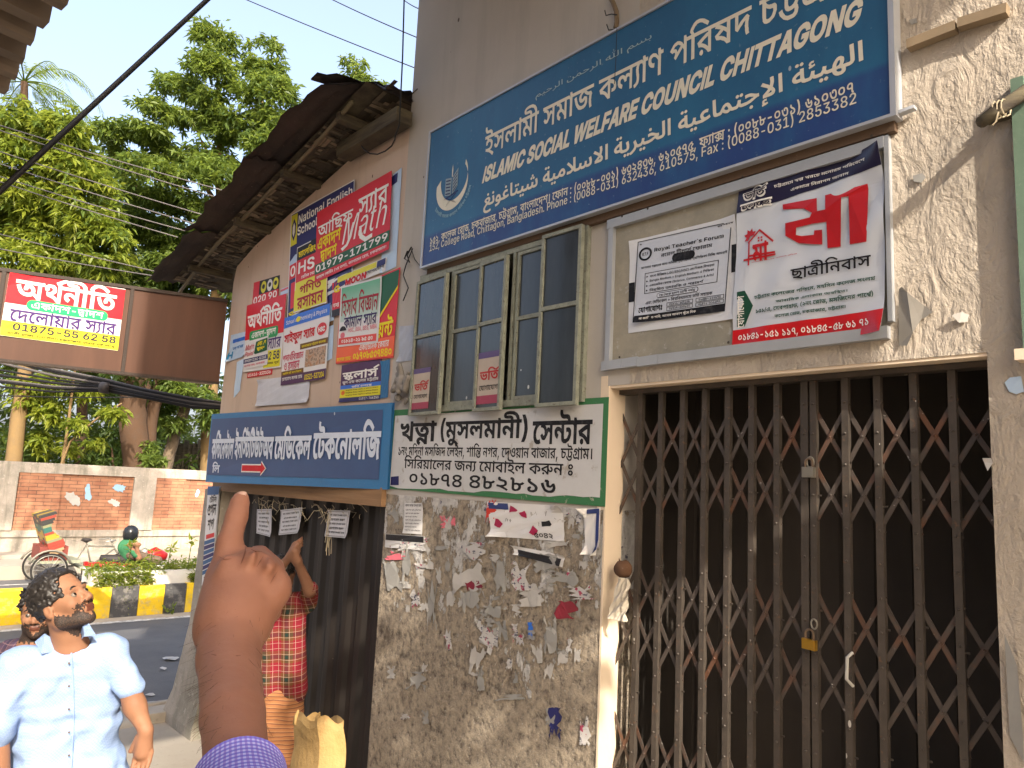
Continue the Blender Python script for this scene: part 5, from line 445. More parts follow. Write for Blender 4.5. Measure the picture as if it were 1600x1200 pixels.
BOLD = {'BM': 0, 'BB': 1.1, 'BC': 1.9, 'BK': 3.8, 'AR': .6, 'AL': -1.2, 'IR': -1.6, 'IM': -.5, 'IB': .9, 'IK': 3.1}
def fill_contours(cs):
 """triangulate closed outlines with the non-zero rule"""
 vs = []; ed = []
 for c in cs:
  k = len(vs); m = len(c); vs += [Vector((float(a), float(b))) for a, b in c]; ed += [(k + i, k + (i + 1) % m) for i in range(m)]
 ov, oe, of, *_ = delaunay_2d_cdt(vs, ed, [], 0, 1e-4)
 V = np.array([(v[0], v[1]) for v in ov]); F = []
 if len(of) == 0: return V, F
 T = np.array([list(q) for q in of]); cen = V[T].mean(1); w = np.zeros(len(T), int)
 for c in cs:
  a = c; b = np.roll(c, -1, 0)
  for (x0, y0), (x1, y1) in zip(a, b):
   up = (y0 <= cen[:, 1]) & (y1 > cen[:, 1]); dn = (y1 <= cen[:, 1]) & (y0 > cen[:, 1])
   if not (up.any() or dn.any()): continue
   cr = (x1 - x0) * (cen[:, 1] - y0) - (cen[:, 0] - x0) * (y1 - y0)
   w += (up & (cr > 0)).astype(int); w -= (dn & (cr < 0)).astype(int)
 for q, k in zip(T, w):
  if k != 0:
   a, b, c = V[q[0]], V[q[1]], V[q[2]]
   F.append(tuple(q) if (b[0] - a[0]) * (c[1] - a[1]) - (b[1] - a[1]) * (c[0] - a[0]) > 0 else tuple(q[::-1]))
 return V, F
_gc = {}
def glyph(g, bold):
 if (g, bold) not in _gc:
  cs = []
  for c in GLYPHS[g][1:]:
   p = np.cumsum(np.array(c, float).reshape(-1, 2), 0)
   if bold:
    d0 = p - np.roll(p, 1, 0); d1 = np.roll(p, -1, 0) - p
    d0 /= np.maximum(np.linalg.norm(d0, axis=1), 1e-9)[:, None]; d1 /= np.maximum(np.linalg.norm(d1, axis=1), 1e-9)[:, None]
    n = np.stack([-(d0 + d1)[:, 1], (d0 + d1)[:, 0]], 1); l = np.linalg.norm(n, axis=1)[:, None]
    n = np.where(l > .3, n / np.maximum(l, .3), 0) * np.minimum(1.5, 2 / np.maximum(l, .8)); p = p + n * bold
   cs.append(p)
  _gc[(g, bold)] = fill_contours(cs) if cs else (np.zeros((0, 2)), [])
 return _gc[(g, bold)]
def run2d(key):
 st, txt = key.split('|', 1); V = []; F = []; L = []; n = 0; x = 0; run = []; i = 0
 for a, b in (('\u09af\u09bc', '\u09df'), ('\u09a1\u09bc', '\u09dc'), ('\u09a2\u09bc', '\u09dd'), ('\u200c', '')): txt = txt.replace(a, b)
 if txt in SYLLABLES: run = SYLLABLES[txt]; i = len(txt)
 while i < len(txt):
  for k in range(8, 0, -1):
   if txt[i:i + k] in SYLLABLES: run = run + SYLLABLES[txt[i:i + k]]; i += k; break
  else: i += 1
 for i, g in enumerate(run):
  v, f = glyph(g, BOLD[st])
  if len(v):
   V.append(v + [x, 0]); F += [tuple(k + n for k in q) for q in f]; L += [i % 3] * len(v); n += len(v)
  x += GLYPHS[g][0]
 V = np.vstack(V); lo, hi = V.min(0), V.max(0)
 return (V - lo) / (hi - lo), F, np.array(L)
class Surf:
 """a flat or slightly wrinkled sheet given by its corners TL, TR, BR, BL"""
 def __init__(s, c, out, wrinkle=0.0, seed=0, edge=0.0):
  s.c = [np.asarray(p, float) for p in c]; s.o = np.asarray(out, float)
  n = np.cross(s.c[1] - s.c[0], s.c[3] - s.c[0]); n /= np.linalg.norm(n)
  s.n = n if np.dot(n, s.o) > 0 else -n
  s.w = wrinkle; s.e = edge; q = random.Random(seed)
  s.ph = [(q.uniform(2, 9), q.uniform(2, 9), q.uniform(0, 6.3)) for _ in range(5)]
  s.cf = [q.choice([0, 0, 1, 1.6]) for _ in range(4)]
 def d(s, u, v):
  if s.w == 0 and s.e == 0: return 0.0
  a = s.w * sum(math.sin(f * u * 3.1 + g * v * 2.7 + p) for f, g, p in s.ph) / 3
  for (cu, cv), k in zip(((0, 0), (1, 0), (1, 1), (0, 1)), s.cf):
   a += k * s.e * max(0, 1 - math.hypot(u - cu, v - cv) / .22) ** 1.6
  return max(a, -s.w * .6)
 def at(s, u, v, off=0.0):
  c = s.c; p = (1 - u) * (1 - v) * c[0] + u * (1 - v) * c[1] + u * v * c[2] + (1 - u) * v * c[3]
  return p + s.n * (off + s.d(min(1, max(0, u)), min(1, max(0, v))))
 def uv(s, p):
  u = v = .5; p = np.asarray(p, float)
  for _ in range(12):
   c = s.c; q = (1 - u) * (1 - v) * c[0] + u * (1 - v) * c[1] + u * v * c[2] + (1 - u) * v * c[3]
   du = (1 - v) * (c[1] - c[0]) + v * (c[2] - c[3]); dv = (1 - u) * (c[3] - c[0]) + u * (c[2] - c[1])
   d, *_ = np.linalg.lstsq(np.stack([du, dv], 1), p - q, rcond=None); u += d[0]; v += d[1]
  return u, v
 def sheet(s, name, mat, parent, off=0.0, box=(0, 0, 1, 1), n=12, thick=.0008):
  b = MB(); u0, v0, u1, v1 = box; ff = lambda u, v: s.at(u0 + (u1 - u0) * u, v0 + (v1 - v0) * v, off)
  nx = max(1, int(n * (u1 - u0) + .5)); ny = max(1, int(n * (v1 - v0) + .5))
  if s.w == 0 and s.e == 0: nx = ny = 1
  b.grid(ff, nx, ny, flip=True)
  if thick:
   g = lambda u, v: s.at(u0 + (u1 - u0) * u, v0 + (v1 - v0) * v, off - thick); b.grid(g, nx, ny)
  return b.build(name, mat, parent)
 def shape(s, name, mat, parent, pts, off=.004):
  """a printed shape, outline in uv"""
  V, F = fill_contours([np.array(p, float) for p in (pts if isinstance(pts[0][0], (tuple, list, np.ndarray)) else [pts])])
  P = [s.at(u, v, off) for u, v in V]
  F = [q[::-1] for q in F] if np.dot(np.cross(s.c[1] - s.c[0], s.c[3] - s.c[0]), s.n) > 0 else F
  F2 = []
  for q in F:
   a, b, c = (P[k] for k in q); F2.append(q if np.dot(np.cross(b - a, c - a), s.n) > 0 else q[::-1])
  return mkobj(name, P, F2, mat, parent)
 def pill(s, name, mat, parent, box, off=.003, rr=.5):
  u0, v0, u1, v1 = box; w = np.linalg.norm(s.c[1] - s.c[0]); h = np.linalg.norm(s.c[3] - s.c[0])
  r = rr * abs(v1 - v0) * h; ru, rv = r / w, r / h; pts = []
  for cu, cv, a in ((u1 - ru, v0 + rv, -90), (u1 - ru, v1 - rv, 0), (u0 + ru, v1 - rv, 90), (u0 + ru, v0 + rv, 180)):
   for k in range(5):
    t = R_(a + 90 * k / 4); pts.append((cu + ru * math.cos(t), cv + rv * math.sin(t)))
  return s.shape(name, mat, parent, pts, off)
 def text(s, style, st, box, mat, parent, off=.006, name='lettering', slant=0.0):
  """box in uv: u0, v_top, u1, v_bottom of the ink"""
  V, F, L = run2d(style + '|' + st); u0, v0, u1, v1 = box
  P = [s.at(u0 + (u1 - u0) * (x + slant * (y - .5)), v1 + (v0 - v1) * y, off + .00035 * l) for (x, y), l in zip(V, L)]
  F2 = F
  if F:
   a, b, c = (P[k] for k in F[0])
   if np.dot(np.cross(b - a, c - a), s.n) < 0: F2 = [q[::-1] for q in F]
  return mkobj(name, P, F2, mat, parent)
 def ptext(s, style, st, lb, rt, mat, parent, plane=PY, off=.006, **k):
  """box given by two surveyed corners of the ink (left bottom, right top)"""
  a = s.uv(plane(*lb)); b = s.uv(plane(*rt))
  return s.text(style, st, (a[0], b[1], b[0], a[1]), mat, parent, off, **k)
def wallsurf(px, off=.005, wrinkle=0.0, seed=0, edge=0.0, Y=0.0):
 c = [PY(x, y, Y) for x, y in px]
 return Surf([p + np.array([0, -off, 0]) for p in c], (0, -1, 0), wrinkle, seed, edge)
# ------------------------------------------------------------------ smooth bodies: rounded cones and ellipsoids blended into one skin
def sd_cone(p, a, b, ra, rb):
 a, b = np.asarray(a, float), np.asarray(b, float); ba = b - a
 t = np.clip(((p - a) @ ba) / max(ba @ ba, 1e-12), 0, 1)
 return np.linalg.norm(p - a - t[..., None] * ba, axis=-1) - (ra + (rb - ra) * t)
def sd_ell(p, c, r, M=None):
 q = p - np.asarray(c, float)
 if M is not None: q = q @ np.asarray(M, float)      # columns of M are the axes
 r = np.asarray(r, float); k0 = np.linalg.norm(q / r, axis=-1); k1 = np.linalg.norm(q / (r * r), axis=-1)
 return k0 * (k0 - 1) / np.maximum(k1, 1e-9)
def skin(prims, res, k=.01, pad=.02, noise=None):
 """prims: ('c',a,b,ra,rb[,k]) ('e',centre,radii,axes[,k]) ('-',...) carve. Returns verts, faces by surface nets."""
 pts = []
 for q in prims:
  if q[0] == '-': continue
  if q[0] == 'c': pts += [np.array(q[1]) - q[3], np.array(q[1]) + q[3], np.array(q[2]) - q[4], np.array(q[2]) + q[4]]
  else: m = max(q[2]); pts += [np.array(q[1]) - m, np.array(q[1]) + m]
 lo = np.min(pts, 0) - pad; hi = np.max(pts, 0) + pad; n = np.ceil((hi - lo) / res).astype(int) + 1
 ax = [lo[i] + res * np.arange(n[i]) for i in range(3)]
 D = np.full(tuple(n), 1e3)
 for q in prims:
  sub = q[0] == '-'
  if sub: q = q[1:]
  kk = k
  if q[0] == 'c':
   m = max(q[3], q[4]); l = np.minimum(q[1], q[2]) - m; h = np.maximum(q[1], q[2]) + m; kk = q[5] if len(q) > 5 else k
  else:
   m = max(q[2]); l = np.array(q[1]) - m; h = np.array(q[1]) + m; kk = q[4] if len(q) > 4 else k
  mg = 3 * kk + 4 * res; i0 = np.clip(np.floor((l - mg - lo) / res).astype(int), 0, n); i1 = np.clip(np.ceil((h + mg - lo) / res).astype(int) + 1, 0, n)
  if (i1 <= i0).any(): continue
  sl = tuple(slice(a, b) for a, b in zip(i0, i1))
  P = np.stack(np.meshgrid(*[ax[i][sl[i]] for i in range(3)], indexing='ij'), -1)
  d = sd_cone(P, *q[1:5]) if q[0] == 'c' else sd_ell(P, q[1], q[2], q[3] if len(q) > 3 else None)
  o = D[sl]
  if sub:
   hh = np.clip(.5 - .5 * (o + d) / kk, 0, 1); D[sl] = o + (-d - o) * hh + kk * hh * (1 - hh)
  else:
   hh = np.clip(.5 + .5 * (d - o) / kk, 0, 1); D[sl] = np.where(o > 100, d, o + (d - o) * (1 - hh) - kk * hh * (1 - hh)) if False else np.where(o > 100, d, d * (1 - hh) + o * hh - kk * hh * (1 - hh))
 if noise is not None:
  P = np.stack(np.meshgrid(*ax, indexing='ij'), -1); D = D + noise(P)
 return nets(D, lo, res)
def nets(D, lo, res):
 S = D < 0; n = D.shape
 c = [D[i:n[0] - 1 + i, j:n[1] - 1 + j, k:n[2] - 1 + k] for i in (0, 1) for j in (0, 1) for k in (0, 1)]
 s = np.stack([q < 0 for q in c], -1); act = s.any(-1) & ~s.all(-1)
 idx = np.argwhere(act); cv = np.stack([q[act] for q in c], -1)
 off = np.array([(i, j, k) for i in (0, 1) for j in (0, 1) for k in (0, 1)], float)
 acc = np.zeros((len(idx), 3)); counts = np.zeros(len(idx))
 for a in range(8):
  for b in range(a + 1, 8):
   if abs(off[a] - off[b]).sum() != 1: continue
   m = (cv[:, a] < 0) != (cv[:, b] < 0); t = cv[m, a] / (cv[m, a] - cv[m, b])
   acc[m] += off[a] + t[:, None] * (off[b] - off[a]); counts[m] += 1
 V = lo + res * (idx + acc / counts[:, None]); ID = -np.ones(act.shape, int); ID[act] = np.arange(len(idx)); F = []
 for axn in range(3):
  o = [a for a in range(3) if a != axn]
  A = np.take(S, range(n[axn] - 1), axn); B = np.take(S, range(1, n[axn]), axn)
  e = np.argwhere(A != B); sg = A[A != B]
  ok = (e[:, o[0]] > 0) & (e[:, o[1]] > 0) & (e[:, o[0]] < n[o[0]] - 1) & (e[:, o[1]] < n[o[1]] - 1); e = e[ok]; sg = sg[ok]
  def g(d0, d1):
   q = e.copy(); q[:, o[0]] -= d0; q[:, o[1]] -= d1; return ID[q[:, 0], q[:, 1], q[:, 2]]
  Q = np.stack([g(0, 0), g(1, 0), g(1, 1), g(0, 1)], -1)
  fl = sg if axn != 1 else ~sg
  Q[~fl] = Q[~fl][:, ::-1]; F.append(Q)
 return V, np.vstack(F).tolist()
# ================================================================== SETTING
def ground_mat(name, c1, c2, scale, rough=.9, bs=.4, spk=None):
 t = NT(name); a = t.noise(scale, 6, .6); b = t.noise(scale * 14, 4, .7); c = t.noise(.35, 3, .5)
 col = t.mix(t.ramp(a, [(.3, 0.0), (.7, 1.0)]), c1, c2)
 col = t.mix(t.ramp(c, [(.4, 0.0), (.65, .35)]), col, tuple(.55 * x for x in c1))
 if spk: col = t.mix(t.ramp(b, [(.6, 0.0), (.7, .6)]), col, spk)
 return t.done(col, rough, t.bump(t.math('ADD', a, t.math('MULTIPLY', b, .5)), bs, .02))
M_asphalt = ground_mat('asphalt', (.095, .094, .098), (.13, .127, .125), 2.2, .85, .35, (.18, .17, .16))
M_dust = ground_mat('dusty_concrete', (.36, .31, .25), (.47, .42, .34), 1.3, .95, .5, (.26, .23, .19))
M_walk = ground_mat('footpath_concrete', (.33, .285, .225), (.41, .36, .29), 1.0, .95, .3)
M_earth = ground_mat('earth', (.16, .12, .08), (.22, .17, .11), .8, 1, .5)
b = MB(); b.grid(lambda u, v: (-900 + 1800 * u, -900 + 1800 * v, -.02), 2, 2)
tag(b.build('ground', M_earth), kind='structure')
b = MB(); b.box((-22.5, -90, -.3), (-8.2, 120, 0))
tag(b.build('road', M_asphalt), kind='structure')
b = MB(); b.box((-8.2, -90, -.3), (-7.7, 120, .05)); b.box((-8.28, -90, -.3), (-8.2, 120, .09))
def apron(u, v):
 x = -7.7 + 11 * u; y = -12 + 12.3 * v
 z = .05 + .6 * min(1, max(0, (x + 7.7) / 7.7)) ** 1.5
 return (x, y, z + .012 * math.sin(x * 3.1 + y * 2.3) * math.sin(y * 1.7))
b.grid(apron, 40, 40)
tag(b.build('pavement', M_dust, smooth=True), kind='structure')
b = MB()
for y in (-3.6, 2.6): pass
# lane edge line and far line: worn white paint
t = NT('road_paint'); n = t.noise(9, 5, .7)
M_line = t.done(t.mix(t.ramp(n, [(.42, 0.0), (.6, .8)]), (.62, .6, .56), (.2, .19, .18)), .8)
b = MB(); b.grid(lambda u, v: (-13.25 + .14 * u, -40 + 80 * v, .006), 1, 4)
b.grid(lambda u, v: (-18.05 + .12 * u, -40 + 80 * v, .006), 1, 4)
tag(b.build('road_marking', M_line), kind='structure')
t = NT('gutter_dust'); n = t.noise(3, 5, .7)
M_gut = t.done(t.mix(t.ramp(n, [(.35, 0.0), (.65, 1.0)]), (.30, .26, .21), (.42, .36, .28)), .95)
b = MB(); b.grid(lambda u, v: (-13.62 + .4 * u + .06 * math.sin(v * 90), -40 + 80 * v, .004), 1, 60)
tag(b.build('dust_strip', M_gut), kind='structure')
# far footpath with a two-step kerb
b = MB(); b.box((-21.4, -60, -.2), (-18.75, 80, .28)); b.box((-21.4, -60, .28), (-20.2, 80, .36))
tag(b.build('footpath', M_walk), kind='structure')
# ---------------------------------------------------------------- kerbed median
M_ky = paint('#e8c21e', .7, .35, 'kerb_yellow', bump=.3)
M_kb = paint('#3b3a3a', .75, .3, 'kerb_black', bump=.3)
M_wplaster = paint('#d9d4c8', .8, .35, 'white_plaster', bump=.3)
def kerbmat(h, name):
 t = NT(name); c = lin(h); br = t.n('ShaderNodeTexBrick'); t.l(t.yz(), br.inputs[0])
 br.inputs['Scale'].default_value = 1; br.inputs['Brick Width'].default_value = .3; br.inputs['Row Height'].default_value = .1; br.inputs['Mortar Size'].default_value = .008
 n = t.noise(9, 5, .65); n2 = t.noise(2.5, 4, .6)
 col = t.mix(t.ramp(n, [(.5, 0.0), (.72, .7)]), c, (.33, .3, .26)); col = t.mix(t.ramp(n2, [(.5, 0.0), (.75, .5)]), col, tuple(.5 * x for x in c))
 return t.done(col, .8, t.bump(t.math('ADD', t.math('MULTIPLY', br.outputs['Fac'], -.6), n), .5, .015))
M_ky = kerbmat('#ecc51d', 'kerb_yellow_brick'); M_kb = kerbmat('#4a4948', 'kerb_black_brick')
med = thing('median_kerb', 'low brick median kerb painted in yellow and black blocks along the road', 'kerb', (-13.9, 0, 0))
b = MB(); b.box((-14.5, -30, 0), (-13.68, 40, .40)); b.build('core', M_wplaster, med)
ys = [-.37]; y = -.37
edges = [-6.9, -5.9, -4.8, -3.7, -2.4, -1.45, -.37, .06, .83, 1.25, 1.66, 2.02, 2.5, 2.95, 3.45, 3.9, 4.4, 4.9, 5.4, 5.9]
for i, (a, c) in enumerate(zip(edges[:-1], edges[1:])):
 yel = (i % 2 == 1)
 b = MB(); b.box((-13.7, a + .004, 0), (-13.6, c - .004, .485 + .006 * (i % 3))); b.box((-14.0, a + .004, .42), (-13.7, c - .004, .485 + .006 * (i % 3)))
 b.build('kerb_block', M_ky if yel else M_kb, med)
pl = thing('planter_wall', 'low whitewashed planter wall standing on the striped median', 'planter', (-13.9, 2, .4))
b = MB(); b.obox((-13.72, .62, .485), (-.12, 0, 0), (0, 8, 0), (0, 0, .23)); b.obox((-14.4, .62, .40), (-.1, 0, 0), (0, 8, 0), (0, 0, .315)); b.obox((-13.84, .55, .485), (-.6, 0, 0), (0, .1, 0), (0, 0, .24))
b.build('wall', M_wplaster, pl)
b = MB(); b.box((-14.4, .66, .45), (-13.85, 8, .66)); b.build('soil', M_earth, pl)
# ---------------------------------------------------------------- brick boundary wall over the road
def brickmat():
 t = NT('brick'); br = t.n('ShaderNodeTexBrick'); t.l(t.yz(), br.inputs[0])
 for k, v in (('Scale', 1), ('Brick Width', .34), ('Row Height', .088), ('Mortar Size', .009), ('Mortar Smooth', .3), ('Bias', -.1)): br.inputs[k].default_value = v
 br.inputs['Color1'].default_value = (.25, .10, .055, 1); br.inputs['Color2'].default_value = (.34, .155, .085, 1); br.inputs['Mortar'].default_value = (.10, .055, .038, 1)
 n = t.noise(3, 5, .6); n2 = t.noise(40, 3, .6)
 col = t.mix(t.ramp(n, [(.35, 0.0), (.7, .45)]), br.outputs[0], (.5, .27, .15)); col = t.mix(t.ramp(n2, [(.6, 0.0), (.72, .3)]), col, (.2, .09, .05))
 return t.done(col, .9, t.bump(t.math('ADD', t.math('MULTIPLY', br.outputs['Fac'], -1.0), t.math('MULTIPLY', n2, .3)), .6, .02))
M_brick = brickmat()
t = NT('weathered_plaster'); a = t.noise(1.6, 6, .65); n2 = t.noise(14, 4, .65); zz = t.xyz(t.map((1, .7, .25)))
st = t.noise(3, 5, .6, t.map((1, 2.5, .25)))
col = t.mix(t.ramp(a, [(.38, 0.0), (.62, 1.0)]), (.40, .35, .29), (.26, .235, .195)); col = t.mix(t.ramp(st, [(.5, 0.0), (.68, .75)]), col, (.17, .16, .12)); col = t.mix(t.ramp(n2, [(.6, 0.0), (.7, .4)]), col, (.6, .56, .48))
M_wplast2 = t.done(col, .95, t.bump(t.math('ADD', a, n2), .4, .03))
XW = -21.0
bw = thing('brick_wall', 'red brick boundary wall with grey plaster piers and coping across the road', 'wall', (XW, 2, .3))
b = MB(); b.box((XW - .25, -14, .3), (XW, 24, .70)); b.box((XW - .25, -14, .70), (XW + .05, 24, .86)); b.build('plinth', M_wplast2, bw)
b = MB(); b.box((XW - .3, -14, 2.22), (XW + .07, 24, 2.40)); b.box((XW - .3, -14, 2.40), (XW + .03, 24, 2.47)); b.build('coping', M_wplast2, bw)
b = MB(); b.box((XW - .2, -14, .86), (XW, 24, 2.22));
b.box((XW, .42, .86), (XW + .05, 1.32, 2.22)); b.box((XW, 3.47, .86), (XW + .05, 4.25, 2.22)); b.box((XW, -2.2, .86), (XW + .05, -1.2, 2.22))
b.build('brickwork', M_brick, bw)
for y in (-3.0, -.22, 2.95, 6.1, 9.2, 12.3):
 w = .56 if y != -.22 else .64
 b = MB(); b.box((XW - .24, y, .86), (XW + .09, y + w - .02, 2.22)); b.build('pier', M_wplast2, bw)
M_scrapb = paint('#8fb0c6', .8, .4); M_scrapw = paint('#a9a8a2', .8, .5)
def wall_scrap(cy, cz, w, h, m, seed, lab):
 q = random.Random(seed); pts = []
 for k in range(26):
  a = 2 * math.pi * k / 26; r = q.uniform(.62, 1) * (.75 + .25 * math.sin(2 * a + seed))
  pts.append((XW + .012, cy + w * r * math.cos(a) * .5, cz + h * r * math.sin(a) * .5))
 b = MB(); P = np.array(pts); V, F = fill_contours([P[:, 1:]])
 b.add([(XW + .012 + q.uniform(0, .01), y, z) for y, z in V], F)
 return tag(b.build('torn_poster', m), lab, 'poster', 'torn paper remains on the brick wall')
wall_scrap(1.62, 1.62, .5, .5, M_scrapw, 3, 'tattered white poster remnant low on the left brick panel'); wall_scrap(1.92, 1.78, .3, .5, M_scrapb, 4, 'pale blue torn poster strip on the left brick panel')
wall_scrap(2.62, 1.92, .36, .42, M_scrapb, 8, 'curled blue poster corner near the upper right of the left brick panel'); wall_scrap(2.55, 1.55, .4, .3, M_scrapw, 9, 'small white paper flecks beside the middle pier')
wall_scrap(3.98, 1.7, .3, .75, M_scrapw, 10, 'long ragged white poster strip on the right brick panel'); wall_scrap(4.6, 1.85, .2, .3, M_scrapb, 12, 'tiny blue paper patch at the far right of the brick wall')
wall_scrap(-.1, 1.75, .4, .35, M_scrapw, 13, 'white paper patch on the leftmost plaster pier')
# ================================================================== MAIN BUILDING
def plaster(name, c1, c2, chips=True, bscale=3.0, bs=.25, streak=.35, rough=.88):
 t = NT(name); a = t.noise(1.1, 6, .6); f = t.noise(38, 4, .6); m = t.noise(bscale, 5, .6)
 st = t.noise(2.2, 5, .65, t.map((2.2, 1, .22)))
 col = t.mix(t.ramp(a, [(.35, 0.0), (.68, 1.0)]), c1, c2)
 col = t.mix(t.ramp(st, [(.52, 0.0), (.72, streak)]), col, tuple(.52 * x for x in c1))
 h = t.math('ADD', t.math('MULTIPLY', f, .15), m)
 if chips:
  v = t.vor(9.0, co=t.map((1, 1, .62))); sz = t.noise(3.5, 2, .5)
  k = t.math('LESS_THAN', v, t.math('MULTIPLY', t.math('SUBTRACT', sz, .36), .34))
  col = t.mix(k, col, (.10, .075, .06)); h = t.math('SUBTRACT', h, t.math('MULTIPLY', k, .5))
 return t.done(col, rough, t.bump(h, bs, .02))
M_plaster = plaster('cream_plaster', (.47, .39, .33), (.53, .45, .38))
M_plaster_up = plaster('tower_plaster', (.42, .385, .345), (.48, .445, .40), True, 2.0, .18, .25)
M_shedwall = plaster('shed_plaster', (.52, .39, .30), (.58, .45, .355), True, 2.0, .15, .3)
M_jamb = plaster('jamb_cream', (.68, .55, .41), (.74, .61, .46), False, 4, .2, .15)
# rough hand-laid stucco by the gate
t = NT('rough_stucco'); w = t.n('ShaderNodeTexNoise'); t.l(t.map((1, 1, .55), (0, R_(22), 0)), w.inputs[0]); w.inputs['Scale'].default_value = 9; w.inputs['Detail'].default_value = 6; w.inputs['Roughness'].default_value = .6; w.inputs['Distortion'].default_value = 1.4
g = t.noise(45, 5, .65, t.map((1, 1, .5))); a = t.noise(1.3, 5, .6); dk = t.noise(1.9, 5, .7)
col = t.mix(t.ramp(a, [(.35, 0.0), (.7, 1.0)]), (.43, .37, .30), (.50, .435, .36)); col = t.mix(t.ramp(dk, [(.55, 0.0), (.68, .6)]), col, (.27, .24, .20))
col = t.mix(t.ramp(g, [(.62, 0.0), (.72, .3)]), col, (.22, .18, .14))
M_stucco = t.done(col, .92, t.bump(t.math('ADD', w.outputs[0], t.math('MULTIPLY', g, .45)), .85, .035))
# raw pillar, decades of glued posters scraped away
t = NT('scraped_pillar'); a = t.noise(1.7, 6, .65); g = t.noise(24, 6, .72, t.map((1, 1, .85))); p = t.noise(4.2, 8, .72, t.map((1.25, 1, .72))); p2 = t.noise(13, 5, .7, None, 1.0)
z = t.xyz()[2]
col = t.mix(t.ramp(a, [(.36, 0.0), (.62, 1.0)]), (.36, .305, .24), (.21, .175, .135)); col = t.mix(t.ramp(g, [(.44, 0.0), (.58, .85)]), col, (.47, .385, .285)); col = t.mix(t.ramp(g, [(.34, .95), (.45, 0.0)]), col, (.085, .062, .045)); col = t.mix(t.ramp(t.noise(5, 5, .7), [(.55, 0.0), (.66, .6)]), col, (.14, .105, .075)); col = t.mix(t.ramp(t.noise(60, 3, .6), [(.62, 0.0), (.68, .7)]), col, (.56, .52, .46))
hz = t.n('ShaderNodeMapRange'); t.l(z, hz.inputs[0]);
for k, v in (('From Min', .75), ('From Max', 2.5), ('To Min', -.13), ('To Max', .10)): hz.inputs[k].default_value = v
pm = t.math('ADD', p, hz.outputs[0]); pk = t.ramp(pm, [(.565, 0.0), (.58, 1.0)])
pcol = t.mix(t.ramp(p2, [(.35, 0.0), (.6, 1.0)]), (.50, .48, .46), (.68, .66, .63)); pcol = t.mix(t.ramp(p2, [(.66, 0.0), (.69, .8)]), pcol, (.33, .05, .09)); pcol = t.mix(t.ramp(t.noise(17, 4, .6), [(.655, 0.0), (.67, .9)]), pcol, (.06, .06, .12))
col = t.mix(pk, col, pcol)
hh = t.math('ADD', t.math('MULTIPLY', g, .8), t.math('MULTIPLY', pk, .5)); hh = t.math('ADD', hh, t.math('MULTIPLY', p, .5))
M_pillar = t.done(col, t.ramp(pk, [(0, .9), (1, .5)]), t.bump(hh, 1.0, .05))
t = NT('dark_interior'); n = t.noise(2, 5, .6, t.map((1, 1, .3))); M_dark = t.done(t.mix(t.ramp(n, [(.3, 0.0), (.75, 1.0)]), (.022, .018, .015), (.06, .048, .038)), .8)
bld = thing('main_building', 'cream plastered building with steel windows and a wide gateway', 'building', (-2, 0, 0))
GX0, GX1, GZ = -2.322, -.728, 2.955
WX0, WX1, WZ0, WZ1 = -3.965, -2.475, 2.885, 3.80
T = .26
b = MB(); b.box((-4.27, 0, WZ1), (-2.2, T, 8.5)); b.box((-4.27, 0, WZ0), (WX0, T, WZ1)); b.box((WX1, 0, WZ0), (GX0 - .012, T, WZ1)); b.box((GX0 - .012, 0, GZ), (-2.2, T, WZ1)); b.box((-4.27, 0, 2.36), (GX0 - .012, T, WZ0)); b.build('wall', M_plaster_up, bld)
b = MB(); b.box((-2.2, 0, GZ), (1.6, T, 8.5)); b.box((GX1, 0, 0), (1.6, T, GZ)); b.build('stucco_wall', M_stucco, bld)
b = MB(); b.box((-4.235, 0, 0), (GX0 - .012, T, 2.36)); b.build('pillar', M_pillar, bld)
b = MB(); b.box((GX0 - .012, -.004, 0), (GX0, .12, GZ)); b.box((GX0, .004, GZ - .012), (GX1, .12, GZ)); b.box((WX1 + .1, -.003, 2.36), (GX0 - .012, 0, GZ + .05)); b.build('gate_reveal', M_jamb, bld)
b = MB(); b.box((-4.27, T, 0), (-4.0, 7, 8.5)); b.box((1.3, T, 0), (1.6, 7, 8.5)); b.box((-4.27, 7, 0), (1.6, 7.25, 8.5)); b.build('rear_wall', M_plaster, bld)
b = MB(); b.box((-4.27, -1.8, 6.1), (2.17, 0, 6.28)); b.box((-4.27, 0, 8.5), (2.17, 7.25, 8.7)); b.build('roof', M_plaster_up, bld)  # roof slab, plus an added unseen canopy sized to shade the facade
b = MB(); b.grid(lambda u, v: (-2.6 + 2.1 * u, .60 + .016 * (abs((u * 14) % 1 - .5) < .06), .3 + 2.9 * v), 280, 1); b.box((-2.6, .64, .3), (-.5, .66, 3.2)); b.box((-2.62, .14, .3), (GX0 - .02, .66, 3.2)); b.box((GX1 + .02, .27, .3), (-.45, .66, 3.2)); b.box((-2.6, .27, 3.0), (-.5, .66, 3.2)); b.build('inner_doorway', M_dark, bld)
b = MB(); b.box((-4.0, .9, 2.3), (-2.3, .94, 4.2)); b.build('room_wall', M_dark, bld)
b = MB(); b.box((-7.0, -2.9, .3), (1.6, 0, .5));
# raised threshold slab in front of the gate
b = MB(); b.box((-2.6, -4.2, 0), (3.2, 0, .81)); tag(b.build('platform', M_dust), kind='structure')
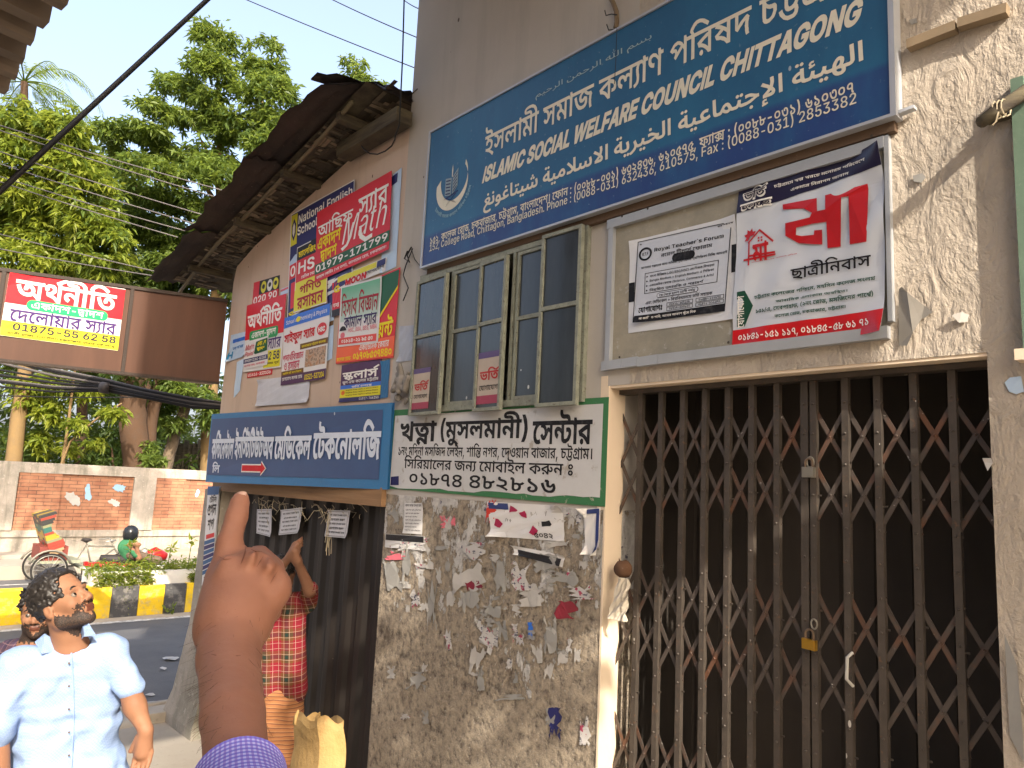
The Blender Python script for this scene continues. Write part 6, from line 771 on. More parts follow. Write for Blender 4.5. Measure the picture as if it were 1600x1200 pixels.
# ---------------------------------------------------------------- steel window block
M_sash = NT('sage_paint'); t = M_sash; n = t.noise(16, 5, .7); n2 = t.noise(60, 4, .6)
col = t.mix(t.ramp(n, [(.45, 0.0), (.6, .8)]), (.25, .265, .21), (.18, .185, .15)); col = t.mix(t.ramp(n2, [(.6, 0.0), (.68, .8)]), col, (.10, .07, .05))
M_sash = t.done(col, .65, t.bump(n2, .5, .004))
t = NT('dirty_glass'); n = t.noise(2.0, 5, .7, t.map((2, 1, .4))); sp = t.vor(11, co=t.map((1, 1, .65))); s2 = t.noise(4, 2)
k = t.math('LESS_THAN', sp, t.math('MULTIPLY', t.math('SUBTRACT', s2, .47), .55))
col = t.mix(t.ramp(n, [(.35, 0.0), (.75, .5)]), (.018, .022, .026), (.07, .085, .095)); col = t.mix(k, col, (.6, .6, .58))
M_glass = t.done(col, t.mix(k, t.ramp(n, [(.3, .06), (.8, .3)]), (.8, .8, .8)), None, 0, .6)
win = MB()
def xz(px, py, Y=-.02): p = PY(px, py, Y); return p[0], p[2]
b = MB(); fw = .035
b.box((WX0, -.03, WZ0), (WX1, .06, WZ0 + fw)); b.box((WX0, -.03, WZ1 - fw), (WX1, .06, WZ1))
cols = [-3.965, -3.60, -3.19, -2.83, -2.475]
XC = [WX0]
for px in (704, 752, 800, 852): XC.append(PY(px, 520, -.02)[0])
XC.append(WX1)
for i, x in enumerate(XC):
 w = .02 if 0 < i < len(XC) - 1 else .03
 b.box((x - w / 2 if 0 < i < len(XC) - 1 else (x if i == 0 else x - w), -.028, WZ0 + fw), (x + w / 2 if 0 < i < len(XC) - 1 else (x + w if i == 0 else x), .055, WZ1 - fw))
wf = b.build('window_frame', M_sash, bld)
def casement(x0, x1, z0, z1, hinge, ang, zm, Y=-.035, hasdark=False):
 """one steel sash: border, middle bar, two panes"""
 ca, sa_ = math.cos(ang), math.sin(ang); w = x1 - x0
 o = np.array([x0, Y, 0]) if hinge == 'l' else np.array([x1, Y, 0]); sg = 1 if hinge == 'l' else -1
 ex = np.array([sg * ca, -abs(sa_), 0]); ey = np.array([-ex[1], ex[0], 0]) * (1 if sg > 0 else -1)
 ey = ey if ey[1] < 0 else -ey
 Z = np.array([0, 0, 1.0]); b = MB(); s = .019; t_ = .026
 for a, c, z_0, z_1 in ((0, s, z0, z1), (w - s, w, z0, z1), (s, w - s, z0, z0 + s), (s, w - s, z1 - s, z1), (s, w - s, zm - .011, zm + .011)):
  b.obox(o + ex * a + Z * z_0, ex * (c - a), ey * t_, Z * (z_1 - z_0))
 f = b.build('casement', M_sash, bld)
 for z_0, z_1 in ((z0 + s, zm - .011), (zm + .011, z1 - s)):
  b = MB(); b.obox(o + ex * s + ey * .010 + Z * z_0, ex * (w - 2 * s), ey * .004, Z * (z_1 - z_0)); b.build('pane', M_glass, f)
 return o, ex, ey, s
zm1 = PY(760, 507, -.02)[2]
SASH = []; PANE_REFLECTIONS = []
SASH.append(casement(XC[0] + .01, XC[1] - .005, WZ0 - .02, WZ1 - .05, 'l', R_(2.5), WZ0 + .49))
SASH.append(casement(XC[1] + .012, XC[2] - .012, WZ0 + .035, WZ1 - .04, 'l', 0, WZ0 + .49, Y=-.005))
SASH.append(casement(XC[2] + .005, XC[3] - .02, WZ0 - .02, WZ1 - .05, 'l', R_(2.5), WZ0 + .49))
SASH.append(casement(XC[3] + .03, XC[4] - .012, WZ0 + .035, WZ1 - .04, 'l', 0, WZ0 + .49, Y=-.005))
SASH.append(casement(XC[4] - .005, XC[5] - .01, WZ0 - .02, WZ1 - .005, 'r', R_(1), WZ0 + .50, Y=-.04))
for k, z0_, z1_, lab in ((0, .04, .30, 'sheet imitating a red and white poster reflected in the lower left pane of the steel window'), (2, .04, .34, 'sheet imitating a red and white poster reflected in the lower middle pane of the steel window')):
 o, ex, ey, s_ = SASH[k]; w = (.22, .24)[k > 0]; q = [o + ex * u + ey * .0155 + np.array([0, 0, WZ0 - .02 + z]) for u, z in ((.025, z1_), (w, z1_), (w, z0_), (.025, z0_))]; PANE_REFLECTIONS.append((q, lab))
# ---------------------------------------------------------------- second window at the right edge
sw = thing('green_window', 'pale green steel window frame at the right edge of the stucco wall', 'window', (-.55, 0, 3))
p0 = PY(1583, 160, 0); p1 = PY(1590, 560, 0)
M_green = paint('#647a68', .6, .5, 'pale_green_paint', bump=.4)
b = MB(); xx = p0[0] + .005
b.box((xx, -.045, p1[2] + .02), (xx + .035, 0, p0[2] + .06)); b.box((xx + .043, -.03, p1[2] + .03), (xx + .07, 0, p0[2] + .06)); b.box((xx + .07, -.02, p1[2] + .02), (.4, 0, p1[2] + .055)); b.build('frame', M_green, sw)
b = MB(); b.box((xx + .07, -.008, p1[2] + .055), (.4, -.003, p0[2] + .06)); b.build('pane', M_glass, sw)
b = MB(); b.box((xx - .02, -.06, p1[2] - .015), (.42, 0, p1[2] + .02)); b.build('sill', M_jamb, sw)
# ================================================================== COLLAPSIBLE GATE
t = NT('gate_steel'); n = t.noise(7, 5, .65); n2 = t.noise(45, 4, .6); sp = t.vor(16, co=t.map((1, 1, .45))); s2 = t.noise(2.6, 2)
k = t.math('LESS_THAN', sp, t.math('MULTIPLY', t.math('SUBTRACT', s2, .40), .42))
col = t.mix(t.ramp(n, [(.4, 0.0), (.7, 1.0)]), (.062, .051, .042), (.095, .076, .062)); col = t.mix(t.ramp(n2, [(.62, 0.0), (.75, .6)]), col, (.2, .1, .05)); col = t.mix(k, col, (.55, .52, .47))
M_gate = t.done(col, .5, t.bump(n2, .3, .003), .25)
t = NT('rusty_strap'); n = t.noise(4.5, 5, .65); n2 = t.noise(30, 4, .6)
col = t.mix(t.ramp(n, [(.5, 0.0), (.64, 1.0)]), (.078, .062, .052), (.13, .06, .034)); col = t.mix(t.ramp(n2, [(.66, 0.0), (.72, .7)]), col, (.5, .47, .42))
M_strap = t.done(col, .6, None, .2)
gate = thing('collapsible_gate', 'brown steel collapsible lattice gate closing the wide gateway', 'gate', (-1.5, .1, .8))
YG = .1
barpx = [(1003, 612), (1035, 605), (1069, 602), (1103, 600), (1139, 597), (1176, 595), (1215, 592), (1258, 590), (1271.5, 588), (1321, 580), (1371, 573), (1427, 570), (1487, 565)]
GB = [PY(x, y, YG)[0] for x, y in barpx]
zb, zt = .82, GZ - .03
b = MB(); b.box((GX0 + .003, YG - .03, zt - .005), (GX1 - .003, YG + .035, GZ - .014)); b.build('rail', M_gate, gate); b = MB(); b.box((GX0 + .003, YG - .03, zb - .008), (GX1 - .003, YG + .035, zb + .005)); b.build('rail', M_gate, gate)
for i, x in enumerate(GB):
 b = MB(); w = .019 if i not in (7,) else .024
 # a channel of two flats, a gap showing between
 b.box((x - w / 2 - .003, YG - .012, zb + .005), (x + w / 2 + .003, YG - .008, zt - .005)); b.box((x - w / 2 - .003, YG - .008, zb + .005), (x - w / 2, YG + .012, zt - .005)); b.box((x + w / 2, YG - .008, zb + .005), (x + w / 2 + .003, YG + .012, zt - .005))
 for z in np.arange(zb + .12, zt, .118):
  b.lathe((x, YG - .012, z), [(.005, 0), (.005, -.003), (.0025, -.0055)][::1], 6, (0, 1, 0))
 for k, z in enumerate(np.arange(zb + .3 + .03 * (i % 3), zt - .2, .43)):
  b.box((x + w / 2 + .003, YG - .003, z), (x + w / 2 + .016, YG + .002, z + .006))
 b.build('upright', M_gate, gate)
za1 = PY(1270, 724, YG)[2];
rowz = []
# lattice rows: joints measured on the photograph
zr1 = PY(1139, 726, YG)[2]; dz = zr1 - PY(1139, 808, YG)[2]
zr2 = PY(1176, 998, YG)[2]
ends = [GX0 + .004] + GB[:8]; ends2 = GB[8:] + [GX1 - .004]
for leaf, zc in [(l_, z_) for l_ in (ends, ends2) for z_ in (zr1, zr2, zr2 - (zr1 - zr2))]:
  b = MB()
  for x0, x1 in zip(leaf[:-1], leaf[1:]):
   ex = .010
   for lo, hi in ((zc - dz, zc), (zc, zc + dz)):
    if lo < zb + .02: continue
    sl = (hi - lo) / (x1 - x0)
    b.bar((x0 - ex, YG + .001, lo - sl * ex), (x1 + ex, YG + .001, hi + sl * ex), .017, .003); b.bar((x0 - ex, YG + .0055, hi + sl * ex), (x1 + ex, YG + .0055, lo - sl * ex), .017, .003)
    b.lathe(((x0 + x1) / 2, YG - .001, (lo + hi) / 2), [(.005, 0), (.003, -.004)], 6, (0, 1, 0))
  b.build('lattice', M_strap, gate)
b = MB(); h = PY(1332, 1020, YG - .015); b.tube([h + [0, .0, 0], h + [-.008, -.025, -.015], h + [-.01, -.028, -.09], h + [0, 0, -.115]], .006, 8); b.build('handle', paint('#b9b6ae', .5, .3), gate)
def padlock(name, lab, x, z, w, h, m, Y=.075, tilt=0):
 o = thing(name, lab, 'padlock', (x, Y, z))
 b = MB(); prof = []
 e = .004
 b.obox((x - w / 2, Y - .011, z), (w, 0, tilt * w), (0, .02, 0), (0, 0, h)); b.obox((x - w / 2 + .003, Y - .013, z + .003), (w - .006, 0, tilt * w), (0, .003, 0), (0, 0, h - .006)); b.lathe((x, Y - .013, z + h * .32), [(.0045, 0), (.0045, -.001)], 10, (0, 1, 0))
 b.build('lock_body', m, o)
 b = MB(); r = w * .3; b.tube([(x - r, Y, z + h - .004)] + [(x - r * math.cos(a), Y, z + h + .018 + r * math.sin(a)) for a in np.linspace(0, math.pi, 9)] + [(x + r, Y, z + h - .004)], .0042, 8); b.build('shackle', paint('#7d6a58', .4, .4, metal=.6), o)
 return o
M_brass = paint('#c79a3c', .35, .3, 'brass', metal=.75); M_tin = paint('#9a958a', .45, .4, 'dull_steel', metal=.6)
p = PY(1265, 1014, .07); padlock('padlock', 'brass padlock hanging at the centre of the lattice gate', p[0], p[2], .052, .037, M_brass, .07, -.06)
p = PY(1264, 746, .07); padlock('padlock', 'dull grey padlock at head height on the gate meeting bars', p[0], p[2], .048, .04, M_tin, .07)
# hasp ring holding the brass lock
b = MB(); p = PY(1272, 975, .075); b.tube([p + [.012 * math.cos(a), 0, .018 * math.sin(a)] for a in np.linspace(0, 6.3, 14)], .0035, 6, False); b.build('hasp', M_tin, gate)
p = PY(1266, 722, .075); b = MB(); b.tube([p + [.014 * math.cos(a), 0, .02 * math.sin(a)] for a in np.linspace(0, 6.3, 14)], .0035, 6, False); b.build('hasp', M_tin, gate)
# wooden block and cloth tied at the gate's left jamb
p = PY(971, 889, .0); o = thing('wooden_block', 'round brown wooden block wedged at the left jamb of the gate', 'block', p)
b = MB(); b.lathe(p + [0, .03, 0], [(.024, -.05), (.040, -.03), (.036, -.01), (.041, .004), (.026, .02)], 12, (.3, 1, .1)); b.build('block', paint('#5f432f', .9, .6, 'raw_wood', bump=.6), o, True)
c0 = PY(975, 902, .05); pts = [(982, 902), (986, 925), (975, 968), (952, 972), (950, 955), (957, 925), (966, 905)]
pz = [PY(x, y, -.015) for x, y in pts]
cl = thing('cloth_strip', 'white plastic strip hanging from the gate jamb below the wooden block', 'rag', pz[0])
s = Surf([PY(966, 902, -.01), PY(984, 904, -.01), PY(978, 972, -.03), PY(950, 966, -.03)], (0, -1, 0), .012, 3, .01)
s.sheet('cloth', paint('#cfc6b6', .6, .2), cl, thick=.003, n=16)
# ================================================================== SIGNS AND POSTERS
OUT = (0, -1, 0)
WHITE, BLACK, RED, YEL, NAVY = ink('#e9e6e0'), ink('#17171b'), ink('#c8202a'), ink('#e8d21e'), ink('#23255a')
CREAM, PURP, GREEN, DKRED, PINK = ink('#d9d4c3'), ink('#4a2c6e'), ink('#1e6b46'), ink('#a01f30'), ink('#d86f7c')
# ---------------------------------------------------------------- the big blue council sign
sg = thing('council_sign', 'large blue signboard with cream Bengali, English and Arabic lettering above the window', 'sign', (-2.5, -.06, 4))
x0, z0 = PY(659, 417, -.06)[0], PY(659, 417, -.06)[2]; x1 = PY(1392, 176, -.06)[0]; z1 = PY(666, 212, -.06)[2]
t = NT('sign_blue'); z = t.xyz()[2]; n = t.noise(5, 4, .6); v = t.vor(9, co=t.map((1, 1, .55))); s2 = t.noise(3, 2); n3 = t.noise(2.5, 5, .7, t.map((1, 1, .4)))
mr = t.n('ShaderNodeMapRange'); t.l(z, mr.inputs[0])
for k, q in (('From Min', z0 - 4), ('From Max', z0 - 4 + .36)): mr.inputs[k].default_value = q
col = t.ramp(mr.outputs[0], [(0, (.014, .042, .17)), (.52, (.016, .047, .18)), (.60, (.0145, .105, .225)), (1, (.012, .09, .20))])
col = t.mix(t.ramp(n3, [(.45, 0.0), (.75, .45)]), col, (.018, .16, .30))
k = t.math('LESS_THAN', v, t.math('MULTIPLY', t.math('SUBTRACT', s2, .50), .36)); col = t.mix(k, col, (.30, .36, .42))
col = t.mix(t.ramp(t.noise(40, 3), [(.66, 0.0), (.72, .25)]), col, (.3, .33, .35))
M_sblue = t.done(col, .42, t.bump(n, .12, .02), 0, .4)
M_alu = paint('#b4b8bf', .45, .35, 'aluminium_edge', metal=.3)
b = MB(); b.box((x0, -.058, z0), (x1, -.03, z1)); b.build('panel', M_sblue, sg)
b = MB(); e = .012
b.box((x0 - e, -.068, z0 - e), (x1 + .02, -.005, z0)); b.box((x0 - e, -.068, z1), (x1 + .02, -.005, z1 + e)); b.box((x0 - e, -.068, z0), (x0, -.005, z1)); b.box((x1, -.068, z0), (x1 + .02, -.005, z1)); b.build('frame', M_alu, sg)
b = MB(); b.box((x0 + .02, -.03, z0 - .05), (x1, -.0, z0 - e)); b.build('batten', paint('#5d4a3a', .8, .4, 'old_wood'), sg)
b = MB(); b.obox((x1 + .02, -.05, z0 + .0), (.05, .01, .008), (0, .03, 0), (0, 0, .012)); b.build('bracket', M_alu, sg)
SS = Surf([(x0, -.0585, z1), (x1, -.0585, z1), (x1, -.0585, z0), (x0, -.0585, z0)], OUT)
pl6 = lambda x, y: PY(x, y, -.06)
def S(style, st, lb, rt, m=CREAM, **k): return SS.ptext(style, st, lb, rt, m, sg, plane=pl6, off=.0015, **k)
uT = lambda p: SS.uv(pl6(*p))
a = uT((757, 249)); c = uT((1181, 5)); ub = uT((1345, 20))[0]
ttop = uT((758, 203))[1]; tbot = uT((768, 245))[1]
l1 = ('BM', 'ইসলামী সমাজ কল্যাণ পরিষদ চট্টগ্রাম')
SS.text(*l1, (uT((757, 240))[0], ttop - .012, uT((1348, 20))[0], tbot), CREAM, sg, .0015)
eb = uT((756, 286))[1]; et = uT((758, 260))[1]; er = uT((1347, 20))[0]
eb2 = uT((1345, 52))[1]; et2 = uT((1347, 0))[1]
SS.text('IK', 'ISLAMIC SOCIAL WELFARE COUNCIL CHITTAGONG', (uT((755, 286))[0], et, er, eb), CREAM, sg, .0015, slant=.012 / 1)
SS.text('AR', 'الهيئة الإجتماعية الخيرية الاسلامية شيتاغونغ', (uT((755, 332))[0], uT((1349, 58))[1], uT((1349, 90))[0], uT((757, 334))[1]), CREAM, sg, .0015)
SS.text('AL', 'بسم الله الرحمن الرحيم', (uT((837, 150))[0], uT((1017, 48))[1] - .005, uT((1018, 60))[0], uT((840, 156))[1]), ink('#9db0b4'), sg, .0015)
bl = uT((672, 381)); br_ = uT((1334, 133))
SS.text('BM', '১৫২, কলেজ রোড, চকবাজার, চট্টগ্রাম, বাংলাদেশ। ফোন : (০০৮৮-০৩১) ৬৩২৪৩৬, ৬১০৫৭৫, ফ্যাক্স : (০০৮৮-০৩১) ৬১০৩০৭', (bl[0], uT((673, 367))[1], br_[0], uT((672, 385))[1]), CREAM, sg, .0015)
SS.text('IM', '152, College Road, Chittagon, Bangladesh. Phone : (0088-031) 632436, 610575, Fax : (0088-031) 2853382', (uT((671, 394))[0], uT((671, 382))[1], uT((1338, 160))[0], uT((671, 396))[1]), CREAM, sg, .0015)
# emblem: crescent cradling an open book on its stand, with a line of curved lettering
ec = uT((706, 289)); W_ = x1 - x0; H_ = z1 - z0
def em(dx, dz): return (ec[0] + dx / W_, ec[1] - dz / H_)
pts = [em(.165 * math.sin(t_), -.165 * math.cos(t_)) for t_ in np.linspace(-1.75, 2.25, 30)] + [em(.02 + .14 * math.sin(t_), .045 - .15 * math.cos(t_)) for t_ in np.linspace(2.2, -1.7, 30)]
SS.shape('crescent', CREAM, sg, pts, .0015)
SS.shape('book', ink('#8fa0a8'), sg, [[em(-.07, .06), em(-.006, .05), em(-.006, -.07), em(-.07, -.055)], [em(.006, .055), em(.06, .10), em(.06, -.02), em(.006, -.065)]], .0015)
for k in range(5):
 SS.shape('book_line', NAVY, sg, [em(-.062, .045 - .022 * k), em(-.014, .038 - .022 * k), em(-.014, .03 - .022 * k), em(-.062, .037 - .022 * k)], .0025)
 SS.shape('book_line', NAVY, sg, [em(.014, .048 - .023 * k), em(.052, .078 - .023 * k), em(.052, .07 - .023 * k), em(.014, .04 - .023 * k)], .0025)
SS.shape('book_stand', NAVY, sg, [[em(-.075, -.075), em(.07, -.05), em(.07, -.06), em(-.075, -.085)], [em(-.06, -.13), em(-.048, -.13), em(.06, -.06), em(.048, -.06)], [em(.06, -.13), em(.048, -.13), em(-.06, -.075), em(-.048, -.075)]], .0015)
SS.shape('minaret', CREAM, sg, [em(-.006, .10), em(0, .14), em(.006, .10), em(.004, .055), em(-.004, .055)], .0015)
V, F, L = run2d('BM|' + 'ইসলামী সমাজ কল্যাণ পরিষদ চট্টগ্রাম')
P = []
for (x, y), l in zip(V, L):
 th = -.95 + 2.25 * x; r = .215 - .032 * y; P.append(SS.at(*em(r * math.sin(th), -r * math.cos(th)), .0015 + .0003 * l))
mkobj('lettering', P, F, ink('#8fb0bd'), sg)
# bent conduit and thin cable above the sign
o = thing('conduit_stub', 'bent rusty conduit stub with loose wire ends above the blue signboard', 'pipe', PY(960, 20))
b = MB(); pz = [(952, -6), (958, 4), (963, 18), (964, 34), (962, 44)]; b.tube([PY(x, y, -.03 - .002 * i) for i, (x, y) in enumerate(pz)], .013, 8); b.build('pipe', paint('#7d6b55', .7, .5, 'rusty_conduit'), o, True)
M_wire = paint('#1d1b1b', .6, .1, 'black_cable')
b = MB(); b.tube([PY(*p, -.05) for p in ((945, 16), (947, 24), (955, 22), (964, 23))], .003, 5); b.build('wire_end', M_wire, o); b = MB(); b.tube([PY(*p, -.05) for p in ((948, 38), (951, 47), (960, 46))], .003, 5); b.build('wire_end', M_wire, o)
b = MB(); b.tube([PY(*p, -.075) for p in ((964, 44), (963, 70), (962, 100), (960, 131))], .0018, 5); tag(b.build('loose_wire', M_wire), 'thin loose wire hanging down over the big blue signboard', 'wire')
# ---------------------------------------------------------------- painted circumcision-centre panel
ps = thing('painted_sign', 'white painted wall panel with green border and bold black Bengali lettering', 'sign', (-3.2, 0, 2.6))
t = NT('panel_white'); n = t.noise(9, 6, .7, t.map((1, 1, .8))); n2 = t.noise(2.2, 5, .65)
col = t.mix(t.ramp(n2, [(.35, 0.0), (.7, .6)]), (.60, .60, .60), (.47, .465, .46)); col = t.mix(t.ramp(n, [(.60, 0.0), (.66, .8)]), col, (.35, .31, .26))
M_pwhite = t.done(col, .85, t.bump(n, .4, .006))
t = NT('panel_green'); n = t.noise(11, 6, .72)
M_pgreen = t.done(t.mix(t.ramp(n, [(.60, 0.0), (.64, .9)]), (.04, .17, .065), (.42, .38, .31)), .8, t.bump(n, .3, .006))
GS = wallsurf([(615, 641), (953, 620.5), (947, 792), (607, 763)], .0065)
GS.sheet('border', M_pgreen, ps, thick=0)
def uvq(s, pts, plane=PY): return [s.uv(plane(*p)) for p in pts]
q = random.Random(4)
ins = uvq(GS, [(619, 650), (944.5, 631), (939, 777)]); bot = []
for i in range(26):
 k = i / 25; x = 939 + (610.5 - 939) * k; y = 778 + (760 - 778) * k + q.uniform(-1.5, 3.0); bot.append(GS.uv(PY(x, y)))
GS.shape('field', M_pwhite, ps, ins[:2] + bot, .0015)
def G(st, lb, rt, style='BB', m=BLACK, **k): return GS.ptext(style, st, lb, rt, m, ps, off=.003, **k)
G('খত্‌না', (626, 696), (685, 657), 'BC' if 0 else 'BB'); G('(মুসলমানী)', (689, 697), (828, 641), 'BB'); G('সেন্টার', (833, 695), (929, 638), 'BB')
GS.ptext('BM', '১নং মদিনা মসজিদ লেইন, শান্তি নগর, দেওয়ান বাজার, চট্টগ্রাম।', (624, 715), (928, 693), BLACK, ps, off=.003)
GS.ptext('BM', 'সিরিয়ালের জন্য মোবাইল করুন ঃ', (633, 733), (898, 717), BLACK, ps, off=.003)
GS.ptext('BM', '০১৮৭৪', (641, 756), (724, 742), BLACK, ps, off=.003); GS.ptext('BM', '৪৮২৮১৬', (735, 763), (871, 749), BLACK, ps, off=.003)
GS.shape('sticker', NAVY, ps, uvq(GS, [(613, 745), (625, 744), (625, 758), (612, 758)]), .0035)
# ---------------------------------------------------------------- notice board of white battens with its two posters
nb = thing('notice_board', 'notice board framed with pale metal strips on the stucco wall under the big sign', 'board', (-1.7, 0, 3.4))
M_strip = paint('#a9adb2', .5, .4, 'pale_strip', metal=.2)
t = NT('board_back'); n = t.noise(3, 6, .7); n2 = t.noise(18, 4, .7)
col = t.mix(t.ramp(n, [(.4, 0.0), (.62, 1.0)]), (.33, .30, .235), (.235, .225, .185)); col = t.mix(t.ramp(n2, [(.6, 0.0), (.68, .6)]), col, (.45, .44, .41))
M_board = t.done(col, .85, t.bump(n2, .3, .01))
NB = wallsurf([(958, 345), (1386, 211), (1386, 523), (956, 575)], .004)
NB.sheet('back', M_board, nb, thick=0)
a0, a1 = PY(957, 346), PY(1386, 523); x0b, x1b, zt_, zb_ = a0[0], PY(1387, 300)[0], a0[2], PY(956, 565)[2]
b = MB(); b.box((x0b - .01, -.03, zt_ - .045), (x1b, 0, zt_)); b.build('strip', M_strip, nb)
b = MB(); b.box((x0b, -.028, zb_), (x0b + .03, 0, zt_ - .045)); b.build('strip', M_strip, nb)
xs = [x0b - .02, x0b + .11, x0b + .20, x0b + .32, x1b]
for i in range(4):
 b = MB(); b.obox((xs[i] + .001, -.03, zb_ - .045 + .002 * (i % 2)), (xs[i + 1] - xs[i] - .002, 0, .003), (0, .03, 0), (0, 0, .044)); b.build('strip', M_strip, nb)
b = MB(); b.box((x1b, -.026, zb_ + .02), (x1b + .016, 0, zt_)); b.build('strip', M_strip, nb)
for px, py in ((972, 338), (1012, 326), (1160, 276), (1362, 212), (968, 558), (1138, 535)):
 pp = PY(px, py, -.03); b = MB(); b.lathe(pp, [(.006, 0), (.004, -.003)], 8, (0, 1, 0)); b.build('nail', M_dark, nb)
PAPER = paint('#d3d6db', .75, .18, 'white_paper'); PAPER2 = paint('#bfc6d2', .7, .2, 'bluish_paper')
def poster(name, lab, px, m, off=.008, wr=.0015, seed=0, edge=.012, group=None, plane=None, cat='poster'):
 if plane is None:
  s = wallsurf(px, off, wr, seed, edge)
 else:
  s = Surf([plane(*p) for p in px], (1, 0, 0), wr, seed, edge)
 o = thing(name, lab, cat, s.at(.5, .5), group)
 s.sheet('sheet', m, o, thick=.0006, n=14 if wr < .004 else 56); s.o_ = o
 return s, o
def band(s, o, m, v0, v1, u0=0, u1=1, off=.0018, n=8): return s.sheet('band', m, o, off, (u0, v0, u1, v1), n, 0)
# Royal Teacher's Forum
s, o = poster('poster', 'older white poster edge showing behind the teachers forum leaflet', [(986, 378), (1153, 337), (1151, 499), (983, 521)], PAPER, .007, .001, 2)
s.ptext('BB', 'ইস্টার্ন টিচার্স অ্যাসোসিয়েশন', (1002, 386), (1150, 347), BLACK, o, off=.002); s.sheet('band', BLACK, o, .0018, (.0, .46, .06, .67), 4, 0); s.sheet('band', BLACK, o, .0018, (.96, .28, 1, .55), 4, 0)
s, o = poster('leaflet', 'white leaflet headed Royal Teachers Forum on the notice board', [(999, 379), (1146, 347), (1135, 487), (995, 506)], PAPER2, .011, .001, 5)
s.ptext('IB', 'Royal Teacher`s Forum', (1025, 396), (1134, 366), BLACK, o, off=.002)
s.ptext('BM', 'রয়েল টিচার্স ফোরাম', (1035, 403), (1116, 379), BLACK, o, off=.002)
s.pill('pill', BLACK, o, (*s.uv(PY(1053, 398)), *s.uv(PY(1088, 404))), .002)
cc = s.uv(PY(1011, 398)); rr = .078
ring = [(cc[0] + rr * math.cos(a), cc[1] + 1.05 * rr * math.sin(a)) for a in np.linspace(0, 6.283, 25)[:-1]]; ring2 = [(cc[0] + .7 * rr * math.cos(a), cc[1] + .74 * rr * math.sin(a)) for a in np.linspace(6.283, 0, 25)[:-1]]
s.shape('seal', BLACK, o, [ring, ring2], .002); s.text('IB', 'R.T.F', (cc[0] - .035, cc[1] - .02, cc[0] + .035, cc[1] + .02), BLACK, o, .002)
s.text('BM', 'আপনার সন্তানের জন্য অভিজ্ঞ গৃহশিক্ষক/ গৃহশিক্ষিকা নিচ্ছি আমরাই', (.05, .315, .98, .36), BLACK, o, .002)
def outline(s, o, box, m, w=.006, off=.002):
 u0, v0, u1, v1 = box
 s.shape('rule', m, o, [[(u0, v0), (u1, v0), (u1, v1), (u0, v1)], [(u0 + w, v1 - w), (u1 - w, v1 - w), (u1 - w, v0 + w), (u0 + w, v0 + w)]], off)
outline(s, o, (.1, .41, .9, .66), BLACK)
for i, l in enumerate(['বাংলা মিডিয়াম (JSC/SSC/HSC) এর শিক্ষক নিশ্চয়তা', 'Bangla Medium + English Medium এ শিক্ষিকা', 'একাডেমিক কেয়ার (Science, Commerce & Arts)', 'নিয়মিত তদারকি ও পরামর্শ']):
 s.text('BM', l, (.16, .435 + .056 * i, .86 - .1 * (i == 3) , .475 + .056 * i), BLACK, o, .002); s.shape('bullet', BLACK, o, [(.12, .445 + .056 * i), (.14, .455 + .056 * i), (.12, .468 + .056 * i)], .002)
s.pill('pill', BLACK, o, (.25, .675, .71, .735), .002); s.pill('pill', PAPER2, o, (.255, .681, .705, .729), .003)
s.text('BM', 'প্লে থেকে দ্বাদশ শ্রেণী পর্যন্ত', (.28, .685, .68, .726), BLACK, o, .004); s.text('BM', 'এবং মেডিকেল + বিশ্ববিদ্যালয়ে ভর্তি সহায়ক', (.12, .745, .86, .795), BLACK, o, .002); s.text('BB', 'যোগাযোগঃ', (.04, .815, .32, .885), BLACK, o, .002)
for i, l in enumerate(['০১৮১১-৯৩৭১০৮', '০১৫৪০-৮২২৯৭৫', '০১৭২৭-৩২৩৮২৩', '০১৪২১-৮১১৫৭২']):
 u, v = .37 + .32 * (i % 2), .808 + .052 * (i // 2); outline(s, o, (u, v, u + .29, v + .045), BLACK, .005); s.text('BM', l, (u + .03, v + .009, u + .26, v + .036), BLACK, o, .002)
band(s, o, BLACK, .915, 1.0); s.text('BM', 'না জানিতে পারি, অন্যের আকাশ ছুঁয়ে দিক', (.06, .935, .7, .98), WHITE, o, .003)
outline(s, o, (.0, .0, 1, 1), BLACK, .008, .0015)
# hostel banner
M_ban = NT('banner_vinyl'); t = M_ban; n = t.noise(4, 3, .5); M_ban = t.done((.56, .60, .67), .32, t.bump(n, .35, .03), 0, .5)
def vin(h):
 k = ('vin', h)
 if k not in _mc:
  t = NT('vinyl_' + h.strip('#')); n = t.noise(4, 3, .5); _mc[k] = t.done(lin(h), .32, t.bump(n, .35, .03), 0, .5)
 return _mc[k]
s, o = poster('hostel_banner', 'wrinkled vinyl hostel banner with huge red Bengali word on the notice board', [(1157, 295), (1383, 229), (1386, 522), (1147, 547)], M_ban, .016, .008, 11, .03, cat='banner')
VN = 26
def vband(pts, m, off=.002):
 return s.shape('band', m, o, pts, off)
def gband(m, v0f, v1f, off=.0022):
 b = MB(); b.grid(lambda u, v: s.at(u, v0f(u) + (v1f(u) - v0f(u)) * v, off), 56, 8, flip=True); return b.build('band', m, o)
gband(vin('#1d1a3a'), lambda u: 0.001, lambda u: .165 - .05 * max(0, min(1, (u - .1) / .9)) if u > .0 else .165)
s.sheet('band', vin('#1d1a3a'), o, .002, (0, .0, .17, .30), 8, 0) if 0 else None
s.ptext('BM', 'চট্টগ্রামে স্বল্প খরচে মনোরম পরিবেশে', (1214, 297), (1358, 250), WHITE, o, off=.005); s.ptext('BM', 'একমাত্র নিরাপদ আবাস', (1239, 301), (1331, 270), WHITE, o, off=.005)
DKV = ink('#1b1630')
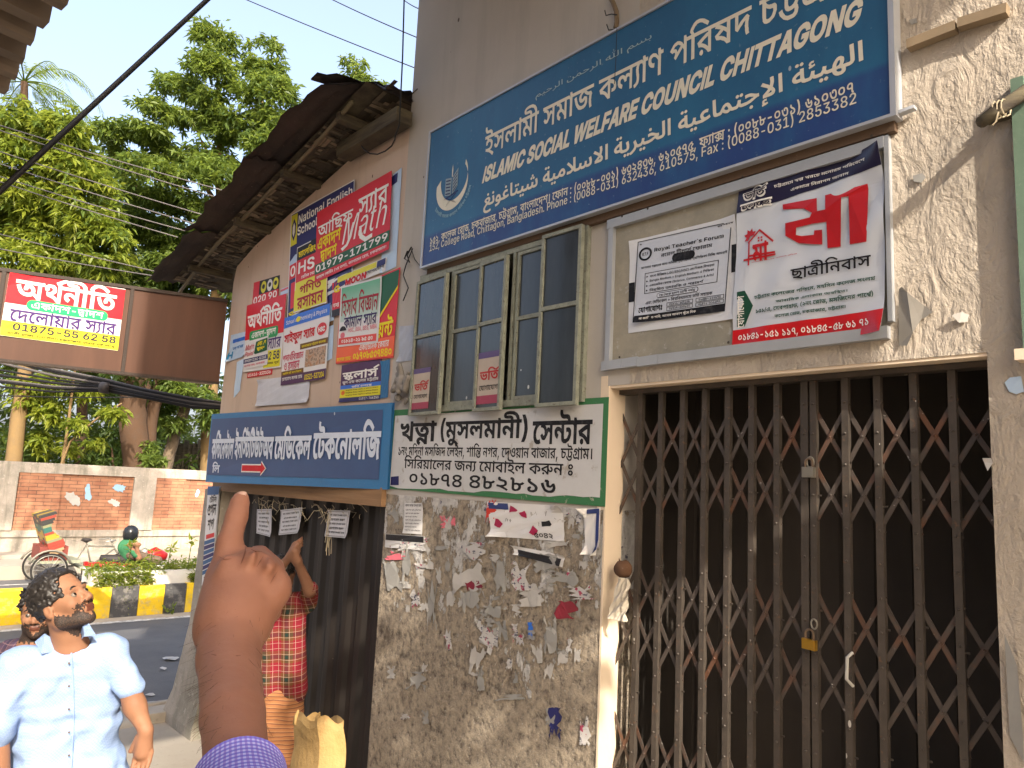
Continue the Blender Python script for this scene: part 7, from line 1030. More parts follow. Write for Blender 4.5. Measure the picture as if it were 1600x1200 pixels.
for m, g, of in ((WHITE, .012, .004), (DKV, 0, .0065)):
 a = s.uv(PY(1166, 316)); c = s.uv(PY(1203, 290)); s.text('BK' if g else 'BM', 'ভর্তি', (a[0] - g, c[1] - g, c[0] + g, a[1] + g), m, o, of); a = s.uv(PY(1163, 332)); c = s.uv(PY(1208, 313)); s.text('BK' if g else 'BM', 'চলছে', (a[0] - g, c[1] - g, c[0] + g, a[1] + g), m, o, of)
MAR = vin('#b3161e')
MU = lambda x, y: s.uv(PY(940 + x / 3.158, 200 + y / 3.158))
s.shape('lettering', MAR, o, [[MU(905, 383), MU(1075, 352), MU(1078, 322), MU(1150, 312), MU(1168, 590), MU(1105, 602), MU(1092, 560), MU(1000, 580), MU(925, 545), MU(920, 505), MU(1010, 488), MU(1060, 470), MU(1072, 430), MU(985, 437), MU(905, 440)][::-1] if 0 else
 [MU(903, 383), MU(1072, 352), MU(1076, 418), MU(1118, 411), MU(1116, 340), MU(1322, 282), MU(1326, 310), MU(1322, 570), MU(1238, 582), MU(1232, 345), MU(1198, 352), MU(1192, 592), MU(1128, 600), MU(1122, 470), MU(1048, 480), MU(975, 500), MU(972, 535), MU(1000, 540), MU(1058, 533), MU(1060, 512), MU(1100, 508), MU(1102, 582), MU(985, 575), MU(922, 540), MU(920, 478), MU(990, 462), MU(1040, 448), MU(1050, 425), MU(1010, 405), MU(905, 408)]], .005)
s.ptext('BM', 'ছাত্রীনিবাস', (1239, 440), (1364, 392), ink('#141319'), o, off=.005)
# little house logo
lw = .012
def stroke(p, q, m, w=lw, off=.005):
 p, q = np.array(p), np.array(q); d = q - p; d /= np.linalg.norm(d); n = np.array([-d[1], d[0]]) * w / 2
 s.shape('house_logo', m, o, [tuple(p + n), tuple(q + n), tuple(q - n), tuple(p - n)], off)
for p, q in (((740, 570), (740, 685)), ((715, 660), (870, 628)), ((735, 575), (793, 507)), ((790, 508), (860, 565)), ((738, 640), (868, 617))): stroke(MU(*p), MU(*q), MAR)
s.text('BB', 'মা', (*[MU(760, 575)[0], MU(760, 575)[1]], MU(835, 620)[0], MU(835, 620)[1] + .04), MAR, o, .005)
for dx, dy in ((0, 0), (14, -3), (1, 14), (15, 11)): a = MU(784 + dx, 545 + dy); s.shape('house_logo', MAR, o, [a, (a[0] + .014, a[1]), (a[0] + .014, a[1] + .012), (a[0], a[1] + .012)], .005)
for k in range(5):
 an = R_(150 + 45 * k); c0 = np.array(MU(745, 540)); d = np.array([math.cos(an), math.sin(an)]) * .05; n = np.array([-d[1], d[0]]) * .28; s.shape('house_logo', MAR, o, [tuple(c0), tuple(c0 + d * .5 + n), tuple(c0 + d), tuple(c0 + d * .5 - n)], .0055)
s.ptext('BM', 'আমাদের বৈশিষ্ট্যই আমাদের প্রতিভা', (1179, 413), (1249, 397), MAR, o, off=.005)
VG = ink('#1c4a38')
for l, lb, rt in (('চট্টগ্রাম কলেজের পশ্চিমে, মহসিন কলেজ সংলগ্ন', (1182, 470), (1371, 431)), ('আবাসিক এলাকায় অবস্থিত।', (1216, 475), (1328, 452)), ('১৫১/এ, দেবপাহাড়, (২নং রোড, মসজিদের পার্শ্বে)', (1184, 492), (1368, 455)), ('কলেজ রোড, চকবাজার, চট্টগ্রাম।', (1214, 499), (1325, 476))):
 s.ptext('BB', l, lb, rt, VG, o, off=.005)
s.shape('arrow_tag', vin('#1c4a38'), o, [MU(682, 815), MU(720, 808), MU(757, 880), MU(715, 982), MU(678, 986)], .003)
b = MB(); V, F, L = run2d('BM|' + 'যোগাযোগ'); P = [s.at(.055 + .05 * (1 - 0 * x) * y - .0 , .88 - .2 * x, .005 + .0003 * l) for (x, y), l in zip(V, L)]; mkobj('lettering', [s.at(.035 + .05 * (1 - y), .875 - .19 * x, .005 + .0003 * l) for (x, y), l in zip(V, L)], F, WHITE, o)
gband(vin('#c3161c'), lambda u: .885 - .01 * u, lambda u: .999)
s.ptext('BM', '০১৮৪১-১৫১ ১১৭, ০১৮৪৫-৫৮ ৬১ ৭১', (1157, 537), (1364, 499), WHITE, o, off=.006)
# ---------------------------------------------------------------- posters on the shed wall
SP = 'posters pasted on the shed wall'
def sp(lab, px, m, layer, seed=0, edge=.01, wr=.0012): return poster('poster', lab, px, m, .006 + .0065 * layer, wr, seed, edge, SP)
PBLK, PNAVY, PRED, PYEL, PWHT = paint('#1c1c20', .55, .2), paint('#272a63', .55, .2), paint('#cf1f2b', .5, .15), paint('#d8cf2a', .5, .15), paint('#dcdad8', .55, .15)
PLBL, PGRN, PORG, PPUR, PBRN, PBLU, PDGR = paint('#b9cfe6', .6, .2), paint('#2d9a5a', .5, .15), paint('#ea6238', .5, .15), paint('#4a2a55', .55, .2), paint('#6b4a1e', .55, .2), paint('#2f6fcf', .5, .2), paint('#175a38', .55, .2)
s, o = sp('pale blue poster strip showing behind the red maths poster', [(600, 285), (629, 262), (620, 417), (597, 428)], PLBL, 0, 3)
band(s, o, PNAVY, .02, .12, 0, .8)
s, o = sp('navy school poster with a yellow corner crest behind the red maths poster', [(457, 336), (557, 281), (553, 440), (451, 500)], PNAVY, 1, 1, 0)
outline(s, o, (0, 0, 1, 1), PWHT, .012)
s.sheet('crest_panel', PYEL, o, .002, (.01, .02, .12, .32), 3, 0); s.shape('crest', PNAVY, o, [(.03, .12), (.065, .06), (.10, .12), (.10, .22), (.065, .28), (.03, .22)], .003); s.shape('crest', PWHT, o, [(.045, .14), (.065, .10), (.085, .14), (.085, .2), (.065, .24), (.045, .2)], .004)
s.text('IB', 'National English', (.14, .05, .97, .165), WHITE, o, .002); s.text('IB', 'School College', (.13, .165, .85, .275), WHITE, o, .002); band(s, o, PRED, .50, .64, .0, .6); s.text('IB', '01819', (.03, .52, .5, .62), WHITE, o, .003); band(s, o, PRED, .68, .92, .05, .6)
s.shape('arc', PLBL, o, [(.0, .47), (.1, .42), (.25, .44), (.34, .5), (.0, .5)], .002); s.text('BB', 'ভর্তি', (.02, .93, .4, .99), YEL, o, .002)
s, o = sp('black red and yellow poster reading HSC between the navy and maths posters', [(468, 388), (517, 363), (514, 474), (462, 490)], PRED, 2, 4, 0)
band(s, o, PBLK, 0, .21); band(s, o, PYEL, .55, 1.0); s.text('BB', 'চ্যালেঞ্জিং', (.06, .05, .62, .18), YEL, o, .003); s.text('IB', 'HSC', (.08, .25, .9, .43), WHITE, o, .003); s.text('BM', 'বেসিক থেকে শুরু', (.2, .46, .85, .52), WHITE, o, .003)
s.text('BB', 'গণিত', (.16, .58, .84, .75), DKRED, o, .003); s.text('BB', 'রসায়ন', (.10, .78, .9, .97), DKRED, o, .003); outline(s, o, (0, 0, 1, 1), PWHT, .015)
s, o = sp('yellow and white torn poster strip under the red maths poster', [(513, 440), (607, 402), (604, 424), (512, 462)], PWHT, 1, 5, .004)
band(s, o, PYEL, .05, .45, .2, .85); s.text('IK', 'MOON', (.35, .45, .7, .95), RED, o, .003); s.sheet('band', PNAVY, o, .003, (.86, .05, .99, .5), 3, 0); s.text('BM', 'যোগাযোগ', (.7, .5, .98, .72), BLACK, o, .003)
s, o = sp('bright red maths tutor poster with white script and a green number band', [(500, 333), (617, 268), (613, 391), (496, 443)], PRED, 3, 6, .004)
s.text('BM', 'আছিফ', (.03, .155, .53, .40), WHITE, o, .003); s.text('BM', 'স্যার', (.60, .12, .97, .40), WHITE, o, .003)
s.text('BB', 'একাদশ', (.03, .39, .37, .57), YEL, o, .003); s.text('BB', 'দ্বাদশ', (.08, .585, .32, .77), YEL, o, .003)
s.text('IR', 'Math', (.42, .32, .96, .66), WHITE, o, .003, slant=.10); s.shape('flourish', WHITE, o, [(.38, .70), (.40, .74), (.47, .70), (.52, .6), (.56, .42), (.53, .42), (.49, .58), (.45, .67)], .003); s.shape('flourish', WHITE, o, [(.62, .52), (.63, .68), (.70, .76), (.79, .74), (.79, .69), (.71, .70), (.66, .64), (.65, .52)], .0034)
band(s, o, PDGR, .755, .895); s.text('IB', '01979-171799', (.02, .775, .98, .875), WHITE, o, .004); s.text('BM', 'ফাহাদ কোচিং (২য় তলা), কালামের ব্লেড, চকবাজার।', (.03, .915, .97, .975), WHITE, o, .003)
s, o = sp('small dark poster with coloured circles at the upper left of the shed wall', [(398, 442), (438, 430), (436, 464), (395, 478)], PBLK, 0, 7, 0)
band(s, o, PRED, .0, 1, .0, .24); band(s, o, PRED, .62, 1, 0, 1)
for cu, m in ((.42, PYEL), (.66, PWHT), (.88, PYEL)): s.shape('circle', m, o, [(cu + .105 * math.cos(a), .33 + .27 * math.sin(a)) for a in np.linspace(0, 6.28, 17)[:-1]], .003); s.shape('circle', PBLK, o, [(cu + .055 * math.cos(a), .31 + .11 * math.sin(a)) for a in np.linspace(0, 6.28, 13)[:-1]], .004)
s.text('IB', '020 90', (.05, .66, .95, .98), WHITE, o, .003)
s, o = sp('torn pale blue leaflet scraps left of the economics poster', [(362, 524), (385, 518), (384, 556), (356, 566)], PLBL, 0, 8, .02, .003); band(s, o, PBLU, .2, .34, .2, 1); s.text('BM', 'নগর', (.25, .5, .9, .62), ink('#2b6fb3'), o, .003); s.text('IK', 'H', (.02, .66, .3, .92), ink('#2b8fc3'), o, .003)
s, o = sp('curling torn blue-grey paper tail at the shed wall corner', [(371, 566), (382, 560), (376, 610), (366, 622)], PLBL, 0, 9, .02, .003)
s, o = sp('faded red and white leaflet scrap beside the navy poster edge', [(440, 452), (454, 446), (451, 458), (439, 464)], PLBL, 0, 10, .003); band(s, o, PINK, .1, .4)
s, o = sp('red and green economics poster on the left of the shed wall', [(388, 478), (450, 459), (441, 574), (382, 582)], PWHT, 1, 12)
band(s, o, PRED, 0, .53); s.text('BB', 'অর্থনীতি', (.05, .08, .93, .37), WHITE, o, .003); s.pill('pill', PGRN, o, (.13, .415, .87, .565), .0032, .35); s.text('BB', 'একাদশ-দ্বাদশ', (.19, .435, .82, .54), WHITE, o, .0045)
s.text('BM', 'স্যার', (.62, .565, .96, .73), PURP, o, .003); band(s, o, PYEL, .745, .98, .55, .97); s.text('IB', '62 58', (.60, .765, .95, .88), NAVY, o, .003); s.text('BM', 'থানার পূর্ব', (.6, .9, .95, .95), BLACK, o, .003)
s, o = sp('red footer strip with white digits under the economics poster', [(388, 583), (427, 576), (426, 585), (387, 591)], PRED, 0, 13, 0); s.text('IB', '01616-333536', (.05, .2, .95, .8), WHITE, o, .003)
s, o = sp('small white math point leaflet pasted over the economics poster', [(386, 535), (423, 525), (421, 570), (383, 578)], PWHT, 2, 14, .004)
s.text('IM', 'Math', (.06, .14, .42, .34), ink('#c8455a'), o, .003, slant=.15); s.text('IM', 'Point', (.06, .38, .42, .56), ink('#c8455a'), o, .003, slant=.15); s.shape('arrow_tag', PDGR, o, [(.5, .1), (.98, .06), (.98, .5), (.5, .54), (.44, .5)], .003); s.text('BB', 'একাদশ', (.56, .12, .92, .28), YEL, o, .004); s.text('BB', 'দ্বাদশ', (.56, .32, .92, .46), YEL, o, .004)
band(s, o, PNAVY, .64, .8, 0, 1); s.text('BM', 'যোগাযোগ 01861-822368', (.05, .67, .95, .77), WHITE, o, .003); s.text('BM', 'কলেজ রোড, চকবাজার', (.05, .86, .9, .95), ink('#c8455a'), o, .003)
s, o = sp('dark poster sliver reading upwards between the economics and chemistry posters', [(450, 462), (463, 456), (460, 494), (448, 498)], PBLK, 0, 15, 0); s.text('BB', 'ত', (.3, .3, .95, .8), YEL, o, .003)
s, o = sp('striped scrap with blue figures left of the green accounting poster', [(513, 446), (526, 442), (520, 560), (511, 565)], PLBL, 0, 16, .006); band(s, o, PYEL, .0, .06); band(s, o, PNAVY, .10, .28, .1, .8); band(s, o, PBRN, .5, .56)
s, o = sp('red and yellow scrap beside the green accounting poster', [(522, 443), (536, 438), (533, 493), (521, 496)], PRED, 1, 17, .003); s.text('BB', '৫', (.2, .1, .9, .32), YEL, o, .003); band(s, o, PBLK, .8, 1); s.text('BM', 'তথ্য', (.15, .62, .9, .75), WHITE, o, .003)
s, o = sp('white chemistry tutor poster with blue header and large red name', [(448, 498), (520, 474), (512, 592), (442, 603)], PWHT, 2, 18, .004)
band(s, o, PBLU, 0, .16); s.text('IM', 'School of Chemistry & Physics', (.05, .05, .95, .13), WHITE, o, .003); s.shape('circle', PYEL, o, [(.34 + .05 * math.cos(a), .085 + .04 * math.sin(a)) for a in np.linspace(0, 6.28, 13)[:-1]], .004)
s.text('BB', 'সাইফুল স্যার', (.03, .215, .72, .44), RED, o, .003); s.shape('circle', PRED, o, [(.86 + .1 * math.cos(a), .32 + .085 * math.sin(a)) for a in np.linspace(0, 6.28, 21)[:-1]], .003); s.text('IK', 'HSC', (.79, .29, .93, .36), WHITE, o, .004)
band(s, o, PBRN, .455, .535, .41, 1); s.text('BM', 'চকবাজার চট্টগ্রাম কলেজ', (.45, .47, .96, .52), YEL, o, .003); s.text('BM', 'পদার্থবিজ্ঞান', (.02, .53, .5, .66), ink('#c2405c'), o, .003); s.text('BM', 'ও রসায়ন', (.06, .67, .42, .80), ink('#c2405c'), o, .003)
t = NT('crowd_print'); v = t.n('ShaderNodeTexVoronoi'); t.l(t.co, v.inputs[0]); v.inputs['Scale'].default_value = 32
M_crowd = t.done(t.ramp(v.outputs[0], [(0, (.55, .42, .3)), (.35, (.16, .09, .05)), (.5, (.5, .38, .28)), (.8, (.4, .2, .1))]), .6)
s.sheet('photo_print', M_crowd, o, .002, (.54, .56, .97, .80), 4, 0); band(s, o, PBRN, .80, .865, 0, .52); band(s, o, PPUR, .865, 1.0); s.text('BM', 'অলিখাঁ মসজিদ', (.04, .815, .48, .85), YEL, o, .003); s.text('BM', 'যোগাযোগঃ কলেজ রোড', (.03, .89, .5, .94), WHITE, o, .003); s.text('IB', '01521-527204', (.55, .90, .97, .975), YEL, o, .003)
s, o = sp('red academic care poster with dark green top behind the accounting poster', [(535, 458), (628, 418), (617, 559), (527, 569)], PRED, 1, 19, .006)
s.shape('corner', PDGR, o, [(.55, .02), (.99, .02), (.99, .20), (.62, .60), (.55, .60)], .002); s.shape('corner', YEL, o, [(.70, .52), (.99, .20), (.99, .235), (.70, .56)], .003)
s.text('BB', 'পয়েন্ট', (.55, .50, .96, .76), YEL, o, .003); band(s, o, PORG, .76, .985); s.text('BM', 'একাডেমিক কেয়ার', (.42, .765, .92, .87), WHITE, o, .003); s.text('BB', '০১৭০৮৫৩৭৪৪০', (.32, .885, .97, .975), YEL, o, .003); s.text('BM', 'কলেজ রোড', (.02, .92, .28, .97), YEL, o, .003)
s, o = sp('green topped accounting tutor poster with tall dark red lettering', [(537, 449), (601, 432), (594, 536), (531, 543)], PWHT, 2, 20, .004)
t = NT('green_fade'); uvz = t.xyz()[2]; mr = t.n('ShaderNodeMapRange'); t.l(uvz, mr.inputs[0]); mr.inputs['From Min'].default_value = -.12; mr.inputs['From Max'].default_value = .26
M_gfade = t.done(t.mix(mr.outputs[0], (.62, .66, .63), (.05, .36, .16)), .5)
s.sheet('band', M_gfade, o, .0018, (.03, .03, .97, .60), 4, 0)
s.text('BM', 'হিসাব বিজ্ঞান', (.04, .13, .95, .53), DKRED, o, .003); s.text('BM', 'কামাল স্যার', (.14, .52, .94, .72), ink('#33205a'), o, .003); s.text('IM', 'HSC, BBA, BBS, MBA', (.26, .715, .96, .80), PINK, o, .003); band(s, o, paint('#d8493f', .5, .2), .86, .97, .02, .96); s.text('BB', '০১৮১৪-২১ ৯৫ ৫৩', (.10, .885, .88, .95), WHITE, o, .003)
s.shape('logo', BLACK, o, [(.12 + .09 * math.cos(a), .76 + .09 * math.sin(a)) for a in np.linspace(3.3, 6.1, 10)], .003); s.shape('logo', PINK, o, [(.12 + .06 * math.cos(a), .82 + .05 * math.sin(a)) for a in np.linspace(0, 6.2, 10)[:-1]], .003)
s, o = sp('dark purple school poster with yellow middle band at the bottom of the shed wall', [(535, 571), (598, 560), (595, 624), (532, 629)], PPUR, 0, 21, .006)
s.text('BB', 'স্কলার্স', (.05, .13, .96, .44), WHITE, o, .003); s.text('BM', 'স্কুল এন্ড কলেজ চট্টগ্রাম', (.05, .42, .95, .55), WHITE, o, .003); band(s, o, PBLU, .56, .66); s.text('BM', 'ভর্তি চলছে', (.3, .575, .8, .65), WHITE, o, .003); band(s, o, PYEL, .66, .89); band(s, o, PNAVY, .89, 1)
for i in range(3): s.text('BM', 'আধুনিক শিক্ষা পদ্ধতি ও অভিজ্ঞ শিক্ষক', (.15, .68 + .065 * i, .95, .72 + .065 * i), BLACK, o, .003)
s.shape('circle', paint('#d86a1e', .5, .2), o, [(.08 + .05 * math.cos(a), .76 + .06 * math.sin(a)) for a in np.linspace(0, 6.28, 13)[:-1]], .003); s.text('IM', '01817-766253', (.5, .915, .97, .975), WHITE, o, .003)
s, o = sp('narrow blue paper strip right of the purple school poster', [(597, 565), (611, 561), (607, 621), (596, 623)], paint('#2f6d9c', .6, .3), 0, 22, .006)
s, o = sp('blank white torn sheet pasted under the chemistry poster', [(406, 594), (487, 584), (484, 629), (402, 635)], paint('#c9cbd2', .7, .3), 1, 23, .012, .002)
s, o = sp('ragged pale paper patch on the plaster left of the steel window', [(625, 510), (654, 508), (652, 562), (624, 566)], paint('#aab0bd', .7, .3), 0, 24, .015, .003)
# grey rag bundle stuffed at the wall
p = PY(628, 596, -.05); o = thing('rag_bundle', 'crumpled grey rag bundle wedged beside the window at the sign corner', 'rag', p)
pr = []; q = random.Random(12)
for i in range(16):
 c = p + np.array([q.uniform(-.075, .075), q.uniform(-.02, .03), q.uniform(-.12, .10)]); d = np.array([q.uniform(-.06, .06), q.uniform(-.02, .01), q.uniform(-.08, .08)]); pr.append(('c', c, c + d, q.uniform(.012, .03), q.uniform(.01, .022)))
V, F = skin(pr, .008, .012); mkobj('cloth', V, F, paint('#8d8780', .9, .7, 'grey_rag', bump=.5), o, True)
b = MB(); b.tube([PY(*a, -.02) for a in ((645, 388), (640, 400), (634, 415), (630, 430), (638, 450), (630, 470))], .004, 5); b.tube([PY(*a, -.02) for a in ((643, 390), (648, 405), (656, 415))], .003, 5); b.tube([PY(*a, -.03) for a in ((643, 386), (636, 398), (640, 410), (632, 404), (637, 392))], .006, 5); tag(b.build('wire_tangle', M_wire), 'tangle of dark wires on a nail left of the big blue sign', 'wire')
# ---------------------------------------------------------------- blue medical institute sign, swung out from the wall
c = [PD(331, 647, 6.78), PY(613, 629, -.03), PY(605, 765, -.03), PD(321, 753, 6.80)]
mi = thing('institute_sign', 'blue board with white Bengali lettering and red arrow above the shed door', 'sign', np.mean(c, 0))
BS = Surf(c, (0, -1, 0)); M_bb = paint('#2f74a8', .5, .4, 'border_blue');
t = NT('field_blue'); n = t.noise(5, 4, .6); v = t.vor(8, co=t.map((1, 1, .5))); s2 = t.noise(3, 2); k = t.math('LESS_THAN', v, t.math('MULTIPLY', t.math('SUBTRACT', s2, .47), .34)); col = t.mix(k, t.mix(n, (.022, .055, .17), (.03, .085, .22)), (.4, .47, .55))
M_fb = t.done(col, .5, None)
BS.sheet('board', M_bb, mi, thick=.02)
qf = [BS.uv(PD(*p, 6.79)) for p in ((330, 656),)]
BS.sheet('field', M_fb, mi, .002, (.008, .075, .965, .89), 1, 0)
WB = ink('#cfd8e6')
for l, u0, u1, v0, v1 in (('কন্টিনেন্টাল', .028, .185, .24, .66), ('ইনস্টিটিউট', .192, .375, .215, .68), ('অব', .375, .438, .36, .66), ('মেডিকেল', .445, .645, .22, .66), ('টেকনোলজি', .655, .965, .18, .665)):
 BS.text('BC', l, (u0, v0, u1, v1), WB, mi, .004)
BS.text('BB', 'লি', (.045, .70, .10, .86), WB, mi, .004)
ar = [(.255, .745), (.375, .745), (.375, .70), (.402, .785), (.375, .87), (.375, .825), (.255, .825)]
BS.shape('arrow', WHITE, mi, [(u + (.006 if u > .4 else (-.004 if u < .26 else 0)), v + (.018 if v > .785 else -.018 if v < .785 else 0)) for u, v in ar], .004); BS.shape('arrow', RED, mi, ar, .006)
for q, lab in PANE_REFLECTIONS:  # sheets on the panes stand in for reflected posters
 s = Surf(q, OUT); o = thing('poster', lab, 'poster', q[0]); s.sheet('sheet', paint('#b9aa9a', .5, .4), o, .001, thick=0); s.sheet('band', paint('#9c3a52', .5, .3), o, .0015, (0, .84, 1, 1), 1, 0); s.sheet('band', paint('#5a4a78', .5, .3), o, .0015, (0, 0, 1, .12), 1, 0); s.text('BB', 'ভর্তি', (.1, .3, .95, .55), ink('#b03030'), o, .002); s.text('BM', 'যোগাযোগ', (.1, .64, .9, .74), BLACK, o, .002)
# ================================================================== SHED
M_wood = NT('old_wood_beam'); t = M_wood; n = t.noise(3, 5, .65, t.map((.4, 1, 8))); n2 = t.noise(1.5, 3)
M_wood = t.done(t.mix(t.ramp(n, [(.3, 0.0), (.7, 1.0)]), (.20, .105, .045), (.34, .20, .10)), .75, t.bump(n, .3, .01))
t = NT('mossy_timber'); n = t.noise(5, 5, .65, t.map((.5, 1, 5)))
M_timber = t.done(t.mix(t.ramp(n, [(.35, 0.0), (.65, 1.0)]), (.045, .035, .026), (.12, .10, .06)), .9, t.bump(n, .6, .01))
shed = thing('shed', 'low cream plastered shed with rusty corrugated roof and woven bamboo ceiling under the eave', 'shed', (-5.8, 0, 0))
zu = lambda x: 4.677 + .189 * (x + 6.886)
XA, XB = -7.37, -4.27
b = MB(); b.poly([(XA, 0, 2.38), (XB, 0, 2.38), (XB, 0, 5.05), (-4.6, 0, zu(-4.6) - .02), (-6.9, 0, zu(-6.9) - .02), (XA + .05, 0, zu(XA) - .06), (XA, 0, zu(XA) - .22)], .22, (0, 1, 0))
b.box((XA, .0, 0), (XA + .12, .22, 2.38)); b.box((XA, .22, 0), (XA + .22, 6, 4.4)); b.build('wall', M_shedwall, shed)
b = MB(); b.box((XA + .1, -.035, 2.275), (XB + .03, .1, 2.40)); b.build('beam', M_wood, shed)
b = MB(); b.box((-7.2, -.01, 0), (-7.08, .12, 2.275)); b.build('door_post', M_wood, shed)
# door of dark corrugated sheet
t = NT('door_sheet'); n = t.noise(3, 5, .6, t.map((1, 1, .3))); v = t.vor(10, co=t.map((1, 1, .4))); s2 = t.noise(2.5, 2); k = t.math('LESS_THAN', v, t.math('MULTIPLY', t.math('SUBTRACT', s2, .47), .3))
M_door = t.done(t.mix(k, t.mix(t.ramp(n, [(.35, 0.0), (.7, 1.0)]), (.008, .006, .005), (.017, .0125, .010)), (.25, .22, .19)), .6)
b = MB(); N = 330
b.grid(lambda u, v: (-7.08 + 2.85 * u, .10 + .012 * math.copysign(min(1, abs(1.6 * math.sin(u * 2.85 / .105 * math.pi))), math.sin(u * 2.85 / .105 * math.pi)), .2 + 2.08 * v), N, 1); dr = b.build('door', M_door, shed)
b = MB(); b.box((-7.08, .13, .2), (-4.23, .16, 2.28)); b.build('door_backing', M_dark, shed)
# roof
t = NT('rusty_iron'); n = t.noise(2.2, 6, .65); n2 = t.noise(9, 5, .65); n3 = t.noise(50, 3)
col = t.mix(t.ramp(n, [(.35, 0.0), (.65, 1.0)]), (.040, .031, .028), (.075, .052, .042)); col = t.mix(t.ramp(n2, [(.56, 0.0), (.70, .7)]), col, (.028, .022, .02)); col = t.mix(t.ramp(n3, [(.66, 0.0), (.73, .5)]), col, (.22, .17, .14))
M_rust = t.done(col, .8, t.bump(n2, .5, .01), .15)
def yfront(x):
 j = .02 * math.sin(x * 9) + .012 * math.sin(x * 31)
 return -.60 + j if x < -4.62 else -.60 + j + .55 * min(1, (x + 4.62) / .42)
def roof_sheet(xa, xb, dz, dy):
 b = MB(); ny = 90
 def f(u, v):
  x = xa + (xb - xa) * u; y0 = yfront(x) + dy; y = y0 + (5.0 - y0) * v if v > .2 else y0 + 1.2 * v / .2 * .8
  if v > .2: y = y0 + .96 + (5 - .96 - y0) * (v - .2) / .8
  droop = -.05 * max(0, 1 - (y - y0) / .35) ** 2
  return (x, y, zu(x) + .075 + dz + .019 * math.sin(y * 2 * math.pi / .14) + droop + .012 * math.sin(x * 3 + y))
 b.grid(f, max(6, int((xb - xa) * 9)), ny); b.grid(lambda u, v: np.array(f(u, v)) - [0, 0, .006], max(6, int((xb - xa) * 9)), ny, flip=True)
 return b.build('roof_sheet', M_rust, shed, True)
roof_sheet(-8.32, -7.02, .0, .02); roof_sheet(-7.1, -5.7, .035, -.01); roof_sheet(-5.78, -4.36, .06, 0.0)
b = MB()
def rc(u, v):
 x = -4.66 + .42 * u; y = yfront(x) - .02 + (5 - yfront(x)) * v; return (x, y, zu(-4.6) + .155 - .10 * u + .035 * math.sin(u * math.pi) + .018 * math.sin(x * 60 + y * 9) + .012 * math.sin(y * 44))
b.grid(rc, 8, 60); b.grid(lambda u, v: np.array(rc(u, v)) - [0, 0, .01], 8, 60, flip=True); b.build('ridge_sheet', M_rust, shed, True)
# woven mat under the eave
MM = []
for nm, c in (('mat_dark', (.09, .072, .052)), ('mat_mid', (.20, .16, .11)), ('mat_light', (.36, .28, .19))):
 t = NT(nm); n = t.noise(30, 3); MM.append(t.done(t.mix(n, c, tuple(.5 * k for k in c)), .85))
b = MB(); q = random.Random(21); cw = .036
nx, ny = int(3.95 / cw), 14
for i in range(nx):
 for j in range(ny):
  x, y = -8.22 + i * cw, -.30 + j * cw
  if y > .02 + .03 * q.random() or (q.random() < .03): continue
  if x > -4.85 and y < -.2: continue
  along = ((i + (j if (i // 12) % 2 else -j)) // 4) % 2
  b.cur = q.choices([0, 1, 2], [.45, .42, .13])[0]
  if (i if along else j) % 4 and q.random() < .8: continue
  L = cw * q.uniform(3.6, 5.2); z = zu(x) + .045 - .010 * q.random()
  tl = .022 * (q.random() - .35)
  if along: b.obox((x - L * .2, y + .003, z), (L, q.uniform(-.004, .004), .189 * L - tl), (0, cw * .86, 0), (0, 0, .002))
  else: b.obox((x + .003, y - L * .2, z), (cw * .86, 0, .189 * cw * .86), (q.uniform(-.004, .004), L, -tl), (0, 0, .002))
b.build('woven_mat', MM, shed)
b = MB(); b.grid(lambda u, v: (-8.25 + 3.9 * u, -.33 + .6 * v, zu(-8.25 + 3.9 * u) + .055), 20, 2, flip=True); b.build('mat_backing', M_timber, shed)
t = NT('bamboo'); n = t.noise(4, 4, .6, t.map((.3, 4, 4))); M_bam = t.done(t.mix(n, (.20, .16, .09), (.10, .085, .05)), .6)
b = MB(); pts = [(x, -.16 - .15 * min(1, (x + 8.5) / 1.6) - .03 * math.sin(x * 1.3), zu(x) + .012 + .01 * math.sin(x * 4)) for x in np.linspace(-8.55, -4.55, 24)]
b.tube(pts, [.017 + .002 * (i % 4 == 0) for i in range(24)], 8); b.build('bamboo_pole', M_bam, shed, True)
for x in (-7.75, -6.6, -5.65, -4.75):
 b = MB(); b.box((x, -.34, zu(x) - .035), (x + .06, .1, zu(x) + .03)); b.build('rafter', M_timber, shed)
b = MB(); b.box((-5.05, -.16, zu(-4.7) - .155), (-4.20, -.03, zu(-4.7) - .05)); b.build('wall_plate', M_timber, shed)
# tapering corner pier with its strip sign
pier = thing('corner_pier', 'tapering grey concrete pier at the shed corner beside the road', 'pier', (-7.5, 0, 0))
b = MB(); prof = [(-.1, -7.85, -.1), (.15, -7.78, -.1), (.35, -7.70, -.06), (1.0, -7.52, -.03), (2.28, -7.50, -.02)]
vs = []
for z, xl, yf in prof: vs += [(xl, yf, z), (-7.06 if z > .5 else -7.0, yf, z), (-7.06, .3, z), (xl, .3, z)]
fs = [(4 * i + a, 4 * i + (a + 1) % 4, 4 * i + 4 + (a + 1) % 4, 4 * i + 4 + a) for i in range(4) for a in range(4)] + [(0, 3, 2, 1), (16, 17, 18, 19)]
b.add(vs, fs); b.build('pier', M_wplast2, pier)
b = MB(); b.box((-7.95, -.25, -.05), (-7.7, .1, .14)); b.build('foot', M_dust, pier)
s = Surf([PY(325, 760, -.05), PY(343, 760, -.05), PY(331, 905, -.05), PY(315, 915, -.05)], (0, -1, 0))
ss = thing('strip_sign', 'narrow vertical blue and white shop strip sign on the corner pier', 'sign', s.at(.5, .5)); s.sheet('sheet', PWHT, ss, thick=.012)
PSB = paint('#2d5f8f', .55, .3)
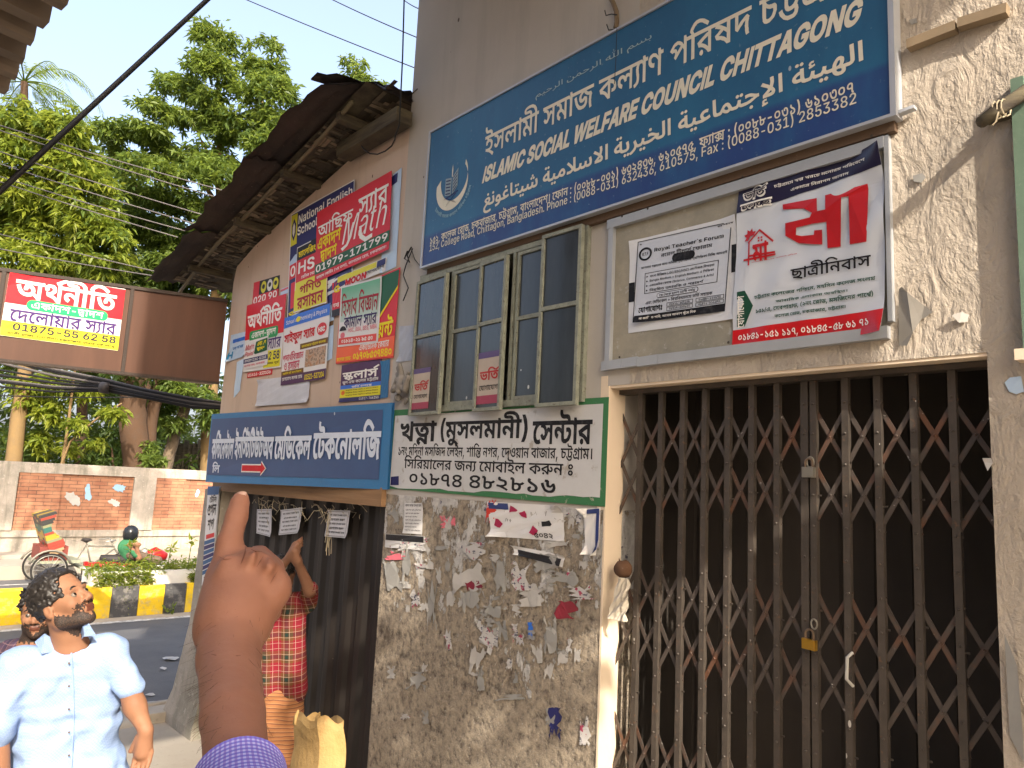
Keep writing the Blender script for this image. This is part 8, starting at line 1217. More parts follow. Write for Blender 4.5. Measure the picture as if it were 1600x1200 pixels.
s.sheet('band', PSB, ss, .002, (0, 0, 1, .09), 1, 0); s.text('BM', 'টেলি', (.25, .09, .85, .17), BLACK, ss, .003); s.text('BM', 'গুগল', (.12, .18, .9, .31), BLACK, ss, .003); s.text('BM', 'শপ', (.22, .34, .8, .46), BLACK, ss, .003); s.sheet('band', PRED, ss, .002, (.15, .50, .9, .545), 1, 0)
for i in range(7): s.sheet('band', PSB if i % 2 == 0 else PNAVY, ss, .002, (.02, .56 + .05 * i, .98, .60 + .05 * i), 1, 0)
s.text('BM', 'সেবা', (.2, .92, .8, .985), BLACK, ss, .003)
# notices hung under the beam with straw and string
notice_group = 'paper notices hung on the dark shed door'
for px, lab, l in (([(405, 796), (428, 795), (427, 839), (404, 833)], 'leftmost small white notice hung under the beam on the dark door', ('ঘর ভাড়া দেয়া', 'হবে যোগাযোগ')),
       ([(443, 797), (476, 793), (470, 833), (439, 836)], 'tilted middle notice hung between two others on the dark door', ('ঘর ভাড়া দেয়া হবে', 'এই মোবাইল নাম্বারে')),
       ([(517, 797), (551, 798), (545, 841), (511, 838)], 'right hand notice hung alone near the middle of the dark door', ('ঘর ভাড়া দেওয়া হবে', 'যোগাযোগ করুন'))):
 s = wallsurf(px, .02, .001, len(lab), .008, Y=.06); o = thing('notice', lab, 'notice', s.at(.5, .5), notice_group); s.sheet('sheet', paint('#cacad0', .8, .15), o)
 outline(s, o, (.04, .04, .96, .96), BLACK, .012, .0015)
 for i in range(5): s.text('BM', l[i % 2], (.12 + .06 * (i % 2), .14 + .16 * i, .88 - .06 * (i % 2), .23 + .16 * i), BLACK, o, .002)
t = NT('straw'); M_straw = t.done((.42, .36, .25), .8); q = random.Random(3)
b = MB()
for i in range(34):
 k = q.random(); x = -6.75 + 2.2 * k; z = 2.25 - q.random() * .07; p = np.array([x, .05, z]); pts = [p]
 for s_ in range(4): p = p + np.array([q.uniform(-.07, .09), q.uniform(-.02, .02), q.uniform(-.05, .04) - .012 * s_]); p[2] = min(p[2], 2.27); pts.append(p)
 b.tube(pts, .0025, 4)
for i in range(16):
 p = np.array([-5.05 + q.uniform(-.02, .02), .05, 2.22]); b.tube([p + [q.uniform(-.03, .03), q.uniform(-.02, .02), -k * q.uniform(.05, .12)] for k in range(4)], .0025, 4)
tag(b.build('straw_tangle', M_straw), 'dry straw and string tangled above the notices on the shed door', 'straw', kind='stuff')
# ---------------------------------------------------------------- brown box sign projecting over the street
bs = thing('brown_box_sign', 'long brown sheet-metal box sign projecting from the shed corner over the street', 'sign', (-7.4, -1.2, 3.7))
t = NT('brown_sheet'); n = t.noise(3, 5, .6, t.map((1, 2, .3))); v = t.vor(8, co=t.map((1, 1, .35))); s2 = t.noise(2.5, 2); k = t.math('LESS_THAN', v, t.math('MULTIPLY', t.math('SUBTRACT', s2, .5), .3))
M_brown = t.done(t.mix(k, t.mix(t.ramp(n, [(.35, 0.0), (.7, 1.0)]), (.080, .036, .022), (.11, .051, .031)), (.45, .4, .34)), .45, t.bump(n, .1, .01))
M_frame = paint('#3c322c', .5, .4, 'brown_frame')
XS = -7.40; zb0, zb1 = 2.45 + .865, 2.45 + 1.70
zt_f = lambda y: zb1 + .02 + .065 * (y + .1); zb_f = lambda y: zb0 + .012 + .022 * (y + .1)
y0, y1 = -.03, -2.9
b = MB(); b.poly([(XS, y0, zb_f(y0)), (XS, y1, zb_f(y1)), (XS, y1, zt_f(y1)), (XS, y0, zt_f(y0))], .22, (-1, 0, 0)); b.build('panel', M_brown, bs)
def fb(ya, za, yb, zb2, w=.03):
 b = MB(); b.bar((XS + .006, ya, za), (XS + .006, yb, zb2), w, .02, (1, 0, 0)); b.build('frame', M_frame, bs)
fb(y0, zt_f(y0), y1, zt_f(y1)); fb(y0, zb_f(y0), y1, zb_f(y1), .024); ym = PX(207, 450, XS)[1]; fb(ym, zb_f(ym) + .014, ym, zt_f(ym) - .016); ym = PX(-2, 480, XS)[1]; fb(ym, zb_f(ym) + .014, ym, zt_f(ym) - .016)
pxs = lambda x, y: PX(x, y, XS + .004)
s, o = poster('poster', 'sunlit economics tuition poster with telephone number on the brown box sign', [(16, 421), (196, 452), (184, 548), (-1, 524)], PWHT, 0, .0015, 30, .006, plane=pxs)
s.sheet('band', PRED, o, .002, (.0, 0.01, 1, .50), 8, 0); s.text('BB', 'অর্থনীতি', (.06, .0, .93, .40), WHITE, o, .004); s.pill('pill', paint('#1fa36a', .5, .15), o, (.17, .405, .87, .56), .0035, .5); s.text('BM', 'একাদশ-দ্বাদশ', (.21, .425, .83, .55), WHITE, o, .005)
s.text('BM', 'দেলোয়ার স্যার', (.05, .565, .96, .77), PURP, o, .004); s.sheet('band', PYEL, o, .002, (.0, .765, 1, .995), 8, 0); s.text('IB', '01875-55 62 58', (.09, .785, .97, .895), ink('#2f2a3a'), o, .004); s.text('BM', 'আলী প্লাজা, (৩য় তলা) চকবাজার থানার পূর্ব পার্শ্বে', (.05, .915, .97, .98), BLACK, o, .004)
# ---------------------------------------------------------------- cables
def cable(name, lab, pts, r, m=M_wire, sag=0.0, n=14, group=None):
 P = []
 for a, c in zip(pts[:-1], pts[1:]):
  a, c = np.array(a, float), np.array(c, float)
  for k in range(n): u = k / n; P.append(a + (c - a) * u - np.array([0, 0, sag * 4 * u * (1 - u)]))
 P.append(np.array(pts[-1], float)); b = MB(); b.tube(P, r, 6, True); o = b.build(name, m, None, True); tag(o, lab, 'cable', group); return o
a, c = PD(330, -6, 3.4), PD(-8, 306, 2.6); d = a - c; cable('cable', 'thick black cable running diagonally across the sky to the upper left', [c - d * .6, a + d * .5], .0105)
bun = thing('cable_bundle', 'thick bundle of grey and black street cables sagging below the brown box sign', 'cable', PD(160, 600, 7.6))
M_gcab = paint('#5d5856', .6, .3, 'dusty_cable'); q = random.Random(9)
def dpt(x, y, d): return PD(x, y, d)
for i in range(9):
 o1 = -14 + 9 * (i / 8) * 1.6; e = q.uniform(-2, 2)
 if i < 4: ys = [558 + i * 2.5, 577 + i * 3, 596 + i * 1.6]
 else: ys = [580 + (i - 4) * 6, 594 + (i - 4) * 4.5, 603 + (i - 4) * 1.2]
 P = [dpt(-160, ys[0] - 26 + e, 8.6), dpt(0, ys[0] + e, 8.1), dpt(85, ys[1] + e * .6, 7.9), dpt(165, ys[2] + .8 * (i - 4), 7.75), dpt(230, 609 + i * 1.7, 7.6), dpt(300, 622 + i * 1.9, 7.5), dpt(347, 629 + i * 1.2, 7.42), dpt(400, 634 + i, 7.5)]
 b = MB(); Q = []
 for p_, q_ in zip(P[:-1], P[1:]):
  for k in range(4): Q.append(p_ + (q_ - p_) * k / 4)
 Q.append(P[-1]); b.tube(Q, .011 + .004 * (i % 2), 6); b.build('strand', M_wire if i % 3 else M_gcab, bun, True)
b = MB(); P = [dpt(158, 605, 7.72), dpt(170, 607, 7.72)]; b.tube(P, [.06, .058], 10); b.build('tape_wrap', M_gcab, bun, True)
def far_wire(x0, y0, x1, y1, d0, d1, lab, r=.008, grp='thin overhead wires among the trees', m=M_wire):
 a, c = PD(x0, y0, d0), PD(x1, y1, d1); d = c - a; return cable('overhead_wire', lab, [a - d * .15, c + d * .1], r, m, .02, 10, grp)
W1 = 'thin overhead wire running in front of the trees at the left'
for x0, y0, x1, y1 in ((0, 195, 330, 292), (0, 203, 330, 305), (0, 236, 300, 330), (0, 255, 290, 345), (0, 275, 260, 352), (0, 283, 250, 362), (0, 365, 330, 443), (0, 388, 250, 432)):
 far_wire(x0, y0, x1, y1, 11, 10, W1, .008, m=M_gcab)
W2 = 'thin overhead wire crossing the open sky beside the tower'
for x0, y0, x1, y1 in ((388, 0, 652, 107), (522, 0, 654, 59), (632, 0, 657, 14)): far_wire(x0, y0, x1, y1, 12, 10.5, W2, .008, 'thin overhead wires against the sky')
far_wire(0, 617, 200, 620, 10, 10, 'single thin wire strung below the cable bundle at the left', .007)
cable('hanging_wire', 'thin wire hanging straight down past the roof ridge to the timber plate', [PY(632, -20, -.35), PY(629, 90, -.3), PY(624, 195, -.2), PY(617, 215, -.19)], .005)
b = MB(); b.tube([PY(*p, -.19) for p in ((618, 210), (617, 218), (612, 228), (602, 236), (590, 241), (578, 240), (569, 234), (565, 228))], .005, 6); tag(b.build('wire_loop', M_wire, None, True), 'drooping loop of black wire below the timber plate', 'wire')
# ---------------------------------------------------------------- corrugated awning at the upper left
aw = thing('corrugated_awning', 'underside of a corrugated awning with brown ribs in the upper left corner', 'awning', (-5, -3, 5))
t = NT('awning_sheet'); n = t.noise(4, 5, .6, t.map((2, .4, 1))); M_aw = t.done(t.mix(t.ramp(n, [(.35, 0.0), (.7, 1.0)]), (.15, .115, .085), (.25, .19, .14)), .7, t.bump(n, .2, .01))
A0, A1 = PZ(95, 0, 3.9), PZ(0, 137, 3.9); dA = A1 - A0; LA = np.linalg.norm(dA); dA = dA / LA; nA = np.array([dA[1], -dA[0], 0.0]); nA = nA if nA[1] < 0 else -nA
b = MB()
def aws(u, v):
 s_ = -.5 + 2.4 * u; ph = (s_ / .155) % 1; z = .045 if ph < .42 else (.045 - .09 * (ph - .42) / .08 if ph < .5 else (-.045 if ph < .92 else -.045 + .09 * (ph - .92) / .08))
 return A0 + dA * s_ + nA * (1.8 * v + .012 * math.sin(s_ * 7)) + np.array([0, 0, z + .12 * v])
b.grid(aws, 240, 2, flip=True); b.grid(lambda u, v: aws(u, v) + np.array([0, 0, .003]), 240, 2); b.build('sheet', M_aw, aw)
b = MB(); b.obox(A0 - dA * .5 + nA * .55 + np.array([0, 0, -.10]), dA * 2.4, nA * .05, (0, 0, .06)); b.build('purlin', M_timber, aw); b = MB(); b.box((1.0, -4.4, 3.9), (3.4, -2.5, 3.93)); b.build('arm_shade_sheet', M_aw, aw)  # the rear box is added out of view to shade the raised arm
# ---------------------------------------------------------------- bits on the right-hand stucco wall
o = thing('wooden_batten', 'grey wooden batten in two lengths fixed at a slant high on the stucco wall', 'batten', PY(1500, 48))
M_gwood = paint('#8c7a62', .8, .5, 'grey_wood', bump=.5)
a, m_, c = PY(1423, 76, 0), PY(1500, 46, 0), PY(1578, 20, 0)
for p, q_ in ((a, m_ - [.004, 0, 0]), (m_ + [.004, 0, .004], c)):
 b = MB(); b.bar(p + [0, -.022, 0], q_ + [0, -.022, 0], .034, .04, (0, -1, 0)); b.build('length', M_gwood, o)
o = thing('bamboo_prop', 'dark split bamboo prop sticking out by the green window', 'pole', PY(1560, 180)); b = MB(); b.tube([PY(1532, 192, -.17), PY(1560, 171, -.13), PY(1590, 152, -.09), PY(1640, 118, -.03)], [.019, .022, .023, .024], 8); b.build('pole', M_timber, o, True)
b = MB(); p = PY(1558, 172, -.13)
for k in range(3): b.tube([p + [.012 * k + .026 * math.cos(a) * .25, .026 * math.cos(a), .028 * math.sin(a)] for a in np.linspace(0, 6.28, 10)], .0025, 4, False)
b.tube([PY(1560, 175, -.16), PY(1556, 190, -.165), PY(1550, 196, -.17)], .003, 4); b.build('binding', paint('#b3a68c', .8, .2), o)
b = MB(); b.box(PY(1545, 196, 0) + np.array([0, -.03, 0]), PY(1590, 178, 0)); tag(b.build('wood_wedge', M_timber), 'dark wooden wedge behind the bamboo prop at the window head', 'wedge')
def scrap(px, m, lab, grp, seed, Y=0.0, curl=.02):
 q = random.Random(seed); P3 = [PY(*p, Y - .004) for p in px]; cx = np.mean(P3, 0); V, F = fill_contours([np.array([[p[0], p[2]] for p in P3])]); b = MB(); vv = []
 for x, z in V: r = math.hypot(x - cx[0], z - cx[2]); vv.append((x, Y - .005 - curl * q.random() * min(1, r / .08), z))
 b.add(vv, F); b.add([(x, y + .0015, z) for x, y, z in vv], [f[::-1] for f in F]); return tag(b.build('paper_scrap', m), lab, 'paper', grp)
SCRAP_GREY = paint('#9c9a95', .8, .6, 'old_paper', bump=.4); SCRAP_LIGHT = paint('#bdb9b3', .6, .5, 'torn_paper', bump=.4)
scrap([(1405, 452), (1412, 450), (1420, 458), (1445, 478), (1460, 488), (1440, 500), (1428, 520), (1420, 541), (1405, 540)], paint('#8d8880', .5, .6), 'torn grey plastic sheet on the stucco at the gate lintel', None, 1)
scrap([(1490, 494), (1505, 488), (1514, 492), (1512, 503), (1500, 505)], SCRAP_LIGHT, 'small bright curled paper on the stucco above the gate corner', None, 2, curl=.05); scrap([(1427, 275), (1441, 271), (1447, 277), (1440, 286), (1428, 284)], SCRAP_GREY, 'folded grey paper pinned on the stucco beside the hostel banner', None, 3)
scrap([(1570, 598), (1578, 590), (1596, 588), (1600, 612), (1588, 616), (1577, 612)], PLBL, 'pale blue paper shred under the green window sill', None, 4); scrap([(1536, 716), (1549, 716), (1552, 724), (1545, 736), (1538, 722)], SCRAP_LIGHT, 'white paper tag stuck at the right jamb of the gate', None, 5, curl=.04); scrap([(1572, 990), (1592, 1040), (1600, 1150), (1600, 1190), (1578, 1150)], SCRAP_GREY, 'long pale paper remnant on the wall right of the gate', None, 6); scrap([(1420, 32), (1432, 28), (1434, 36), (1424, 39)], SCRAP_GREY, 'tiny grey plaster tag high beside the big blue sign', None, 7)
# torn layers on the scraped pillar
q = random.Random(77); GP = 'torn scraps of glued paper on the scraped pillar'
def rag(cx, cy, w, h, m, lab, seed, curl=.03):
 r = random.Random(seed); pts = []; sk = r.uniform(-.25, .25); straight = r.randrange(4)
 for side in range(4):
  for k in range(7):
   f = -1 + 2 * k / 7; j = r.uniform(-.08, .02) if side == straight else r.uniform(-.75, .12) * (.4 + abs(math.sin(k * 1.7 + seed)))
   x, y = ((f, -1 - j), (1 + j, f), (-f, 1 + j), (-1 - j, -f))[side]; pts.append((cx + .5 * w * (x + sk * y), cy + .5 * h * y))
 return scrap(pts, m, lab, GP, seed, 0, curl * .3)
s, o = poster('leaflet', 'small white text leaflet at the top left of the scraped pillar', [(634, 786), (663, 786), (661, 835), (632, 833)], PWHT, .008, .001, 41, .01)
s.text('BM', 'বাসা ভাড়া দেয়া হবে', (.06, .04, .94, .13), BLACK, o, .002)
for i in range(7): s.text('BM', 'আধুনিক শিক্ষা পদ্ধতি ও অভিজ্ঞ শিক্ষক', (.08, .2 + .11 * i, .92 - .1 * (i % 3), .26 + .11 * i), BLACK, o, .002)
s, o = poster('poster', 'blue bordered poster strip peeling at the upper right edge of the pillar', [(914, 795), (940, 793), (937, 868), (916, 866)], PWHT, .008, .002, 42, .04); s.sheet('band', paint('#2a3a72', .5, .3), o, .003, (.2, .02, .96, .12), 4, 0); s.sheet('band', paint('#2a3a72', .5, .3), o, .003, (.78, .12, .96, .95), 4, 0)
s, o = poster('poster', 'black and white torn poster strip at the left of the pillar', [(604, 834), (666, 838), (664, 860), (603, 855)], PWHT, .008, .002, 43, .01); s.sheet('band', PBLK, o, .003, (.02, .02, .98, .45), 4, 0)
s, o = poster('poster', 'long dark headed torn strip across the middle right of the pillar', [(802, 852), (885, 868), (880, 886), (806, 866)], PWHT, .007, .002, 44, .02); s.sheet('band', PBLK, o, .003, (.1, .35, .95, 1), 4, 0)
s, o = poster('poster', 'torn white poster corner with magenta marks near the top of the pillar', [(762, 784), (880, 790), (884, 846), (770, 838)], PWHT, .007, .003, 45, .03); s.sheet('band', paint('#2a3a72', .5, .3), o, .002, (.02, .02, .3, .2), 4, 0)
for i, (pu, pv) in enumerate(((.12, .62), (.5, .3), (.62, .75), (.8, .55), (.36, .2))): s.shape('stain', paint('#a81f4a', .6, .3) if i != 3 else PBLK, o, [(pu + q.uniform(.03, .09) * math.cos(a), pv + q.uniform(.05, .17) * math.sin(a)) for a in np.linspace(0, 6.2, 8)[:-1]], .003)
s.text('BM', '৫০৪২', (.62, .8, .86, .95), BLACK, o, .004)
t = NT('torn_print'); n = t.noise(55, 3, .6, t.map((.6, 1, 1.6))); n2 = t.noise(21, 3, .6)
M_print = t.done(t.mix(t.ramp(n2, [(.60, 0.0), (.62, 1.0)]), t.mix(t.ramp(n, [(.585, 0.0), (.60, .9)]), (.50, .48, .46), (.05, .05, .09)), (.36, .05, .10)), .7)
lab_ = 'torn white paper scrap glued on the scraped pillar'
for i, (cx, cy, w, h) in enumerate(((648, 850, 60, 26), (700, 820, 16, 34), (690, 856, 30, 10), (616, 900, 34, 60), (648, 935, 22, 40), (672, 880, 16, 24), (636, 880, 20, 90), (676, 950, 20, 100), (742, 862, 44, 40), (735, 905, 70, 70), (740, 940, 46, 50), (780, 900, 26, 70), (815, 900, 40, 60), (830, 930, 60, 46), (852, 880, 60, 40), (880, 905, 70, 30), (905, 925, 60, 30), (870, 850, 50, 14), (860, 990, 30, 80), (782, 985, 30, 40), (765, 1000, 40, 60), (746, 1030, 30, 60), (752, 1060, 16, 50), (652, 1065, 44, 40), (806, 990, 14, 40), (840, 1020, 22, 40), (905, 950, 12, 40), (800, 1090, 60, 14), (700, 1000, 14, 40), (612, 1050, 18, 26), (665, 1120, 14, 30), (860, 1120, 20, 36), (915, 1140, 22, 60), (705, 935, 18, 30), (770, 955, 36, 26), (880, 1020, 24, 20), (634, 1120, 20, 12))):
 rag(cx, cy, w * .74, h * .78, (M_print, SCRAP_LIGHT, SCRAP_GREY, SCRAP_GREY)[i % 4], lab_, 100 + i)
for i in range(56): rag(q.uniform(612, 930), 800 + 260 * q.random() ** 1.4, q.uniform(6, 17), q.uniform(5, 26), (M_print, SCRAP_LIGHT, SCRAP_GREY, SCRAP_LIGHT)[i % 4], lab_, 300 + i)
rag(886, 952, 34, 30, paint('#8e2a38', .7, .5), 'torn red paper patch right of centre on the scraped pillar', 201); rag(742, 915, 26, 16, paint('#7d1f33', .6, .3), 'small maroon paper shred at the pillar centre', 202); rag(768, 800, 16, 40, paint('#cf3a2a', .6, .3), 'orange red torn sliver at the top middle of the pillar', 203); rag(829, 985, 8, 26, PBLU, 'tiny bright blue shred low on the pillar', 204); rag(868, 1130, 20, 50, PNAVY, 'dark navy triangular shred near the pillar foot', 205); rag(620, 868, 30, 14, PINK, 'pale pink marked shred at the left edge of the pillar', 206); rag(700, 815, 24, 20, PINK, 'faded pink print remnant near the small leaflet', 207)
# screws and chips: loose debris on the ground, papers on the road
for i, (x, y) in enumerate(((270, 1030), (255, 1046), (243, 1101), (203, 1123), (245, 1147), (262, 1030), (190, 1121), (235, 1086))):
 p = PZ(x, y, .012); r = random.Random(i); b = MB(); w = r.uniform(.05, .12)
 b.add([p + [w * math.cos(a) * r.uniform(.5, 1), w * math.sin(a) * r.uniform(.5, 1), r.uniform(0, .03)] for a in np.linspace(0, 6.2, 7)[:-1]], [tuple(range(6))]); tag(b.build('litter', SCRAP_LIGHT), 'white paper litter lying on the shaded road', 'litter', 'paper litter on the road')
# ---------------------------------------------------------------- beyond the frame: slabs added to block the sun, and the house row opposite
sun_blocker = thing('sun_blocker_slabs', 'unseen slabs added right of the lane to block the sun', 'building', (2, -1, 0))
b = MB(); b.box((1.62, -1.1, 0), (5, 7, 4.3)); b.box((1.62, -1.95, 4.4), (1.68, -1.0, 7.2)); b.build('wall', M_plaster, sun_blocker)
b = MB(); b.box((2.3, -5.2, 6.3), (2.6, -2.0, 9.05)); b.box((2.3, -4.32, 9.05), (2.6, -3.5, 10.4)); b.box((2.3, -3.5, 9.05), (2.6, -2.2, 9.95)); b.build('upper_blocker', M_plaster, sun_blocker)
ob = thing('opposite_building', 'plain plastered house row on the other side of the lane', 'building', (-2, -6, 0)); b = MB(); b.box((-7.6, -9, 0), (3, -5.4, 7.6)); b.build('wall', M_wplast2, ob)
# ================================================================== TREES
def leafmat(name, c1, c2, tr=.55):
 t = NT(name); n = t.noise(.9, 3, .6); n2 = t.noise(7, 2)
 col = t.mix(t.ramp(t.math('ADD', t.math('MULTIPLY', n, .6), t.math('MULTIPLY', n2, .4)), [(.35, 0.0), (.65, 1.0)]), c1, c2)
 d = t.n('ShaderNodeBsdfTranslucent'); t.put(d.inputs[0], t.mix(.5, col, (.36, .42, .05))); m = t.n('ShaderNodeMixShader'); m.inputs[0].default_value = tr
 t.done(col, .45, None, 0, .4); t.l(t.p.outputs[0], m.inputs[1]); t.l(d.outputs[0], m.inputs[2]); t.l(m.outputs[0], t.out.inputs[0]); return t.m
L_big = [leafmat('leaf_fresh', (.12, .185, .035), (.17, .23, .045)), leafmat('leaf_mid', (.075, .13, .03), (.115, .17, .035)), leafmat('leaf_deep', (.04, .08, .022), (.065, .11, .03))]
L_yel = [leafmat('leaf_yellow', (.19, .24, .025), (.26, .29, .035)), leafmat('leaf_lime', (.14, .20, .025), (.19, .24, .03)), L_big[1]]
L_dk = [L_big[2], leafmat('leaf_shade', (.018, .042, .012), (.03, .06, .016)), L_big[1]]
t = NT('bark'); n = t.noise(3, 6, .65, t.map((2, 2, .5))); n2 = t.noise(14, 4)
M_bark = t.done(t.mix(t.ramp(n, [(.35, 0.0), (.65, 1.0)]), (.10, .075, .05), (.20, .15, .10)), .95, t.bump(t.math('ADD', n, n2), .7, .03))
M_bark2 = paint('#77613f', .9, .6, 'pale_bark', bump=.6); M_bark3 = paint('#4a3626', .95, .5, 'dark_bark', bump=.6)
def leaves(cen, nl, size, seed, droop=.5, spread=1.0):
 """cen: cluster centres; nl leaves in each, as folded blades"""
 g = np.random.default_rng(seed); N = len(cen) * nl; c = np.repeat(cen, nl, 0)
 a = g.uniform(0, 2 * np.pi, N); el = g.normal(-droop * .6, .45, N)
 d = np.stack([np.cos(a) * np.cos(el), np.sin(a) * np.cos(el), np.sin(el)], 1); L = size * g.uniform(.6, 1.15, N)
 s = np.cross(d, [0, 0, 1.0]); s /= np.linalg.norm(s, axis=1)[:, None] + 1e-9; u = np.cross(s, d)
 tw = g.normal(0, .5, N)[:, None]; s, u = s * np.cos(tw) + u * np.sin(tw), u * np.cos(tw) - s * np.sin(tw)
 b = c + d * (L * .12 * spread)[:, None] + g.normal(0, size * .12, (N, 3)); tip = b + d * L[:, None] - np.array([0, 0, 1]) * (L * .25 * droop)[:, None]
 m = b + d * (L * .45)[:, None]; w = (L * .17)[:, None]
 V = np.stack([b, m + s * w + u * w * .35, tip, m - s * w + u * w * .35], 1).reshape(-1, 3)
 k = np.arange(N) * 4; F = np.stack([np.stack([k, k + 1, k + 2], 1), np.stack([k, k + 2, k + 3], 1)], 1).reshape(-1, 3)
 return V, F, N
def blobpts(blobs, n, seed, gap=.5):
 g = np.random.default_rng(seed); out = []; volumes = np.array([b[1][0] * b[1][1] * b[1][2] for b in blobs]) ** .67; counts = (n * volumes / volumes.sum()).astype(int) + 1
 ph = g.uniform(0, 6, 3)
 for (c, r), k in zip(blobs, counts):
  v = g.normal(0, 1, (k * 3, 3)); v /= np.linalg.norm(v, axis=1)[:, None]; v *= (g.uniform(.25, 1.0, k * 3) ** .5)[:, None]; p = np.array(c) + v * np.array(r)
  q = p / max(.35, min(r) * .55); f = np.sin(q[:, 0] * 2.1 + ph[0]) * np.sin(q[:, 1] * 1.9 + ph[1]) + np.sin(q[:, 2] * 2.3 + ph[2] + q[:, 0])
  out.append(p[f > -1.2 + gap][:k])
 return np.vstack(out)
def foliage(name, parent, blobs, n, nl, size, mats, seed, gap=.5, droop=.5, w=(.45, .35, .2)):
 V, F, N = leaves(blobpts(blobs, n, seed, gap), nl, size, seed, droop); g = np.random.default_rng(seed + 1)
 return mkobj(name, V, F.tolist(), mats, parent, False, np.repeat(np.repeat(g.choice(len(mats), N // nl, p=w), nl), 2).tolist())
def pb(lst, d, depth=1.0):
 o = []
 for x, y, rx, ry in lst:
  dd = d + rnd.uniform(-1, 1) * depth; k = dd / FPX; o.append((PD(x, y, dd), (rx * k, max(rx, ry) * k * .8, ry * k)))
 return o
def trunk(parent, paths, m, name='trunk'):
 b = MB()
 for pts, r0, r1 in paths:
  P = [np.array(p) for p in pts]; Q = []
  for i in range(len(P) - 1):
   for k in range(4): u = k / 4; Q.append(P[i] * (1 - u) + P[i + 1] * u + np.array([rnd.uniform(-1, 1), rnd.uniform(-1, 1), 0]) * r0 * .12)
  Q.append(P[-1]); b.tube(Q, [r0 + (r1 - r0) * i / (len(Q) - 1) for i in range(len(Q))], 8)
 return b.build(name, m, parent, True)
def pts_at(lst, d): return [PD(x, y, d) for x, y in lst]
def ground_at(x, d): p = PD(x, 740, d); return np.array([p[0], p[1], 0])
def tree(name, label, blobs, n, nl, size, mats, seed, paths, bark, gap=.5, droop=.6, grp=None, w=(.45, .35, .2)):
 t_ = thing(name, label, 'tree', paths[0][0][0] if paths else blobs[0][0], grp)
 if paths: trunk(t_, paths, bark)
 foliage('crown', t_, blobs, n, nl, size, mats, seed, gap, droop, w); return t_
D1 = 27.0
big = pb([(335, 60, 32, 42), (330, 115, 48, 50), (412, 100, 34, 44), (425, 150, 48, 50), (280, 150, 52, 42), (370, 180, 70, 50), (232, 185, 46, 34), (300, 225, 80, 50), (430, 225, 52, 60), (205, 225, 46, 30), (230, 275, 66, 34), (345, 290, 80, 50), (440, 300, 60, 60), (270, 345, 80, 48), (170, 205, 32, 24), (380, 370, 90, 60), (200, 330, 50, 40), (300, 440, 110, 60), (420, 450, 90, 60)], D1, 1.6)
tree('broadleaf_tree', 'tallest spreading broadleaf tree rising behind the shed roof', big, 8200, 7, .29, L_big, 1, [([ground_at(330, D1), PD(335, 520, D1), PD(345, 330, D1), PD(342, 180, D1), PD(338, 90, D1)], .30, .05), ([PD(345, 330, D1), PD(300, 255, D1), PD(235, 215, D1)], .10, .03), ([PD(346, 300, D1), PD(400, 230, D1), PD(415, 130, D1)], .10, .03), ([PD(345, 280, D1), PD(300, 190, D1 - .5)], .07, .02), ([PD(340, 340, D1), PD(260, 330, D1), PD(190, 270, D1)], .08, .02)], M_bark2, .95)
tree('broadleaf_tree', 'small tree top peeking above the roof ridge beside the tower', pb([(552, 108, 20, 26), (562, 135, 30, 22), (580, 150, 40, 26), (545, 175, 50, 40), (590, 220, 60, 60), (530, 300, 90, 90)], 31), 1700, 7, .29, L_big, 2, [([ground_at(560, 31), PD(562, 300, 31), PD(556, 110, 31)], .2, .03)], M_bark2, .5)
tree('broadleaf_tree', 'yellow green mango-like tree filling the left edge under the palm', pb([(30, 185, 44, 28), (95, 205, 50, 40), (20, 240, 60, 44), (110, 255, 56, 44), (60, 305, 80, 50), (140, 320, 46, 60), (10, 340, 60, 60), (90, 375, 90, 50), (160, 390, 60, 50), (40, 430, 90, 50), (-60, 300, 70, 90)], 23, 1.2), 5200, 7, .29, L_yel, 3, [([ground_at(20, 23), PD(38, 600, 23), PD(52, 470, 23), PD(60, 330, 23), PD(70, 230, 23)], .26, .05), ([PD(52, 470, 23), PD(110, 380, 23), PD(130, 300, 23)], .1, .03)], M_bark2, .55, .7)
tree('broadleaf_tree', 'deep green tree between the bright left tree and the tall spreading tree', pb([(190, 300, 60, 50), (150, 250, 36, 34), (240, 390, 80, 60), (180, 440, 80, 60), (260, 470, 80, 50), (310, 400, 60, 50)], 30), 1700, 6, .38, L_big, 4, [([ground_at(228, 30), PD(225, 600, 30), PD(220, 450, 30), PD(190, 320, 30)], .32, .08), ([PD(223, 560, 30), PD(262, 470, 30), PD(300, 400, 30)], .16, .05)], M_bark3, .5, .5, None, (.25, .4, .35))
